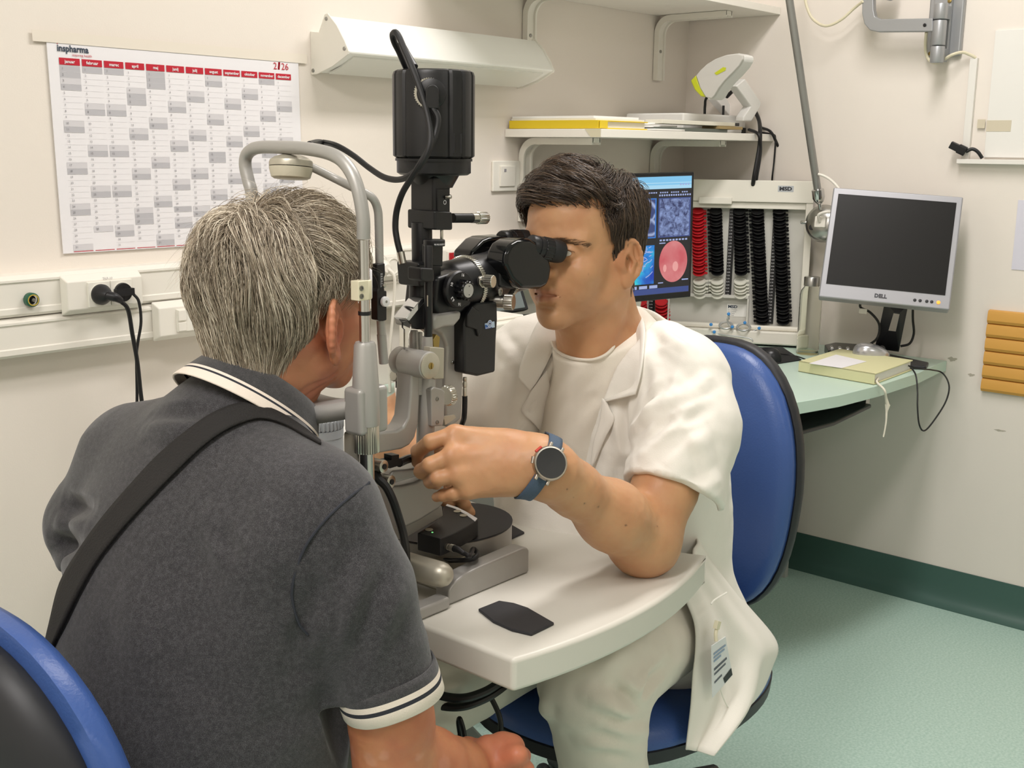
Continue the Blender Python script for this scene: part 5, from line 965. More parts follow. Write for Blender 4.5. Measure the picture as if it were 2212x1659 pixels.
# ================================================================ implicit bodies meshed with surface nets
def npv(a): return np.array(a, np.float64)
class Sdf:
    """ordered list of blended solids; every solid is a signed distance with a bounding guess"""
    def __init__(s): s.ops = []
    def _a(s, fn, k, op): s.ops.append((fn, k, op)); return s
    def ell(s, c, r, R=None, k=.02, op='u'):
        c, r = npv(c), npv(r); Rm = None if R is None else np.array(R)
        def fn(P):
            q = P-c
            if Rm is not None: q = q @ Rm
            k0 = np.sqrt(((q/r)**2).sum(1)); k1 = np.sqrt(((q/(r*r))**2).sum(1)); return k0*(k0-1)/np.maximum(k1, 1e-9)
        return s._a(fn, k, op)
    def cap(s, a, b, ra, rb=None, k=.02, op='u'):
        a, b = npv(a), npv(b); rb = ra if rb is None else rb; d = b-a; L2 = d @ d
        def fn(P):
            q = P-a; t = np.clip(q @ d/L2, 0, 1); return np.sqrt(((q-t[:, None]*d)**2).sum(1))-(ra+(rb-ra)*t)
        return s._a(fn, k, op)
    def ecap(s, a, b, ra, rb, flat, n, k=.02, op='u'):     # capsule flattened along direction n
        a, b, n = npv(a), npv(b), npv(n); n = n/np.linalg.norm(n); d = b-a; L2 = d @ d
        def fn(P):
            q = P-a; t = np.clip(q @ d/L2, 0, 1); e = q-t[:, None]*d; h = e @ n; e2 = (e**2).sum(1)+h*h*(1/flat**2-1); return (np.sqrt(e2)-(ra+(rb-ra)*t))*(.5+.5*flat)
        return s._a(fn, k, op)
    def chain(s, pts, k=.015, op='u'):
        for (a, ra), (b, rb) in zip(pts[:-1], pts[1:]): s.cap(a, b, ra, rb, k, op)
        return s
    def cut(s, p, n, k=.004):       # keep the side n points away from
        p, n = npv(p), npv(n); n = n/np.linalg.norm(n)
        return s._a(lambda P: -((P-p) @ n), k, 's')
    def fn(s, f, k=.01, op='u'): return s._a(f, k, op)
    def xf(s, o, R):      # place the whole list in a local frame (columns of R = local axes)
        o, R = npv(o), np.array(R)
        s.ops = [((lambda P, f=f: f((P-o) @ R)), k, op) for f, k, op in s.ops]; return s
    def merge(s, o): s.ops += o.ops; return s
    @staticmethod
    def comb(d, e, k, op):
        if op == 'u':
            h = np.maximum(k-np.abs(d-e), 0)/k; return np.minimum(d, e)-h*h*k*.25
        e = -e; h = np.maximum(k-np.abs(d-e), 0)/k; return np.maximum(d, e)+h*h*k*.25
    def __call__(s, P, ops=None):
        d = None
        for f, k, op in (s.ops if ops is None else ops):
            e = f(P)
            if d is None: d = e if op == 'u' else np.full(len(P), 1.)
            else: d = Sdf.comb(d, e, k, op)
        return d
def mesh_sdf(S_, lo, hi, h, newton=2):
    lo, hi = npv(lo), npv(hi); B = 12; nb = np.ceil((hi-lo)/h/B).astype(int); n = nb*B
    G = np.full(n, 1., np.float32); off = np.stack(np.meshgrid(*[np.arange(B)]*3, indexing='ij'), -1).reshape(-1, 3)*h
    cen = np.stack(np.meshgrid(*[np.arange(k) for k in nb], indexing='ij'), -1).reshape(-1, 3); Pc = lo+(cen*B+B/2-.5)*h
    dc = S_(Pc); rad = B*h*.5*1.75; E = np.stack([f(Pc) for f, k, op in S_.ops], 1)
    for bi in np.nonzero(np.abs(dc) < rad*1.9)[0]:
        i, j, k_ = cen[bi]*B; ops = []
        for q, (f, k, op) in enumerate(S_.ops):
            e = E[bi, q]
            if (op == 'u' and e < dc[bi]+2.5*rad+k) or (op == 's' and e < 1.6*rad+k): ops.append((f, k, op))
        if not ops or ops[0][2] != 'u':
            if not any(o[2] == 'u' for o in ops): continue
            ops = [o for o in ops]
        G[i:i+B, j:j+B, k_:k_+B] = S_(lo+np.array([i, j, k_])*h+off, ops).reshape(B, B, B)
    far = np.nonzero((np.abs(dc) >= rad*1.9) & (dc < 0))[0]
    for bi in far: i, j, k_ = cen[bi]*B; G[i:i+B, j:j+B, k_:k_+B] = -1
    G[0], G[-1], G[:, 0], G[:, -1], G[:, :, 0], G[:, :, -1] = 1, 1, 1, 1, 1, 1
    s = G < 0
    c = [s[a:n[0]-1+a, b:n[1]-1+b, e:n[2]-1+e] for a in (0, 1) for b in (0, 1) for e in (0, 1)]
    tot = sum(x.astype(np.int8) for x in c); act = (tot > 0) & (tot < 8); idx = np.argwhere(act); vid = np.full(act.shape, -1, np.int64); vid[act] = np.arange(len(idx))
    acc = np.zeros((len(idx), 3)); cnt = np.zeros(len(idx)); cor = [(a, b, e) for a in (0, 1) for b in (0, 1) for e in (0, 1)]
    val = {q: G[idx[:, 0]+q[0], idx[:, 1]+q[1], idx[:, 2]+q[2]].astype(np.float64) for q in cor}
    for q in cor:
        for ax in range(3):
            if q[ax] == 0:
                r = list(q); r[ax] = 1; va, vb = val[q], val[tuple(r)]; m = (va < 0) != (vb < 0); t = np.where(m, va/np.where(m, va-vb, 1), 0)
                p = np.tile(np.array(q, float), (len(idx), 1)); p[:, ax] += t; acc += p*m[:, None]; cnt += m
    Vv = lo+(idx+acc/cnt[:, None])*h; F_ = []
    for ax in range(3):
        a1, a2 = (ax+1) % 3, (ax+2) % 3; sl0 = [slice(None)]*3; sl1 = [slice(None)]*3; sl0[ax] = slice(0, -1); sl1[ax] = slice(1, None)
        A, Bq = s[tuple(sl0)], s[tuple(sl1)]; e = np.argwhere(A != Bq); e = e[(e[:, a1] > 0) & (e[:, a2] > 0) & (e[:, a1] < n[a1]-1) & (e[:, a2] < n[a2]-1)]
        ins = A[tuple(e.T)]; u1 = np.zeros(3, int); u2 = np.zeros(3, int); u1[a1] = 1; u2[a2] = 1
        q = np.stack([vid[tuple((e-u1-u2).T)], vid[tuple((e-u2).T)], vid[tuple(e.T)], vid[tuple((e-u1).T)]], 1); q[~ins] = q[~ins][:, ::-1]; F_.append(q)
    F_ = np.concatenate(F_)
    for _ in range(newton):
        d, g = grad(S_, Vv, h*.5); Vv = Vv-g*np.clip(d, -h, h)[:, None]*.8
    return Vv, F_
def grad(S_, P, e):
    d = np.empty(len(P)); g = np.empty((len(P), 3))
    for a in range(0, len(P), 40000):
        Q = P[a:a+40000]; d[a:a+40000] = S_(Q)
        for ax in range(3): o = np.zeros(3); o[ax] = e; g[a:a+40000, ax] = (S_(Q+o)-S_(Q-o))/(2*e)
    g /= np.maximum(np.linalg.norm(g, axis=1), 1e-9)[:, None]; return d, g
def vnoise(P, sc, seed=0):     # smooth value noise
    P = np.asarray(P)*sc+seed*17.3; i = np.floor(P).astype(np.int64); f = P-i; f = f*f*(3-2*f); out = 0
    def hsh(x, y, z): n = (x*374761393+y*668265263+z*2147483647+seed*1013) & 0x7fffffff; n = ((n ^ (n >> 13))*1274126177) & 0x7fffffff; return (n & 0xffff)/65535.*2-1
    for a in (0, 1):
        for b in (0, 1):
            for c in (0, 1): out = out+hsh(i[:, 0]+a, i[:, 1]+b, i[:, 2]+c)*(f[:, 0] if a else 1-f[:, 0])*(f[:, 1] if b else 1-f[:, 1])*(f[:, 2] if c else 1-f[:, 2])
    return out
def fold(P, a, b, w, amp, sharp=1.6, taper=True):    # one soft crease along the segment a-b
    a, b = npv(a), npv(b); d = b-a; t = (P-a) @ d/(d @ d); tc = np.clip(t, 0, 1); r = np.sqrt(((P-a-tc[:, None]*d)**2).sum(1)); return amp*np.exp(-(r/w)**sharp)*(np.sin(np.pi*np.clip(tc, .02, .98))**.7 if taper else 1)
def creases(S_, L_):     # soft folds laid along lines on the surface
    out = []
    for a, b, w, am in L_:
        pts = []
        for k in range(7):
            t = k/6; h_ = hit(S_, a[0]*(1-t)+b[0]*t+6*math.sin(math.pi*t)*math.sin(a[0]+b[1]), a[1]*(1-t)+b[1]*t+6*math.sin(math.pi*t)*math.cos(a[0]))
            if h_ is not None and (not pts or (h_-Vector(pts[-1])).length < .12): pts.append(npv(h_))
        if len(pts) > 2: out.append((np.array(pts), w, am))
    return out
def crease_disp(P, cs, gain=1.):
    d = np.zeros(len(P))
    for pts, w, am in cs:
        c = pts.mean(0); R_ = np.linalg.norm(pts-c, axis=1).max()+3*w; idx = np.nonzero(((P-c)**2).sum(1) < R_*R_)[0]
        if not len(idx): continue
        Q = P[idx]; best = np.full(len(Q), 9.); par = np.zeros(len(Q)); m = len(pts)-1
        for i in range(m):
            a, b = pts[i], pts[i+1]; e = b-a; t = np.clip((Q-a) @ e/max(e @ e, 1e-9), 0, 1); r = np.sqrt(((Q-a-t[:, None]*e)**2).sum(1)); k = r < best; best[k] = r[k]; par[k] = (i+t[k])/m
        x = best/w; d[idx] += gain*am*(np.exp(-np.abs(x)**1.7)-.35*np.exp(-((x-1.5)/.6)**2))*np.sin(np.pi*np.clip(par, .03, .97))**.6
    return d
def ridged(P, sc, seed, st=(1, 1, 1)):     # sharp-crested cloth wrinkles
    q = P*npv(st); w = q+.012*np.stack([vnoise(q, 11, seed+1), vnoise(q, 11, seed+2), vnoise(q, 11, seed+3)], 1); return (1-np.abs(vnoise(w, sc, seed)))**3
def skin_obj(name, Vv, F_, mats, parent=None, disp=None, S_=None, matfn=None, colfn=None, loc=None):
    if disp is not None:
        _, g = grad(S_, Vv, .002); Vv = Vv+g*disp(Vv, g)[:, None]
    me = bpy.data.meshes.new(name); o0 = npv(ORG[root(parent).name]) if parent is not None else (npv(loc) if loc is not None else np.zeros(3))
    W_ = Vv-o0; me.vertices.add(len(W_)); me.vertices.foreach_set('co', W_.astype(np.float32).ravel()); nf = len(F_)
    me.loops.add(nf*4); me.loops.foreach_set('vertex_index', F_.astype(np.int32).ravel()); me.polygons.add(nf); me.polygons.foreach_set('loop_start', np.arange(0, nf*4, 4, dtype=np.int32)); me.polygons.foreach_set('loop_total', np.full(nf, 4, np.int32))
    for m in (mats if isinstance(mats, (list, tuple)) else [mats]): me.materials.append(m)
    if matfn is not None: me.polygons.foreach_set('material_index', matfn(Vv[F_].mean(1)).astype(np.int32))
    me.polygons.foreach_set('use_smooth', np.ones(nf, bool)); me.update(calc_edges=True); me.validate()
    if colfn is not None:
        at = me.color_attributes.new('tone', 'FLOAT_COLOR', 'POINT'); c = np.ones((len(Vv), 4), np.float32); c[:, :3] = colfn(Vv); at.data.foreach_set('color', c.ravel())
    o = bpy.data.objects.new(name, me); COL.objects.link(o)
    if parent is not None: o.parent = parent
    else: o.location = o0; ORG[o.name] = Vector(o0)
    return o
def skin_mat(name, base, deep, rough=.46):
    m = bpy.data.materials.new(name); m.use_nodes = True; nt = m.node_tree; b = nt.nodes['Principled BSDF']; b.inputs['Roughness'].default_value = rough; b.inputs['Specular IOR Level'].default_value = .42
    b.inputs['Subsurface Weight'].default_value = .25; b.inputs['Subsurface Radius'].default_value = (1, .32, .16); b.inputs['Subsurface Scale'].default_value = .004
    t = nt.nodes.new('ShaderNodeTexCoord'); n = nt.nodes.new('ShaderNodeTexNoise'); n.inputs['Scale'].default_value = 22; n.inputs['Detail'].default_value = 6
    mx = nt.nodes.new('ShaderNodeMix'); mx.data_type = 'RGBA'; mx.inputs[6].default_value = lin(base); mx.inputs[7].default_value = lin(deep)
    r = nt.nodes.new('ShaderNodeMapRange'); r.inputs[1].default_value = .35; r.inputs[2].default_value = .75; nt.links.new(t.outputs['Object'], n.inputs['Vector']); nt.links.new(n.outputs['Fac'], r.inputs[0]); nt.links.new(r.outputs[0], mx.inputs[0])
    at = nt.nodes.new('ShaderNodeVertexColor'); at.layer_name = 'tone'; mu = nt.nodes.new('ShaderNodeMix'); mu.data_type = 'RGBA'; mu.blend_type = 'MULTIPLY'; mu.inputs[0].default_value = 1
    nt.links.new(mx.outputs[2], mu.inputs[6]); nt.links.new(at.outputs['Color'], mu.inputs[7]); nt.links.new(mu.outputs[2], b.inputs['Base Color'])
    n2 = nt.nodes.new('ShaderNodeTexNoise'); n2.inputs['Scale'].default_value = 900; bp = nt.nodes.new('ShaderNodeBump'); bp.inputs['Strength'].default_value = .12; bp.inputs['Distance'].default_value = .001
    nt.links.new(t.outputs['Object'], n2.inputs['Vector']); nt.links.new(n2.outputs['Fac'], bp.inputs['Height']); nt.links.new(bp.outputs[0], b.inputs['Normal']); return m
def head_ops(ear_only=None, age=0., brow=1.):
    """local frame: x = face, y = left, z = up; origin between the ears at eye height"""
    s = Sdf()
    s.ell((-.014, 0, .034), (.095, .077, .084), k=.03); s.ell((-.045, 0, .012), (.058, .066, .066), k=.03)
    s.ell((.030, 0, .045), (.062, .064, .062), k=.03)                       # forehead
    s.ell((.022, 0, -.028), (.066, .062, .070), k=.03)                      # mid face
    for q in (1, -1):
        s.cap((-.012, q*.055, -.048), (.006, q*.050, -.078), .013, .012, k=.03); s.cap((.006, q*.050, -.078), (.064, q*.017, -.107), .012, .012, k=.028)
        s.ell((.056, q*.044, -.032), (.024, q*.022, .018), k=.03)           # cheek bone
        s.ell((.052, q*.031, -.064), (.024, .020, .024), k=.03)
        s.cap((.082, q*.012, .0195), (.068, q*.050, .016), .0085*brow, .009*brow, k=.018)    # brow ridge
        s.ell((.092, q*.033, -.001), (.018, .018, .0125), k=.014, op='s')   # socket
    s.ell((.066, 0, -.068), (.030, .027, .040), k=.025)
    s.ell((.075, 0, -.105), (.018, .019, .016), k=.020)                     # chin
    s.cap((.086, 0, .012), (.107, 0, -.023), .0078, .0095, k=.014); s.ell((.1095, 0, -.0285), (.0110, .0100, .0090), k=.008)
    for q in (1, -1): s.ell((.098, q*.0120, -.0325), (.0120, .0072, .0072), k=.007); s.ell((.1015, q*.0065, -.0385), (.005, .003, .0022), k=.003, op='s')
    s.cap((.094, 0, -.046), (.0935, 0, -.054), .0035, .004, k=.010)
    for q in (1, -1):
        s.chain([((.0975, 0, -.0600), .0056), ((.0945, q*.010, -.0605), .0052), ((.0815, q*.0235, -.0675), .0028)], k=.005)
        s.chain([((.0965, 0, -.0745), .0074), ((.0920, q*.011, -.0735), .0064), ((.0815, q*.0215, -.0690), .0030)], k=.006)
        s.chain([((.1045, 0, -.0672), .0022), ((.0990, q*.0120, -.0668), .0020), ((.0850, q*.0245, -.0688), .0014)], k=.0018, op='s')
    s.ell((.096, 0, -.0885), (.010, .018, .0045), k=.010, op='s')
    for q in (1, -1):                                                       # eyelids round the eyeball
        s.ell((.0745, q*.0325, -.001), (.0142, .0148, .0138), k=.006)
        s.ell((.090, q*.0335, -.0020), (.010, .0135, .0047), k=.0025, op='s')
    return s
def ear_ops(q, sc=1., flare=.25, dx=0., dz=0.):
    s = Sdf(); o = npv((-.006+dx, q*.074, -.022+dz))
    ax = npv((-.94, q*flare, .12)); up = npv((-.16, q*.10, .98)); ax = ax/np.linalg.norm(ax); up = up-ax*(up @ ax); up /= np.linalg.norm(up); n = np.cross(ax, up); n = n if n[1]*q > 0 else -n
    def E(a, b, c=0.): return o+(ax*a+up*b+n*c)*sc
    R = np.stack([ax, up, n], 1)
    s.ell(E(.010, .002, .002), npv((.0175, .030, .0052))*sc, R, k=.006)
    s.cap(E(-.004, .004, -.004), E(.006, .002, .0), .008*sc, .009*sc, k=.012)
    rim = []
    for k in range(15):
        t = math.radians(168-238*k/14); rim.append(E(.0125+.0160*math.cos(t), .003+.0275*math.sin(t), .0025+.0045*max(0., math.cos(t))))
    for k, (a, b) in enumerate(zip(rim[:-1], rim[1:])): r_ = .0036-.0008*k/14; s.cap(a, b, r_*sc, r_*sc, k=.003)
    s.ell(E(.006, -.0265, .003), npv((.0085, .0095, .0046))*sc, R, k=.006)
    s.ell(E(.010, -.001, .0090), npv((.0092, .0140, .0088))*sc, R, k=.003, op='s'); s.ell(E(.0200, .012, .0090), npv((.0038, .0130, .0062))*sc, R, k=.0025, op='s')
    s.cap(E(.010, .0155, .0045), E(.0178, -.001, .0055), .0024*sc, .0026*sc, k=.004); s.cap(E(.0178, -.001, .0055), E(.012, -.0155, .0045), .0026*sc, .0026*sc, k=.003)
    s.cap(E(-.002, -.004, .004), E(.0005, -.010, .004), .0036*sc, .003*sc, k=.004); return s
def eyeball(c, fwd, par, iris='#4a3626', r=.0124):
    c, fwd = Vector(c), Vector(fwd).normalized(); mb = MB()
    ms = [M('eye_white', '#e4dcd2', .12, coat=.6), M('iris_'+iris[1:], iris, .15, coat=.8), M('pupil', '#050505', .08, coat=1.)]
    for t0, t1, mi in ((0, .17, 2), (.17, .48, 1), (.48, math.pi, 0)):
        k = 4 if mi else 14; mb.mat(mi); mb.lathe(c, fwd, [(max(1e-5, r*math.sin(t)), r*math.cos(t)) for t in [t0+(t1-t0)*i/k for i in range(k+1)]], 32, cap=False)
    return obj('eyeball', mb, ms, par, sharp=80)
def hit(S_, px, py, t0=.7, t1=3., off=0., default=None):     # where the line of sight meets a solid
    d = npv(ray(px, py)); t = t0; o = npv(CAM); L_ = np.linalg.norm(d)
    for _ in range(90):
        e = S_((o+d*t)[None])[0]
        if e < .0004: break
        t += max(e*.8, .0006)/L_
        if t > t1: return None if default is None else Vector(o+d*default)
    P = (o+d*t)[None]
    if off: _, g = grad(S_, P, .002); P = P+g*off
    return Vector(P[0])
def strands(name, polylines, radii, mats, parent, rnd, n=3, taper=True):
    """hair drawn as many thin tapering fibres in one mesh"""
    P = np.array(polylines); ns, m, _ = P.shape; T = np.gradient(P, axis=1); T /= np.maximum(np.linalg.norm(T, axis=2), 1e-9)[..., None]
    ref = npv((.31, .52, .79)); U = np.cross(T, ref); U /= np.maximum(np.linalg.norm(U, axis=2), 1e-9)[..., None]; Wv = np.cross(T, U)
    tp = np.linspace(0, 1, m); prof = (1-.75*tp**2) if taper else np.ones(m); R = np.array(radii)[:, None]*prof[None]
    vs = np.stack([P+U*(R*math.cos(2*math.pi*k/n))[..., None]+Wv*(R*math.sin(2*math.pi*k/n))[..., None] for k in range(n)], 2).reshape(-1, 3)
    s = np.arange(ns)[:, None, None]*m*n; j = np.arange(m-1)[None, :, None]*n; k = np.arange(n)[None, None, :]; k2 = (k+1) % n
    F_ = np.stack([s+j+k, s+j+k2, s+j+n+k2, s+j+n+k], -1).reshape(-1, 4); mi = np.repeat(rnd.integers(0, len(mats), ns), (m-1)*n)
    o = skin_obj(name, vs, F_, mats, parent); o.data.polygons.foreach_set('material_index', mi.astype(np.int32)); return o
def frame_np(x, z=(0, 0, 1)):
    x = npv(x); x = x/np.linalg.norm(x); y = np.cross(npv(z), x); y /= np.linalg.norm(y); return np.stack([x, y, np.cross(x, y)], 1)
# ================================================================ the seated older man
pt = thing('person', 'older man with grey hair and dark grey polo shirt seated back to camera', 'person', (.72, 1.15, 0))
PH, PHR = npv((.893, 1.142, 1.170)), frame_np((1, .0, .03), (-.10, 0, 1))
m_skin1 = skin_mat('skin_ruddy', '#c48865', '#b26f56'); m_skin2 = skin_mat('skin_warm', '#c6976f', '#bc8862')
def hairless(P): return P
shirt = Sdf()
shirt.ell((.758, 1.155, .86), (.126, .184, .17), frame_np((1, 0, -.28)), k=.05)
shirt.cap((.785, 1.03, .945), (.785, 1.27, .945), .072, .072, k=.06)
shirt.ell((.708, 1.15, .67), (.145, .192, .21), frame_np((1, 0, -.22)), k=.08); shirt.ell((.67, 1.15, .52), (.15, .172, .12), k=.07)
for a in ((.80, .985, .955), (.785, 1.315, .955)): shirt.cap((.805, 1.15, 1.01), a, .052, .052, k=.06)
shirt.cap((.795, .962, .950), (.815, .930, .865), .066, .062, k=.035); shirt.cap((.815, .930, .865), (.838, .905, .745), .061, .0585, k=.02)
shirt.cap((.772, 1.325, .952), (.745, 1.370, .86), .064, .062, k=.035); shirt.cap((.745, 1.370, .86), (.79, 1.41, .75), .061, .057, k=.02); shirt.cap((.80, 1.15, 1.0), (.838, 1.15, 1.042), .072, .066, k=.045); shirt.cap((.745, .99, .90), (.72, 1.0, .72), .05, .05, k=.05); shirt.ell((.765, 1.10, .66), (.125, .155, .19), k=.06)
rc0, rcd = npv((.838, .905, .752)), npv((.023, -.025, -.120)); rcd = rcd/np.linalg.norm(rcd)
def cutoff(p, d, rad):      # trims a sleeve end only near its own axis
    p, d = npv(p), npv(d)/np.linalg.norm(d)
    def f(P): q = P-p; h = q @ d; r = np.sqrt(np.maximum(((q)**2).sum(1)-h*h, 0)); return np.maximum(-h, r-rad)
    shirt.fn(f, .003, 's')
cutoff(rc0, rcd, .085); cutoff((.787, 1.408, .757), (.045, .04, -.11), .085)
shirt.cap(rc0-rcd*.05, rc0+rcd*.03, .050, .054, k=.003, op='s')
shirt.fn(lambda P: (P[:, 2]-.47), .01, 's') if False else None
SH0 = shirt
PF = [((470, 1130), (505, 1215), .012, -.004), ((655, 1345), (560, 1120), .02, .0045), ((665, 1370), (600, 1210), .012, -.004), ((700, 1440), (640, 1300), .02, .004), ((560, 1260), (420, 1090), .022, .003), ((640, 1420), (470, 1250), .03, .0035),
      ((735, 1440), (795, 1180), .016, .0035), ((760, 1450), (830, 1230), .014, -.003), ((800, 1440), (870, 1260), .016, .003), ((720, 1380), (770, 1150), .012, -.0025), ((640, 1400), (690, 1240), .014, -.005),
      ((150, 1080), (200, 1100), .012, -.005), ((120, 1120), (190, 1135), .014, .005), ((115, 1170), (170, 1180), .012, -.005), ((110, 1230), (150, 1225), .014, .005), ((330, 900), (460, 895), .010, -.003), ((320, 925), (440, 930), .012, .003),
      ((620, 1560), (690, 1450), .02, .004), ((560, 1590), (680, 1500), .02, -.003), ((400, 1350), (600, 1480), .03, .003), ((260, 1250), (330, 1450), .03, .003)]
PFW = creases(shirt, PF)
def shirt_disp(P, g):
    d = .0012*vnoise(P*npv((1, 1, .45)), 26, 1)+.0022*vnoise(P*npv((1, 1, .6)), 9, 2)
    return d+crease_disp(P, PFW, 1.7)+.0016*ridged(P, 13, 51, (1, .6, .8))
def heather(name, c1, c2, sc=1300):
    m = M(name, c1, .85, sheen=.25); nt = m.node_tree; b = nt.nodes['Principled BSDF']; t = nt.nodes.new('ShaderNodeTexCoord')
    n = nt.nodes.new('ShaderNodeTexNoise'); n.inputs['Scale'].default_value = sc; n.inputs['Detail'].default_value = 2; r = nt.nodes.new('ShaderNodeValToRGB'); r.color_ramp.elements[0].position = .40; r.color_ramp.elements[1].position = .72; r.color_ramp.elements[0].color = lin(c1); r.color_ramp.elements[1].color = lin(c2)
    n2 = nt.nodes.new('ShaderNodeTexNoise'); n2.inputs['Scale'].default_value = 180; ad = nt.nodes.new('ShaderNodeMath'); ad.operation = 'MULTIPLY_ADD'; ad.inputs[1].default_value = .35
    nt.links.new(t.outputs['Object'], n.inputs['Vector']); nt.links.new(t.outputs['Object'], n2.inputs['Vector']); sb_ = nt.nodes.new('ShaderNodeMath'); sb_.operation = 'SUBTRACT'; sb_.inputs[1].default_value = .5
    nt.links.new(n2.outputs['Fac'], sb_.inputs[0]); nt.links.new(sb_.outputs[0], ad.inputs[0]); nt.links.new(n.outputs['Fac'], ad.inputs[2]); nt.links.new(ad.outputs[0], r.inputs[0]); nt.links.new(r.outputs[0], b.inputs['Base Color'])
    wv = nt.nodes.new('ShaderNodeTexWave'); wv.inputs['Scale'].default_value = 330; wv.bands_direction = 'DIAGONAL'; wv.inputs['Distortion'].default_value = 1.; nt.links.new(t.outputs['Object'], wv.inputs['Vector']); bp = nt.nodes.new('ShaderNodeBump'); bp.inputs['Strength'].default_value = .25; bp.inputs['Distance'].default_value = .0006; nt.links.new(wv.outputs['Fac'], bp.inputs['Height']); nt.links.new(bp.outputs[0], b.inputs['Normal']); return m
m_polo = heather('polo_heather', '#232225', '#4e4d50'); m_pw = M('knit_white', '#e9ddd0', .8, bump=.3, bscale=700); m_pd = M('knit_dark', '#2e3038', .85, bump=.3, bscale=700); m_collar = heather('collar_knit', '#2c2c2e', '#4e4d4e')
Vv, F_ = mesh_sdf(shirt, (.45, .80, .40), (1.0, 1.52, 1.10), .0042)
po = skin_obj('polo_shirt', Vv, F_, [m_polo], pt, shirt_disp, shirt)
def ring_loft(name, rows, mats, par, nu=72, a0=0., a1=2*math.pi, thick=.0022):
    """rows: (fn(angle)->point, material of the band below)"""
    mb = MB(); closed = abs(a1-a0-2*math.pi) < 1e-6; n = nu if closed else nu+1
    for f, _ in rows: mb.v += [tuple(f(a0+(a1-a0)*k/nu)) for k in range(n)]
    for j in range(len(rows)-1):
        for k in range(nu): k2 = (k+1) % n; mb.f.append((j*n+k, j*n+k2, (j+1)*n+k2, (j+1)*n+k)); mb.mi.append(rows[j][1])
    o = obj(name, mb, mats, par, sharp=180)
    if thick: s_ = o.modifiers.new('thick', 'SOLIDIFY'); s_.thickness = thick; s_.offset = 0
    return o
# knitted cuff with stripes
ua_, va_, wa_ = basis_for(Vector(rcd))
def cuff(t, r): return lambda a: Vector(rc0)+wa_*t+ua_*(r*math.cos(a)*1.03)+va_*(r*math.sin(a)*.985)+wa_*(.0015*math.sin(3*a))
ring_loft('sleeve_cuff', [(cuff(-.016, .0585), 0), (cuff(-.008, .0600), 0), (cuff(-.003, .0600), 1), (cuff(.004, .0600), 2), (cuff(.009, .0600), 1), (cuff(.022, .0596), 1), (cuff(.0235, .058), 1), (cuff(.020, .0565), 1)], [m_collar, m_pw, m_pd], po)
# sleeve seam
seam = [(797, 1043), (760, 1070), (715, 1110), (680, 1150), (655, 1190), (637, 1240), (631, 1290), (645, 1345), (665, 1370)]
mb = MB(); mb.tube([hit(shirt, x, y, off=.0008) for x, y in seam], .0016, 6, sub=5); obj('sleeve_seam', mb, m_pd, po)
# collar
ca_ = V(.62, 0, .78).normalized(); cs_ = V(.78, 0, -.62).normalized(); cy_ = V(0, 1, 0); cc_ = V(.848, 1.148, 1.052)
def col(t, dr, k=1.): return lambda a: cc_+ca_*t+cs_*((.074+dr)*math.cos(a))+cy_*((.064+dr)*math.sin(a))
ring_loft('collar', [(col(-.006, -.004), 0), (col(.012, -.001), 0), (col(.019, .002), 0), (col(.018, .006), 0), (col(.004, .013), 0), (col(-.010, .020), 1), (col(-.0135, .0218), 2), (col(-.0162, .0232), 1), (col(-.0265, .0285), 1), (col(-.028, .028), 1)], [m_collar, m_pw, m_pd], po, 80, .35, 2*math.pi-.35, .003)
# crossbody strap over the back
su = [(690, 962), (655, 934), (600, 898), (555, 880), (520, 876), (470, 893), (420, 925), (350, 985), (290, 1050), (230, 1120), (180, 1190), (140, 1260), (108, 1345), (92, 1415)]
sl_ = [(692, 968), (660, 950), (615, 925), (575, 912), (540, 914), (490, 934), (440, 970), (378, 1030), (322, 1088), (268, 1148), (216, 1215), (176, 1285), (134, 1372), (108, 1425)]
mb = MB(); A_, B_ = [], []; last = None
for (a, b) in zip(su, sl_):
    p, q = hit(shirt, *a, off=.005), hit(shirt, *b, off=.005)
    if p is None: p = dep(*a, last[0])
    if q is None: q = dep(*b, last[1])
    last = ((p-CAM).dot(FW), (q-CAM).dot(FW)); A_.append(p); B_.append(q)
A2, _ = spline(A_, 5); B2, _ = spline(B_, 5)
for p, q in zip(A2, B2): mb.v += [tuple(p*(1-k/6)+q*(k/6)) for k in range(7)]
for j in range(len(A2)-1):
    for k in range(6): mb.f.append((j*7+k, j*7+k+1, (j+1)*7+k+1, (j+1)*7+k)); mb.mi.append(0)
so = obj('crossbody_strap', mb, M('strap_webbing', '#1f1d1c', .8, bump=.5, bscale=420)); s_ = so.modifiers.new('thick', 'SOLIDIFY'); s_.thickness = .003; s_.offset = 0
tag(so, 'black webbing crossbody strap running over the older man\'s back', 'strap')
# --- hands
def hand(S_, wrist, knuckles, fingers, thumb, rw=.024, rk=.0125, rf=.0092, k=.016):
    wrist = npv(wrist); kn = [npv(x) for x in knuckles]; n = len(kn)
    for i, q in enumerate(kn):
        b = wrist+(q-wrist)*.12+(q-np.mean(kn, 0))*.35; S_.cap(b, q, rw*.72, rk, k=k)
    for i in range(n-1): S_.cap(kn[i], kn[i+1], rk*.82, rk*.82, k=k*.7)
    for i, f in enumerate(fingers):
        r = rf*(1, 1.04, .98, .86)[i]; pts = [kn[i]]+[npv(x) for x in f]; rr = [r*1.22, r*1.10, r*.98, r*.80]
        for a, b, ra, rb in zip(pts[:-1], pts[1:], rr[:-1], rr[1:]): S_.cap(a, b, ra, rb, k=.0035)
    if thumb:
        pts = [npv(x) for x in thumb]; rr = [.017, .0135, .0115, .0085]
        for a, b, ra, rb in zip(pts[:-1], pts[1:], rr[:-1], rr[1:]): S_.cap(a, b, ra, rb, k=.008)
sk = head_ops(); sk.merge(ear_ops(-1, 1.22, .55, .020, -.010)); sk.merge(ear_ops(1)); sk.xf(PH, PHR)
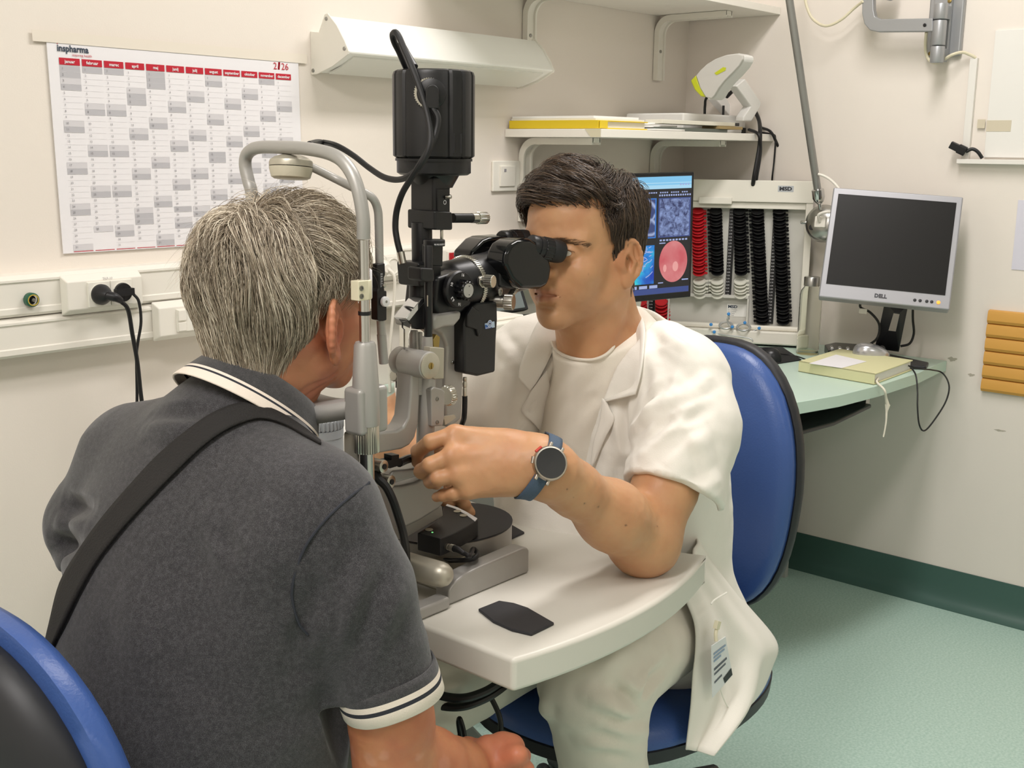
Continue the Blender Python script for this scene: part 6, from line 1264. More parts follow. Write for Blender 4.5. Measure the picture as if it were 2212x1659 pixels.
sk.cap(PH+PHR @ npv((-.036, 0, -.045)), (.815, 1.15, 1.025), .057, .061, k=.035); sk.cap(PH+PHR @ npv((.0, 0, -.075)), (.865, 1.15, 1.01), .044, .050, k=.03)
sk.cap((.815, 1.15, 1.02), (.77, 1.15, .93), .06, .06, k=.03)
sk.chain([((.79, .97, .93), .040), ((.830, .912, .79), .0455), ((.846, .908, .70), .0440), ((.853, .912, .645), .0430)], k=.03)
sk.chain([((.853, .912, .645), .041), ((.905, .912, .612), .0445), ((.965, .918, .578), .036), ((1.015, .925, .556), .0285)], k=.03)
sk.cap((.83, 1.0, .93), (.77, 1.30, .93), .04, .04, k=.03); sk.chain([((.77, 1.32, .93), .04), ((.785, 1.405, .76), .044), ((.83, 1.425, .66), .042), ((.87, 1.40, .62), .042), ((.98, 1.32, .58), .028)], k=.03)
kx = [dep(1052, 1612, 1.50), dep(1085, 1606, 1.515), dep(1108, 1612, 1.505), dep(1118, 1632, 1.48)]
hand(sk, (1.02, .926, .557), kx, [[kx[0]+V(.02, .012, -.02), kx[0]+V(.022, .012, -.045), kx[0]+V(.004, .01, -.055)], [kx[1]+V(.024, .01, -.018), kx[1]+V(.026, .01, -.045), kx[1]+V(.006, .008, -.055)], [kx[2]+V(.02, .0, -.022), kx[2]+V(.018, .0, -.048), kx[2]+V(.0, 0, -.055)], [kx[3]+V(.012, -.006, -.022), kx[3]+V(.008, -.006, -.042), kx[3]+V(-.008, -.004, -.05)]],
     [(1.04, .945, .565), kx[0]+V(-.005, .03, -.012), kx[0]+V(.012, .035, -.035), kx[0]+V(.015, .03, -.055)], rf=.0098)
lx = npv((1.04, 1.30, .565)); kl = [lx+npv((.05, -.03+.02*i, .0)) for i in range(4)]
hand(sk, (.985, 1.318, .578), kl, [[q+npv((.03, 0, -.015)), q+npv((.04, 0, -.035)), q+npv((.03, 0, -.05))] for q in kl], None)
Vv, F_ = mesh_sdf(sk, (.68, .84, .46), (1.16, 1.47, 1.32), .0026)
earc = PH+PHR @ npv((.016, -.080, -.032)); vit = [(hit(sk, x, y), r) for x, y, r in ((760, 1622, .007), (800, 1640, .009), (828, 1632, .006), (960, 1650, .010), (905, 1638, .006), (850, 1520, .005), (738, 1610, .007))]
def ptone(P):
    c = np.ones((len(P), 3)); L_ = (P-PH) @ PHR
    e = np.exp(-(np.linalg.norm(P-earc, axis=1)/.035)**4)[:, None]; c = c*(1-e*npv((.0, .20, .22)))
    up = (P[:, 2] < .80)[:, None]; c = np.where(up, c*npv((1.05, .98, .90)), c)
    for q, r in vit:
        if q is not None: w = np.exp(-((np.linalg.norm(P-npv(q), axis=1)+.003*vnoise(P, 180, 3))/r)**6)[:, None]; c = c*(1-w)+w*npv((1.16, 1.22, 1.38))
    hb = (P[:, 0] > .99) & (P[:, 2] < .8); c[hb] *= npv((1.0, .88, .95)); return np.clip(c, 0, 1.5)
def pdisp(P, g):
    L_ = (P-PH) @ PHR; nk = (L_[:, 2] < -.075) & (L_[:, 0] < .03); d = np.zeros(len(P))
    for z in (-.098, -.110, -.123): d -= nk*.0016*np.exp(-((L_[:, 2]-z-.25*L_[:, 0]+.004*vnoise(P, 40, 5))/.0025)**2)
    return d+.0004*vnoise(P, 120, 4)
bd = skin_obj('body', Vv, F_, [m_skin1], pt, pdisp, sk, colfn=ptone)
for q in (1, -1): eyeball(PH+PHR @ npv((.0745, q*.0325, -.001)), PHR[:, 0], pt, '#6b7780')
# --- hair
rg = np.random.default_rng(11)
cran = Sdf(); cran.ell((-.014, 0, .034), (.095, .077, .084), k=.03); cran.ell((-.045, 0, .012), (.060, .068, .068), k=.03); cran.ell((.030, 0, .045), (.062, .064, .062), k=.03); cran.cap((-.036, 0, -.02), (-.062, 0, -.10), .056, .054, k=.03)
def scalp(n, region, seed):
    r = np.random.default_rng(seed); out = []
    while len(out) < n:
        d = r.normal(size=(n*2, 3)); d /= np.linalg.norm(d, axis=1)[:, None]; P = npv((-.02, 0, .02))+d*.11
        for _ in range(5): e, g = grad(cran, P, .002); P = P-g*e[:, None]
        out += list(P[region(P)])
    return npv(out[:n])
def grow(roots, flow, length, lift, m=9, jitter=.12, seed=0):
    r = np.random.default_rng(seed); P = roots.copy(); path = [P.copy()]; step = (length/(m-1))[:, None]; _, g = grad(cran, P, .002); jit = r.normal(size=P.shape)*jitter
    for i in range(1, m):
        t = i/(m-1); f = flow(P, t)+jit; f = f-g*(f*g).sum(1)[:, None]*.9; f /= np.maximum(np.linalg.norm(f, axis=1), 1e-9)[:, None]
        P = P+f*step; e, g = grad(cran, P, .002); P = P-g*(e-lift(P, t))[:, None]*.8; path.append(P.copy())
    return np.stack(path, 1)
def preg(P):
    x, y, z = P.T; ay = np.abs(y)
    front = (x > .045) & (z < .074-.35*(ay-.03).clip(0)); side = (x > -.012) & (x <= .06) & (z < .012+.55*(x-.0).clip(0)) & (ay > .03)
    back = z < -.060+.10*(x+.06).clip(0)*4; ear_ = (x > -.012) & (z < -.002) & (ay > .04); return ~(front | side | back | ear_)
cr = npv((-.048, .012, .115))
def pflow(P, t):
    v = P-cr; v /= np.maximum(np.linalg.norm(v, axis=1), .02)[:, None]; sw = np.cross(npv((0, 0, 1)), v)*.30; gq = np.zeros_like(P); gq[:, 2] = -.75
    fw = np.zeros_like(P); fw[:, 0] = np.where((P[:, 0] > -.02) & (P[:, 2] > .04), .55, np.where(P[:, 2] < -.01, -.10, np.where(P[:, 0] > -.03, -.9, -.28))); n1 = np.stack([vnoise(P, 22, 31), vnoise(P, 22, 32), .5*vnoise(P, 22, 33)], 1)*.55; return v*1.0+sw+gq+fw+n1
roots = scalp(8200, preg, 5); ln = rg.uniform(.05, .085, len(roots)); ln[roots[:, 2] < -.02] *= .62; ln[(roots[:, 2] < .05) & (roots[:, 0] > -.015) & (roots[:, 0] < .07) & (roots[:, 1] < 0)] *= .36
lf0 = rg.uniform(.2, 1., len(roots))
def plift(P, t): top = np.clip((P[:, 2]+.02)/.10, 0, 1); low = np.clip((P[:, 2]+.085)/.05, .15, 1); return (.003+.016*lf0*math.sin(math.pi*min(t*.75+.08, 1))*(.55+.75*top)+.004*t)*low
cl_ = np.random.default_rng(3)
paths = grow(roots, pflow, ln, plift, 10, .16, 4)
def clump(paths, n, amt, seed):
    r = np.random.default_rng(seed); c = r.choice(len(paths), n, False); R0_ = paths[:, 0]; best = np.zeros(len(paths), int); bd_ = np.full(len(paths), 9.)
    for i in c: d = np.linalg.norm(R0_-R0_[i], axis=1); m = d < bd_; bd_[m] = d[m]; best[m] = i
    w = (np.linspace(0, 1, paths.shape[1])**1.1*amt)[None, :, None]; return paths*(1-w)+paths[best]*w
paths = clump(paths, 700, .55, 8)
wr = scalp(520, lambda P: preg(P) & (P[:, 2] > .05), 9); wl = rg.uniform(.03, .07, 520); wf = rg.uniform(.3, 1., 520)
wp = grow(wr, lambda P, t: pflow(P, t)*.6+np.stack([np.sin(P[:, 1]*90+4*t), np.cos(P[:, 0]*80+3*t), 0*P[:, 0]], 1)*.9, wl, lambda P, t: .010+.030*wf*t, 10, .5, 6)
def toW(A, o, R): return o+A @ R.T
gm = [M('hair_grey_%d' % i, c, .42, spec=.5) for i, c in enumerate(['#b8aa96', '#a0927f', '#d4c7b2', '#7f7261', '#eadfcb', '#978976'])]
def basecap(name, reg_inflate, region, mat, par, o, R, lo=(-.14, -.11, -.12), hi=(.12, .11, .16)):
    S_ = Sdf(); S_.fn(lambda P: cran(P)-reg_inflate, .01); Vq, Fq = mesh_sdf(S_, lo, hi, .004); m = region(Vq); Fq = Fq[m[Fq].all(1)]; used = np.unique(Fq); mp_ = np.full(len(Vq), -1); mp_[used] = np.arange(len(used)); return skin_obj(name, toW(Vq[used], o, R), mp_[Fq], mat, par)
hcap = basecap('hair', .0045, preg, M('hair_base_grey', '#756b5d', .7), pt, PH, PHR)
strands('hair_strands', toW(paths, PH, PHR), rg.uniform(.00034, .00058, len(paths)), gm, hcap, rg, 3)
strands('loose_hairs', toW(wp, PH, PHR), rg.uniform(.0001, .00018, len(wp)), gm, hcap, rg, 3)
# --- trousers and shoes
tr_ = Sdf(); tr_.ell((.665, 1.15, .51), (.152, .174, .10), k=.05)
for q, ky in ((-1, .975), (1, 1.345)):
    tr_.cap((.69, 1.15+q*.085, .50), (.98, ky, .475), .088, .066, k=.05); tr_.cap((.98, ky, .475), (.92, ky+q*.01, .10), .062, .055, k=.03)
Vv, F_ = mesh_sdf(tr_, (.45, .85, .03), (1.2, 1.45, .66), .008); skin_obj('trousers', Vv, F_, [M('trouser_grey', '#3b3c40', .85)], pt, lambda P, g: .003*vnoise(P, 14, 7), tr_)
for ky in (.965, 1.355):
    s_ = Sdf(); s_.ecap((.89, ky, .045), (1.07, ky, .035), .045, .040, .8, (0, 0, 1)); s_.cut((0, 0, .004), (0, 0, -1)); Vv, F_ = mesh_sdf(s_, (.80, ky-.07, -.01), (1.27, ky+.07, .12), .006); skin_obj('shoe', Vv, F_, [M('shoe_dark', '#222226', .5)], pt)
# ================================================================ the young man at the eyepieces
dr_ = thing('person', 'young dark haired man in a white coat looking through the slit lamp eyepieces', 'person', (1.62, 1.12, 0))
DH, DHR = npv((1.461, 1.114, 1.206)), frame_np((-1, -.02, -.02), (-.05, 0, 1))
sk = head_ops(brow=1.1); sk.merge(ear_ops(1, 1.12, .36)); sk.merge(ear_ops(-1)); sk.xf(DH, DHR)
hw = lambda *p: DH+DHR @ npv(p)
sk.cap(hw(-.034, 0, -.05), (1.555, 1.122, 1.03), .056, .062, k=.035); sk.cap(hw(-.002, 0, -.085), (1.505, 1.12, 1.02), .042, .05, k=.03); sk.cap(hw(.022, 0, -.098), hw(-.01, 0, -.125), .022, .03, k=.03)
for q in (1, -1): sk.cap(hw(-.03, q*.052, -.05), (1.475, 1.12-q*.02, .985), .014, .012, k=.03)
sk.cap((1.555, 1.12, 1.03), (1.60, 1.12, .93), .06, .06, k=.03); sk.cap((1.56, 1.0, .97), (1.54, 1.27, .97), .04, .04, k=.03)
# near arm: elbow on the table, hand on the slit lamp
EL, WR = npv((1.383, .921, .778)), npv((1.168, .930, .928))
sk.chain([((1.53, .935, .99), .046), ((1.435, .922, .85), .045), (tuple(EL), .046)], k=.03); sk.cap((1.375, .921, .772), (1.392, .921, .767), .036, .034, k=.02)
md = EL*.62+WR*.38
sk.cap(EL+npv((.0, 0, .002)), md+npv((.0, 0, .002)), .0445, .0440, k=.04); sk.cap(md+npv((0, 0, .002)), EL*.18+WR*.82, .0435, .0345, k=.04); sk.ecap(EL*.2+WR*.8, WR, .036, .0365, .78, camd, k=.02)
D_ = lambda x, y, t: npv(dep(x, y, t+.093))
kn = [D_(982, 938, 1.448), D_(977, 985, 1.432), D_(990, 1026, 1.430), D_(1010, 1058, 1.436)]
hw0 = D_(1160, 1003, 1.455)
sk.cap(WR, hw0, .0335, .033, k=.02); sk.cap(hw0, D_(1080, 1000, 1.455), .034, .030, k=.03); sk.cap(D_(1090, 965, 1.46), D_(1000, 955, 1.462), .022, .017, k=.02); sk.cap(D_(1085, 1020, 1.455), D_(1020, 1035, 1.452), .025, .019, k=.02)
hand(sk, hw0, kn, [[D_(930, 955, 1.445), D_(903, 975, 1.47), D_(901, 998, 1.49)], [D_(930, 1005, 1.43), D_(910, 1018, 1.45), D_(921, 1024, 1.478)], [D_(946, 1033, 1.43), D_(930, 1040, 1.45), D_(943, 1046, 1.478)], [D_(980, 1066, 1.438), D_(958, 1070, 1.445), D_(943, 1074, 1.455)]],
     [D_(1080, 960, 1.49), D_(1010, 950, 1.51), D_(955, 965, 1.52), D_(915, 990, 1.52)], rw=.030, rk=.0118, rf=.0098, k=.016)
# far arm and hand on the joystick
sk.chain([((1.50, 1.30, .99), .046), ((1.41, 1.41, .91), .046), ((1.352, 1.472, .862), .043)], k=.03); sk.chain([((1.352, 1.472, .862), .043), ((1.335, 1.41, .852), .043), ((1.292, 1.285, .838), .029)], k=.03)
kf = [npv((1.262, 1.235, .846))+npv((.008*i, -.003*i, -.0135*i)) for i in range(4)]
hand(sk, (1.292, 1.282, .838), kf, [[q+npv((-.006, -.026, -.002)), q+npv((-.006, -.040, -.016)), q+npv((-.004, -.042, -.030))] for q in kf], [(1.28, 1.262, .83), (1.258, 1.238, .822), (1.250, 1.218, .815), (1.253, 1.205, .806)], rf=.0088)
Vv, F_ = mesh_sdf(sk, (1.02, .83, .70), (1.66, 1.55, 1.36), .002)
moles = [(hit(sk, x, y), r) for x, y, r in ((1225, 1057, .0016), (1263, 1088, .0017), (1293, 1095, .0019), (1352, 1135, .0018), (1420, 1137, .0012), (1240, 1075, .001), (1271, 592, .0011), (1207, 445, .001), (1283, 711, .001))]
lipc = [hw(.098, 0, -.0655), hw(.097, 0, -.0755)]
def dtone(P):
    c = np.ones((len(P), 3)); L_ = (P-DH) @ DHR
    e = np.exp(-(np.abs(L_[:, 1])/.021)**4)*np.exp(-(np.abs(L_[:, 2]+.0675)/.0100)**4)*(L_[:, 0] > .076); c = c*(1-e[:, None]*npv((.20, .40, .33)))
    ea = np.exp(-(np.linalg.norm(L_-npv((-.006, .078, -.022)), axis=1)/.036)**4)[:, None]; c = c*(1-ea*npv((0, .08, .09)))
    be = np.exp(-(np.abs(L_[:, 2]+.095)/.035)**4)*np.clip((L_[:, 0]-.0)/.05, 0, 1); c = c*(1-be[:, None]*npv((.09, .06, .03)))
    for q, r in moles:
        if q is not None: w = np.exp(-(np.linalg.norm(P-npv(q), axis=1)/r)**4)[:, None]; c = c*(1-.6*w)
    k = np.zeros(len(P))
    for q in kn: k = np.maximum(k, np.exp(-(np.linalg.norm(P-q, axis=1)/.016)**2))
    c = c*(1-k[:, None]*npv((.0, .07, .08))); c[P[:, 1] > 1.17] *= npv((1, .86, .84)) if False else 1.; return c
def ddisp(P, g): return .0003*vnoise(P, 140, 4)
bd = skin_obj('body', Vv, F_, [m_skin2], dr_, ddisp, sk, colfn=dtone); DSK = sk
for q in (1, -1): eyeball(hw(.0745, q*.0325, -.001), DHR @ npv((1, -.18*q, 0)), dr_, '#5a4030')
# eyebrows
rg = np.random.default_rng(21)
def arcs(q):
    n = 230; t = rg.uniform(0, 1, n); P = np.stack([.0945-.030*t**1.4, q*(.013+.044*t), .0165+.005*np.sin(t*2.6)-.008*t+rg.uniform(-.0045, .0045, n)*(1-.55*t)], 1)
    out = []
    for i in range(5):
        w = i/4; Q = P+np.stack([-.004*t*w, q*(.010*w)+0*t, .002*(1-t)*w+rg.normal(size=n)*.0004*w], 1); out.append(Q)
    Q = np.stack(out, 1); sh = Q.shape; W_ = toW(Q.reshape(-1, 3), DH, DHR); d, g = grad(DSK, W_, .001); W_ = W_-g*(d-.0011)[:, None]; return W_.reshape(sh)
bm_ = [M('brow_brown', '#6b5340', .6), M('brow_dark', '#54402f', .6)]
for q in (1, -1): strands('eyebrow', arcs(q), rg.uniform(.00012, .0002, 230), bm_, dr_, rg, 3)
# lashes of the near eye
def lashes(q):
    n = 46; y = np.linspace(.0212, .0462, n)*q; o = (np.abs(y)-.0335)/.0135; z = -.002+.0047*np.sqrt(np.maximum(0, 1-o*o)); P0 = np.stack([.0885-.010*np.maximum(0, o)**2, y, z], 1); W_ = toW(P0, DH, DHR); d, g = grad(DSK, W_, .001); W_ = W_-g*(d-.0004)[:, None]
    out = [W_+(DHR @ npv((1, 0, 0)))*(.0055*t)+(DHR @ npv((0, 0, 1)))*(.0035*t*t-.0006*t)+np.outer(q*o*.0035*t, DHR @ npv((0, 1, 0))) for t in (0, .35, .7, 1)]
    return np.stack(out, 1)
for q in (1, -1): strands('eyelashes', lashes(q), np.full(46, .00028), [M('lash_dark', '#1d1613', .6)], dr_, rg, 3)
# --- hair
def dreg(P):
    x, y, z = P.T; ay = np.abs(y)
    hn = .0045*vnoise(P, 150, 41); front = (x > .040) & (z < .067+hn-.10*(ay-.045).clip(0)); temple = (x > .012) & (x <= .055) & (z < .045+.0*x) & (ay > .035) & (x > .030-.30*(z-.02).clip(-.05, .03)); burn = (x > .016) & (z < .03) | ((x > -.006) & (z < -.030))
    ear_ = (x <= -.006) & (x > -.030) & (z < .004); behind = (x <= -.028) & (z < -.058); return ~(front | temple | burn | ear_ | behind)
dcr = npv((-.035, .022, .120))
def dflow(P, t):
    v = P-dcr; v /= np.maximum(np.linalg.norm(v, axis=1), .02)[:, None]; gq = np.zeros_like(P); top = np.clip((P[:, 2]-.055)/.05, 0, 1); gq[:, 2] = -.9*(1-top)-.15; fw = np.zeros_like(P)
    fr = np.clip((P[:, 0]-.012)/.03, 0, 1)*np.clip((P[:, 2]-.048)/.015, 0, 1); fw[:, 0] = .9*top*(1-fr)-.30*(1-top)-.25*fr; fw[:, 1] = .25*top*(1-fr)-1.5*fr; gq[:, 2] = gq[:, 2]*(1-fr)+.10*fr; fw[:, 0] = fw[:, 0]*(1-fr)+.15*fr; return v*(.8-.75*fr)[:, None]+gq+fw
roots = scalp(7600, dreg, 15); ln = rg.uniform(.032, .055, len(roots)); tp = (roots[:, 2] > .07); ln[tp] = rg.uniform(.055, .09, tp.sum()); ln[roots[:, 2] < -.0] *= .55; ln[(roots[:, 0] > .0) & (roots[:, 2] < .05)] *= .75
lf1 = rg.uniform(.2, 1., len(roots))
def dlift(P, t): top = np.clip((P[:, 2]-.02)/.07, 0, 1); fr = np.clip((P[:, 0]-.0)/.06, 0, 1)*top; low = np.clip((P[:, 2]+.075)/.05, .2, 1); return (.0025+(.005+.017*top+.006*fr)*lf1*math.sin(math.pi*min(t*.7+.10, 1))*1.1+.002*t+.003*np.sin(P[:, 1]*70+P[:, 0]*40)*top)*low
dp_ = grow(roots, dflow, ln, dlift, 10, .10, 7); dp_ = clump(dp_, 420, .72, 12)
dm_ = [M('hair_brown_%d' % i, c, .34, spec=.55) for i, c in enumerate(['#43372f', '#574739', '#352b25', '#6e5a49', '#4a3c32'])]
hcap = basecap('hair', .0045, lambda P: dreg(P) & ((P[:, 0] < .042) | (P[:, 2] > .080)), M('hair_base_brown', '#352b25', .7), dr_, DH, DHR)
strands('hair_strands', toW(dp_, DH, DHR), rg.uniform(.0004, .00062, len(dp_)), dm_, hcap, rg, 3)
# --- clothes: t-shirt, then coat
m_tee = M('tee_cotton', '#e6dfd2', .85, bump=.12, bscale=500, sheen=.2); m_coat = M('coat_cotton', '#eae6dd', .75, bump=.10, bscale=420, sheen=.15)
def torso(s, e):
    s.ell((1.60, 1.12, .88), (.125+e, .172+e, .19+e), frame_np((-1, 0, -.20)), k=.05); s.cap((1.565, .99, .985), (1.545, 1.255, .985), .055+e, .055+e, k=.06)
    s.ell((1.645, 1.12, .68), (.13+e, .165+e, .21+e), k=.08); s.ell((1.665, 1.12, .545), (.14+e, .18+e, .11+e), k=.06)
    for a in ((1.56, 1.0, 1.0), (1.545, 1.25, 1.0)): s.cap((1.585, 1.12, 1.03), a, .040+e, .044+e, k=.05)
    return s
tee = torso(Sdf(), .0); tee.cap((1.59, 1.12, 1.02), (1.52, 1.12, 1.085), .068, .066, k=.03)
nA, nB = npv((1.60, 1.12, .97)), hw(-.02, 0, -.06); nd = (nB-nA)/np.linalg.norm(nB-nA)
tee.cap((1.535, 1.12, .965), (1.497, 1.12, 1.04), .066, .060, k=.04); tee.fn(lambda P: -((P-npv((1.445, 1.12, 1.022))) @ npv((-.42, 0, .91))), .004, 's')
Vv, F_ = mesh_sdf(tee, (1.40, .88, .45), (1.85, 1.36, 1.10), .005)
TF = creases(tee, [((1215, 870), (1265, 790), .014, .003), ((1200, 900), (1240, 820), .010, -.002), ((1240, 960), (1290, 860), .014, .003), ((1260, 900), (1300, 850), .010, -.0025)])
def tdisp(P, g):
    d = .0015*vnoise(P*npv((1, 1, .4)), 24, 3)
    return d+crease_disp(P, TF, 1.4)
ts = skin_obj('tee_shirt', Vv, F_, [m_tee], dr_, tdisp, tee)
nc = [hit(tee, x, y, off=.002) for x, y in ((1196, 742), (1203, 757), (1222, 771), (1250, 779), (1280, 779), (1305, 771), (1322, 757), (1330, 740))]
nc = [p for p in nc if p]
if len(nc) > 3: mb = MB(); mb.tube(nc, .0055, 10, flat=.55, up=(-1, 0, .2), sub=5); obj('neck_rib', mb, m_tee, ts)
coat = torso(Sdf(), .016)
SLc = npv((1.446, .917, .842)); SLd = npv((-.045, -.012, -.135)); SLd /= np.linalg.norm(SLd)
coat.cap((1.538, .962, .990), (1.508, .930, .93), .068, .074, k=.045); coat.cap((1.508, .930, .93), SLc+SLd*.012, .075, .080, k=.03)
coat.cap((1.53, 1.28, .985), (1.465, 1.37, .94), .068, .070, k=.045); coat.cap((1.465, 1.37, .94), (1.40, 1.44, .895), .070, .070, k=.03)
coat.ell((1.665, 1.12, .50), (.175, .215, .11), k=.05)
def cutoff2(S_, p, d, rad):
    p, d = npv(p), npv(d)/np.linalg.norm(d)
    def f(P): q = P-p; h = q @ d; r = np.sqrt(np.maximum((q**2).sum(1)-h*h, 0)); return np.maximum(-h, r-rad)
    S_.fn(f, .003, 's')
cutoff2(coat, SLc, SLd+npv((-.30, 0, .12)), .125); coat.cap((1.493, .928, .905), SLc+SLd*.10, .068, .0735, k=.003, op='s')
cutoff2(coat, (1.405, 1.435, .900), (-.30, .55, -.35), .09); coat.cap((1.455, 1.38, .934), (1.36, 1.49, .865), .063, .064, k=.003, op='s'); coat.cap((1.50, 1.265, .96), (1.53, 1.27, .68), .055, .06, k=.05); coat.ell((1.56, 1.16, .72), (.125, .15, .17), k=.05); coat.cap((1.485, 1.20, .82), (1.49, 1.20, .64), .055, .065, k=.05)
# open front: the strip between the two coat edges, and the neck opening
def edge(px): return [p for p in (hit(tee, x, y) for x, y in px) if p]
eL = edge([(1190, 800), (1172, 900), (1160, 960)]); eR = edge([(1312, 850), (1292, 930), (1275, 1000)])
def fit(E): z = np.array([p.z for p in E]); y = np.array([p.y for p in E]); return np.polyfit(z, y, 1)
fL, fR = fit(eL), fit(eR)
def opening(P): yl, yr = np.polyval(fL, P[:, 2]), np.polyval(fR, P[:, 2]); return np.maximum.reduce([P[:, 1]-yl, yr-P[:, 1], P[:, 0]-1.62, .80-P[:, 2]])
coat.fn(opening, .004, 's'); coat.cap((1.60, 1.12, .99), (1.50, 1.12, 1.10), .072, .085, k=.02, op='s')
CF = creases(coat, [
    ((1375, 1000), (1500, 870), .016, .007), ((1400, 960), (1470, 880), .011, -.006), ((1365, 930), (1450, 850), .012, .006), ((1380, 900), (1440, 830), .009, -.005), ((1430, 1010), (1535, 930), .018, .006), ((1470, 1040), (1550, 1000), .014, -.004), ((1395, 1040), (1480, 1010), .014, .004), ((1460, 740), (1530, 830), .016, .004), ((1410, 720), (1440, 800), .012, -.003),
    ((1420, 700), (1490, 760), .010, .004), ((1100, 760), (1060, 900), .014, .005), ((1125, 830), (1085, 960), .014, -.004), ((1040, 720), (1020, 860), .014, .004), ((1330, 880), (1345, 1010), .012, .005), ((1350, 860), (1362, 980), .010, -.005), ((1320, 980), (1310, 1060), .012, .004), ((1095, 960), (1075, 1080), .015, .005), ((1130, 980), (1140, 1090), .012, -.004), ((1440, 870), (1545, 810), .012, .004), ((1420, 920), (1530, 880), .010, -.004), ((1060, 700), (1110, 780), .012, .004), ((1150, 900), (1150, 1060), .012, .004), ((1345, 760), (1352, 880), .010, -.004), ((1425, 790), (1400, 900), .012, .004), ((1500, 930), (1545, 1060), .014, .004)])
def cdisp(P, g):
    d = .002*vnoise(P*npv((1, 1, .35)), 20, 6)+.0012*vnoise(P, 45, 8)
    return d+crease_disp(P, CF, 1.35)+.0032*ridged(P, 15, 61, (.8, .8, .45))
Vv, F_ = mesh_sdf(coat, (1.30, .80, .42), (1.90, 1.55, 1.10), .0036)
co = skin_obj('white_coat', Vv, F_, [m_coat], dr_, cdisp, coat)
def sheet(name, ea, eb, S_, off, mat, par, n=8, sub=5, default=None, thick=.003, puff=0.):
    A_, B_ = [], []; la = lb = default
    for a, b in zip(ea, eb):
        p, q = hit(S_, *a, off=off) if len(a) == 2 else Vector(a), hit(S_, *b, off=off) if len(b) == 2 else Vector(b)
        if p is None: p = dep(*a, la) if la else None
        if q is None: q = dep(*b, lb) if lb else None
        A_.append(p); B_.append(q)
        if p: la = (p-CAM).dot(FW)
        if q: lb = (q-CAM).dot(FW)
    for L_ in (A_, B_):
        for i, p in enumerate(L_):
            if p is None: L_[i] = next(x for x in L_ if x is not None)
    A2, _ = spline(A_, sub); B2, _ = spline(B_, sub); mb = MB()
    for j, (p, q) in enumerate(zip(A2, B2)):
        for k in range(n+1): t = k/n; mb.v.append(tuple(p*(1-t)+q*t-ray(1300, 800)*(puff*math.sin(math.pi*t))))
    for j in range(len(A2)-1):
        for k in range(n): mb.f.append((j*(n+1)+k, j*(n+1)+k+1, (j+1)*(n+1)+k+1, (j+1)*(n+1)+k)); mb.mi.append(0)
    o = obj(name, mb, mat, par, sharp=180); s_ = o.modifiers.new('thick', 'SOLIDIFY'); s_.thickness = thick; s_.offset = 0; return o
sheet('lapel', [(1343, 672), (1334, 710), (1325, 760), (1316, 810), (1310, 866)], [(1392, 676), (1397, 715), (1395, 765), (1390, 810), (1381, 853)], coat, .008, m_coat, co, default=1.80, puff=.004)
sheet('lapel', [(1208, 694), (1203, 725), (1197, 757), (1186, 790), (1166, 822), (1147, 842)], [(1172, 696), (1160, 712), (1148, 738), (1137, 766), (1127, 795), (1124, 815)], coat, .008, m_coat, co, default=1.86, puff=.004)
sheet('front_facing', [(1150, 842), (1140, 862), (1128, 886), (1142, 905), (1166, 930)], [(1185, 800), (1182, 830), (1178, 860), (1174, 890), (1168, 932)], coat, .006, m_coat, co, default=1.84, puff=.003)
sheet('front_facing', [(1312, 866), (1322, 885), (1330, 905), (1310, 945), (1284, 1005)], [(1306, 860), (1302, 890), (1296, 920), (1286, 955), (1280, 1008)], coat, .006, m_coat, co, default=1.80, puff=.003)
# collar standing round the neck
def ck(t, r): return lambda a: Vector(nA+nd*t)+V(1, 0, .35).normalized()*(r*1.02*math.cos(a))+V(0, 1, 0)*(r*math.sin(a))
ring_loft('coat_collar', [(ck(.058, .070), 0), (ck(.098, .068), 0), (ck(.106, .071), 0), (ck(.098, .078), 0), (ck(.055, .093), 0)], [m_coat], co, 60, -2.0, 2.0, .003)
# --- coat skirt falling over the chair side
NY = .905
def sk_pt(px, py, k): return tuple(ony(px, py, NY+k))
eA = [(1452, 1235, .03), (1478, 1290, .02), (1500, 1345, .0), (1503, 1400, -.01), (1497, 1460, -.015), (1492, 1530, -.02), (1481, 1619, -.02)]
eB = [(1500, 1150, .06), (1548, 1222, .05), (1606, 1298, .03), (1676, 1385, .0), (1668, 1440, -.01), (1628, 1515, -.02), (1510, 1612, -.025)]
mb = MB(); A2, _ = spline([Vector(sk_pt(*p)) for p in eA], 8); B2, _ = spline([Vector(sk_pt(*p)) for p in eB], 8); n = 26
for j, (p, q) in enumerate(zip(A2, B2)):
    v = j/(len(A2)-1)
    for k in range(n+1):
        t = k/n; w = math.sin(math.pi*t); r_ = (.012*math.sin(t*9+v*3)+.008*math.sin(t*17-v*2))*(.3+.7*v)*w; mb.v.append(tuple(p*(1-t)+q*t+V(.0, -1, 0)*(r_+.020*w)))
for j in range(len(A2)-1):
    for k in range(n): mb.f.append((j*(n+1)+k, j*(n+1)+k+1, (j+1)*(n+1)+k+1, (j+1)*(n+1)+k)); mb.mi.append(0)
o = obj('coat_skirt', mb, m_coat, co, sharp=180); s_ = o.modifiers.new('thick', 'SOLIDIFY'); s_.thickness = .003; s_.offset = 0
mb = MB(); mb.tube([ony(1536, 1305, .872), ony(1545, 1295, .872), ony(1570, 1280, .872)], .0014, 6); mb.tube([ony(1553, 1480, .868), ony(1568, 1520, .868), ony(1590, 1550, .87)], .0012, 6); obj('pocket_seam', mb, m_coat, co)
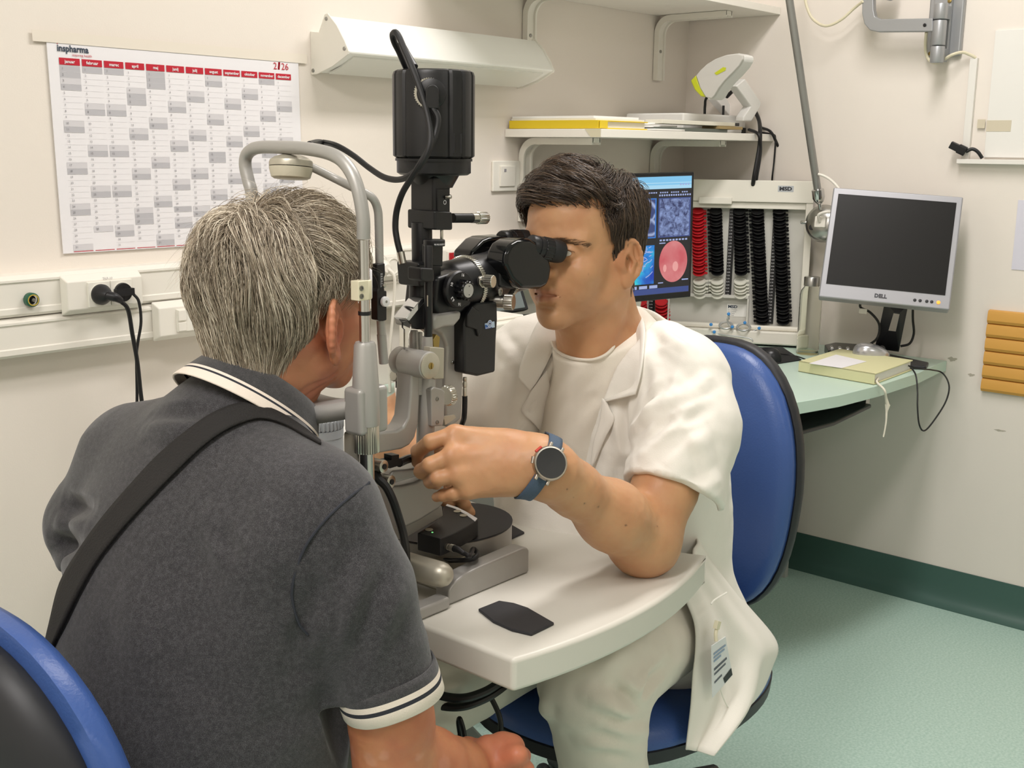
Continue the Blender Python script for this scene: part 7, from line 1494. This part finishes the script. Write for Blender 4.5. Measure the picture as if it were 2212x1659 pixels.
# --- identity badge
bg = thing('identity_badge', 'clipped plastic identity badge hanging on the white coat skirt', 'badge', ony(1555, 1440, .862))
Bq = [ony(x, y, .862) for x, y in ((1536, 1395), (1566, 1375), (1581, 1458), (1538, 1507))]
mb = MB(); mb.prism(Bq, (0, -.0012, 0)); cd_ = obj('card', mb, M('badge_white', '#dfe0e2', .3), bg)
def bq(u, v, k=.0018): return (Bq[0]*(1-u)+Bq[1]*u)*(1-v)+(Bq[3]*(1-u)+Bq[2]*u)*v+V(0, -k, 0)
for v0_, v1_, u1_, m_ in ((.16, .20, .9, 'b'), (.23, .27, .8, 'b'), (.30, .34, .55, 'b'), (.46, .51, .85, 'd'), (.56, .60, .75, 'd'), (.72, .76, .5, 'd')):
    mb = MB(); mb.add([bq(.1, v1_), bq(u1_, v1_), bq(u1_, v0_), bq(.1, v0_)], [(0, 1, 2, 3)]); obj('print_line', mb, M('print_blue', '#8fa3bd', .6) if m_ == 'b' else M('print_dark', '#5c626c', .6), cd_)
mb = MB(); mb.add([bq(.6, .98), bq(.99, .98), bq(.99, .80), bq(.55, .84)], [(0, 1, 2, 3)]); obj('black_corner', mb, m_black, cd_)
mb = MB(); mb.tube([ony(1547, 1385, .864), ony(1546, 1370, .866), ony(1548, 1358, .868)], .003, 8); mb.box(ony(1549, 1350, .868), (.010, .007, .013), Matrix.Rotation(.4, 3, 'Y')); obj('clip', mb, m_cream, bg)
# --- trousers and shoes
tr_ = Sdf(); tr_.ell((1.67, 1.12, .545), (.15, .18, .10), k=.05)
for hy, kx_, ky, ax_, ay_ in ((1.03, 1.325, .966, 1.365, .965), (1.20, 1.10, 1.165, 1.04, 1.24)):
    tr_.cap((1.64, hy, .555), (kx_, ky, .565 if ky < 1.1 else .535), .098, .084, k=.05); tr_.cap((kx_, ky, .560), (kx_*.5+ax_*.5+.02, ky*.5+ay_*.5, .35), .079, .068, k=.03); tr_.cap((kx_*.5+ax_*.5+.02, ky*.5+ay_*.5, .35), (ax_, ay_, .10), .068, .060, k=.03)
TRF = creases(tr_, [((1330, 1490), (1400, 1560), .012, -.009), ((1270, 1500), (1390, 1540), .014, .007), ((1300, 1560), (1395, 1585), .012, .006), ((1380, 1520), (1440, 1440), .012, -.006), ((1410, 1540), (1450, 1490), .010, .006), ((1440, 1535), (1475, 1490), .010, -.005), ((1260, 1600), (1390, 1620), .014, .005), ((1180, 1500), (1200, 1640), .014, .004), ((1290, 1450), (1350, 1400), .016, .004), ((930, 1490), (1010, 1470), .012, .005), ((940, 1540), (1010, 1550), .012, -.005), ((1320, 1460), (1395, 1535), .010, -.003), ((1395, 1440), (1380, 1530), .010, .003)])
def trd(P, g):
    d = .003*vnoise(P*npv((.6, 1, 1)), 16, 7)+.0012*vnoise(P, 50, 3)
    return d+crease_disp(P, TRF, 1.8)+.003*ridged(P, 13, 71, (.5, 1, .9))
Vv, F_ = mesh_sdf(tr_, (1.05, .84, .03), (1.90, 1.48, .70), .0055); skin_obj('trousers', Vv, F_, [M('trouser_cream', '#dfd8cb', .8, bump=.1, bscale=500, sheen=.15)], dr_, trd, tr_)
for ax_, ay_ in ((1.365, .965), (1.06, 1.25)):
    s_ = Sdf(); s_.ecap((ax_+.03, ay_, .05), (ax_-.16, ay_, .04), .048, .043, .8, (0, 0, 1)); s_.cut((0, 0, .004), (0, 0, -1)); Vv, F_ = mesh_sdf(s_, (ax_-.25, ay_-.07, -.01), (ax_+.1, ay_+.07, .12), .006); skin_obj('shoe', Vv, F_, [m_white], dr_)
# --- watch on the near wrist
wa = thing('wristwatch', 'round black faced sports watch on a blue fabric strap around the wrist', 'watch', tuple(WR))
wax = (-RT*.80+UP*.42-FW*.16).normalized(); wc = Vector(EL*-.10+WR*1.10); wn = (RT*.62-FW*.74-UP*.06); wn = (wn-wax*wn.dot(wax)).normalized(); wt = wax.cross(wn)
def wrist_r(a, s):
    d = npv(wn)*math.cos(a)+npv(wt)*math.sin(a); o = npv(wc)+npv(wax)*s; t = .075
    for _ in range(40):
        e = DSK((o+d*t)[None])[0]
        if e < .0003: break
        t -= e*.9
    return Vector(o+d*(t+.0022))
hwid = .0095; rows = [[wrist_r(2*math.pi*k/56, s) for k in range(56)] for s in (-hwid, -hwid*.4, hwid*.4, hwid)]
mb = MB()
for r_ in rows: mb.v += [tuple(p) for p in r_]
for j in range(3):
    for k in range(56): k2 = (k+1) % 56; mb.f.append((j*56+k, j*56+k2, (j+1)*56+k2, (j+1)*56+k)); mb.mi.append(0)
o = obj('strap', mb, M('watch_strap', '#4b5c70', .75, bump=.4, bscale=600), wa, sharp=180); s_ = o.modifiers.new('thick', 'SOLIDIFY'); s_.thickness = .0024; s_.offset = 0
bp_ = wrist_r(math.pi*1.42, 0); bo_ = wrist_r(math.pi*1.42+.02, 0); 
kb_ = [wrist_r(math.pi*.62, s) for s in (-hwid-.002, hwid+.002)]; mb = MB(); mb.tube([kb_[0], kb_[1]], .0030, 8, smooth=False); obj('buckle', mb, m_stand, wa)
w0 = wrist_r(0, 0)+wn*.0005; m_tit = M('watch_titanium', '#b9b2a8', .3, 1.)
mb = MB(); mb.lathe(w0, wn, [(.0215, 0), (.0232, .002), (.0232, .009), (.0222, .0108), (.0205, .0112)], 48); cs = obj('case', mb, m_tit, wa)
mb = MB(); mb.lathe(w0+wn*.0112, wn, [(.0203, 0), (.0200, .0006), (.0001, .0008)], 48, cap=False); obj('dial', mb, M('watch_glass', '#1d2127', .06, coat=1.), cs)
for an, m_, ln_ in ((math.radians(155), M('button_red', '#c0392b', .4), .010), (math.radians(195), m_tit, .009)):
    dd = wt*0+(wax*math.cos(0)+wt*0); dd = (wax*-math.cos(an)+wt*math.sin(an)); c = w0+wn*.0055+dd*.0235; mb = MB(); tt = wn.cross(dd).normalized(); mb.tube([c-tt*ln_*.5, c+tt*ln_*.5], .0024, 10, smooth=False); obj('button', mb, m_, cs)
for sgn_ in (1, -1):
    for s2 in (-1, 1): c = w0+wn*.003+wt*(sgn_*.0235)+wax*(s2*.0085); mb = MB(); mb.box(c, (.004, .008, .006), Matrix((wax, wt, wn)).transposed()); obj('lug', mb, m_tit, cs, bevel=.001)
# ================================================================ chairs
m_leather = M('chair_blue', '#3a5795', .36, bump=.18, bscale=260, spec=.55); m_shell = M('chair_shell', '#222327', .5); m_base = M('chair_base', '#2a292c', .4)
def chair_back(t, cx, cy, yaw_, z0, z1, w, lean, mats, ks=1.):
    n = 56; R = rotz(yaw_)       # local x points backwards, y sideways
    def pos(u, z, d): return V(cx, cy, 0)+R @ V(d+lean*(z-z0)+.55*u*u*-1., u, z)
    out = []
    for k in range(n):
        a = 2*math.pi*k/n; c, s = math.cos(a), math.sin(a); r = (abs(c)**2.8+abs(s)**2.8)**(-1/2.8); v = s*r; out.append((c*r*w*(1-.16*max(v, 0)**2-.08*max(-v, 0)), (z0+z1)/2+v*(z1-z0)/2))
    zc = (z0+z1)/2
    def rings(spec):
        mb = MB()
        for (g, d) in spec: mb.v += [tuple(pos(u*g, zc+(z-zc)*g, d)) for u, z in out]
        m = len(spec)
        for j in range(m-1):
            for k in range(n): mb.f.append((j*n+k, j*n+(k+1) % n, (j+1)*n+(k+1) % n, (j+1)*n+k)); mb.mi.append(0)
        mb.v.append(tuple(pos(0, zc, spec[0][1]))); c0 = len(mb.v)-1; mb.v.append(tuple(pos(0, zc, spec[-1][1])))
        for k in range(n): mb.f.append((c0, (k+1) % n, k)); mb.mi.append(0); mb.f.append((c0+1, (m-1)*n+k, (m-1)*n+(k+1) % n)); mb.mi.append(0)
        return mb
    obj('backrest_cushion', rings([(.3, -.050), (.6, -.049), (.85, -.044), (.95, -.034), (.985, -.02), (.985, -.004), (.9, 0)]), mats[0], t, sharp=70)
    obj('backrest_shell', rings([(.9*ks, -.002), (1.0*ks, -.006), (1.02*ks, .002), (1.02*ks, .018), (.97*ks, .034), (.8*ks, .046), (.4, .050)]), mats[1], t, sharp=70)
def seat(t, cx, cy, yaw_, z, wx, wy, mats):
    n = 60; R = rotz(yaw_)
    def rr(g, zz): return [tuple(V(cx, cy, zz)+R @ V(math.copysign(abs(math.cos(a))**.85, math.cos(a))*wx*g, math.copysign(abs(math.sin(a))**.85, math.sin(a))*wy*g, 0)) for a in [2*math.pi*k/n for k in range(n)]]
    for nm, spec, m in (('seat_cushion', [(.3, z+.012), (.75, z+.01), (.93, z), (1., z-.018), (1., z-.035)], mats[0]), ('seat_pan', [(.99, z-.035), (1.01, z-.037), (1.0, z-.06), (.8, z-.085), (.3, z-.09)], mats[1])):
        mb = MB()
        for g, zz in spec: mb.v += rr(g, zz)
        m_ = len(spec)
        for j in range(m_-1):
            for k in range(n): mb.f.append((j*n+k, j*n+(k+1) % n, (j+1)*n+(k+1) % n, (j+1)*n+k)); mb.mi.append(0)
        mb.f.append(tuple(range(n-1, -1, -1))); mb.mi.append(0); mb.f.append(tuple((m_-1)*n+k for k in range(n))); mb.mi.append(0)
        obj(nm, mb, m, t, sharp=50)
def star(t, cx, cy, z, a0):
    mb = MB(); mb.cyl((cx, cy, .09), (cx, cy, z-.08), .03, n=24); obj('gas_lift', mb, m_base, t)
    for k in range(5):
        a = a0+2*math.pi*k/5; d = V(math.cos(a), math.sin(a), 0); mb = MB(); mb.tube([V(cx, cy, .12)+d*.02, V(cx, cy, .11)+d*.14, V(cx, cy, .075)+d*.29], .02, 10, rr=[.026, .022, .016]); l = obj('base_leg', mb, m_base, t)
        c = V(cx, cy, .031)+d*.30; s = V(-d.y, d.x, 0); mb = MB(); mb.rcyl(c-s*.024, c-s*.006, .028, .006, 22); mb.rcyl(c+s*.006, c+s*.024, .028, .006, 22); mb.cyl(c-s*.01, c+s*.01, .008, n=10); obj('caster', mb, m_base, l)
c1 = thing('office_chair', 'blue upholstered swivel chair with black shell under the young man', 'chair', (1.68, 1.13, 0))
chair_back(c1, 1.965, 1.165, 0.0, .44, .985, .208, .05, (m_leather, m_shell)); seat(c1, 1.63, 1.12, .0, .443, .30, .238, (m_leather, m_shell)); star(c1, 1.66, 1.12, .44, -.06)
mb = MB(); mb.tube([V(1.70, 1.13, .36), V(1.95, 1.14, .36), V(2.02, 1.15, .45), V(2.0, 1.15, .62)], .02, 12, flat=.5); obj('back_bracket', mb, m_shell, c1)
c2 = thing('office_chair', 'blue chair with black shell at the lower left corner behind the older man', 'chair', (.60, 1.10, 0))
chair_back(c2, .495, 1.14, math.pi, .40, .895, .226, .05, (m_leather, m_shell), .90); seat(c2, .70, 1.14, math.pi, .425, .23, .225, (m_leather, m_shell)); star(c2, .68, 1.14, .42, .3)
mb = MB(); mb.tube([V(.64, 1.14, .34), V(.44, 1.13, .34), V(.40, 1.13, .44), V(.42, 1.13, .6)], .02, 12, flat=.5); obj('back_bracket', mb, m_shell, c2)
# ================================================================ cables under the table, tub and wipes on it
m_gl = M('cable_gloss', '#141416', .35)
def cab(pts, r, lb, m=None): mb = MB(); mb.tube(pts, r, 10, sub=7); tag(obj('table_cable', mb, m or m_gl), lb, 'cable')
cab([dep(870, 1452, 1.66), dep(905, 1480, 1.66), dep(950, 1502, 1.66), dep(1000, 1508, 1.66), dep(1045, 1495, 1.67), dep(1080, 1474, 1.69), dep(1096, 1462, 1.72)], .0066, 'upper thick black cable looping below the table edge')
cab([dep(868, 1478, 1.68), dep(900, 1505, 1.68), dep(950, 1524, 1.68), dep(1000, 1526, 1.68), dep(1050, 1508, 1.69), dep(1085, 1485, 1.71), dep(1100, 1468, 1.74)], .0066, 'lower thick black cable looping below the table edge')
cab([dep(1048, 1490, 1.70), dep(1062, 1510, 1.70), dep(1078, 1545, 1.70), dep(1082, 1575, 1.70), dep(1076, 1600, 1.70), dep(1068, 1625, 1.70)], .004, 'thin black cable hanging straight down beside the blue seat')
cab([dep(1004, 1645, 1.64), dep(1005, 1612, 1.64), dep(1002, 1580, 1.64), dep(994, 1553, 1.64), dep(990, 1560, 1.645), dep(994, 1590, 1.65)], .0034, 'black wire loop standing against the grey table column')
sc2 = thing('side_cabinet', 'low white cabinet behind the chin rest carrying the tub and the wipes', 'cabinet', (1.47, 1.80, 0))
obj('cabinet_body', MB().bb(1.24, 1.70, 1.58, 2.02, .03, .735), m_trunk, sc2, bevel=.003); obj('cabinet_top', MB().bb(1.23, 1.71, 1.57, 2.03, .7355, .757), m_white, sc2, bevel=.003); obj('plinth', MB().bb(1.26, 1.68, 1.6, 2.0, .0005, .0295), m_dgrey, sc2)
tb = thing('lidded_tub', 'round tub with ribbed grey lid and blue base behind the chin rest', 'tub', (1.368, 1.658, .7575))
bx, by = 1.368, 1.658
mb = MB(); mb.lathe((bx, by, .758), (0, 0, 1), [(.040, 0), (.043, .003), (.0435, .028)], 48); obj('tub_base', mb, M('tub_blue', '#2f4fa6', .4), tb)
mb = MB(); mb.lathe((bx, by, .786), (0, 0, 1), [(.0435, 0), (.0435, .030), (.0445, .031), (.0445, .046)], 48); obj('tub_wall', mb, M('tub_grey', '#9a9fa2', .5), tb)
mb = MB(); mb.knurl((bx, by, .832), (bx, by, .853), .0455, 34, .07, .06); ld = obj('lid', mb, M('tub_grey', '#9a9fa2', .5), tb)
mb = MB(); mb.lathe((bx, by, .853), (0, 0, 1), [(.018, 0), (.017, .0008)], 30); obj('lid_label', mb, m_paper, ld)
wp = thing('wipes_packet', 'soft white wipes packet with green label behind the ribbed tub', 'packet', (1.47, 1.75, .7575))
def wfn(u, v): a = math.sin(math.pi*u)*math.sin(math.pi*v); return V(1.40+.16*u+.02*v, 1.68+.13*v-.03*u, .759+.062*a**.35+.004*math.sin(u*14+v*5)*a)
mb = MB(); mb.grid(wfn, 28, 20); o = obj('pouch', mb, M('pouch_white', '#e6e6df', .35), wp); s_ = o.modifiers.new('thick', 'SOLIDIFY'); s_.thickness = .001; s_.offset = -1
def wl2(u, v): p = wfn(.25+.3*u, .35+.25*v); return p+V(0, 0, .0012)
mb = MB(); mb.grid(wl2, 8, 6); obj('green_label', mb, M('label_green', '#9cc93a', .4), wp)
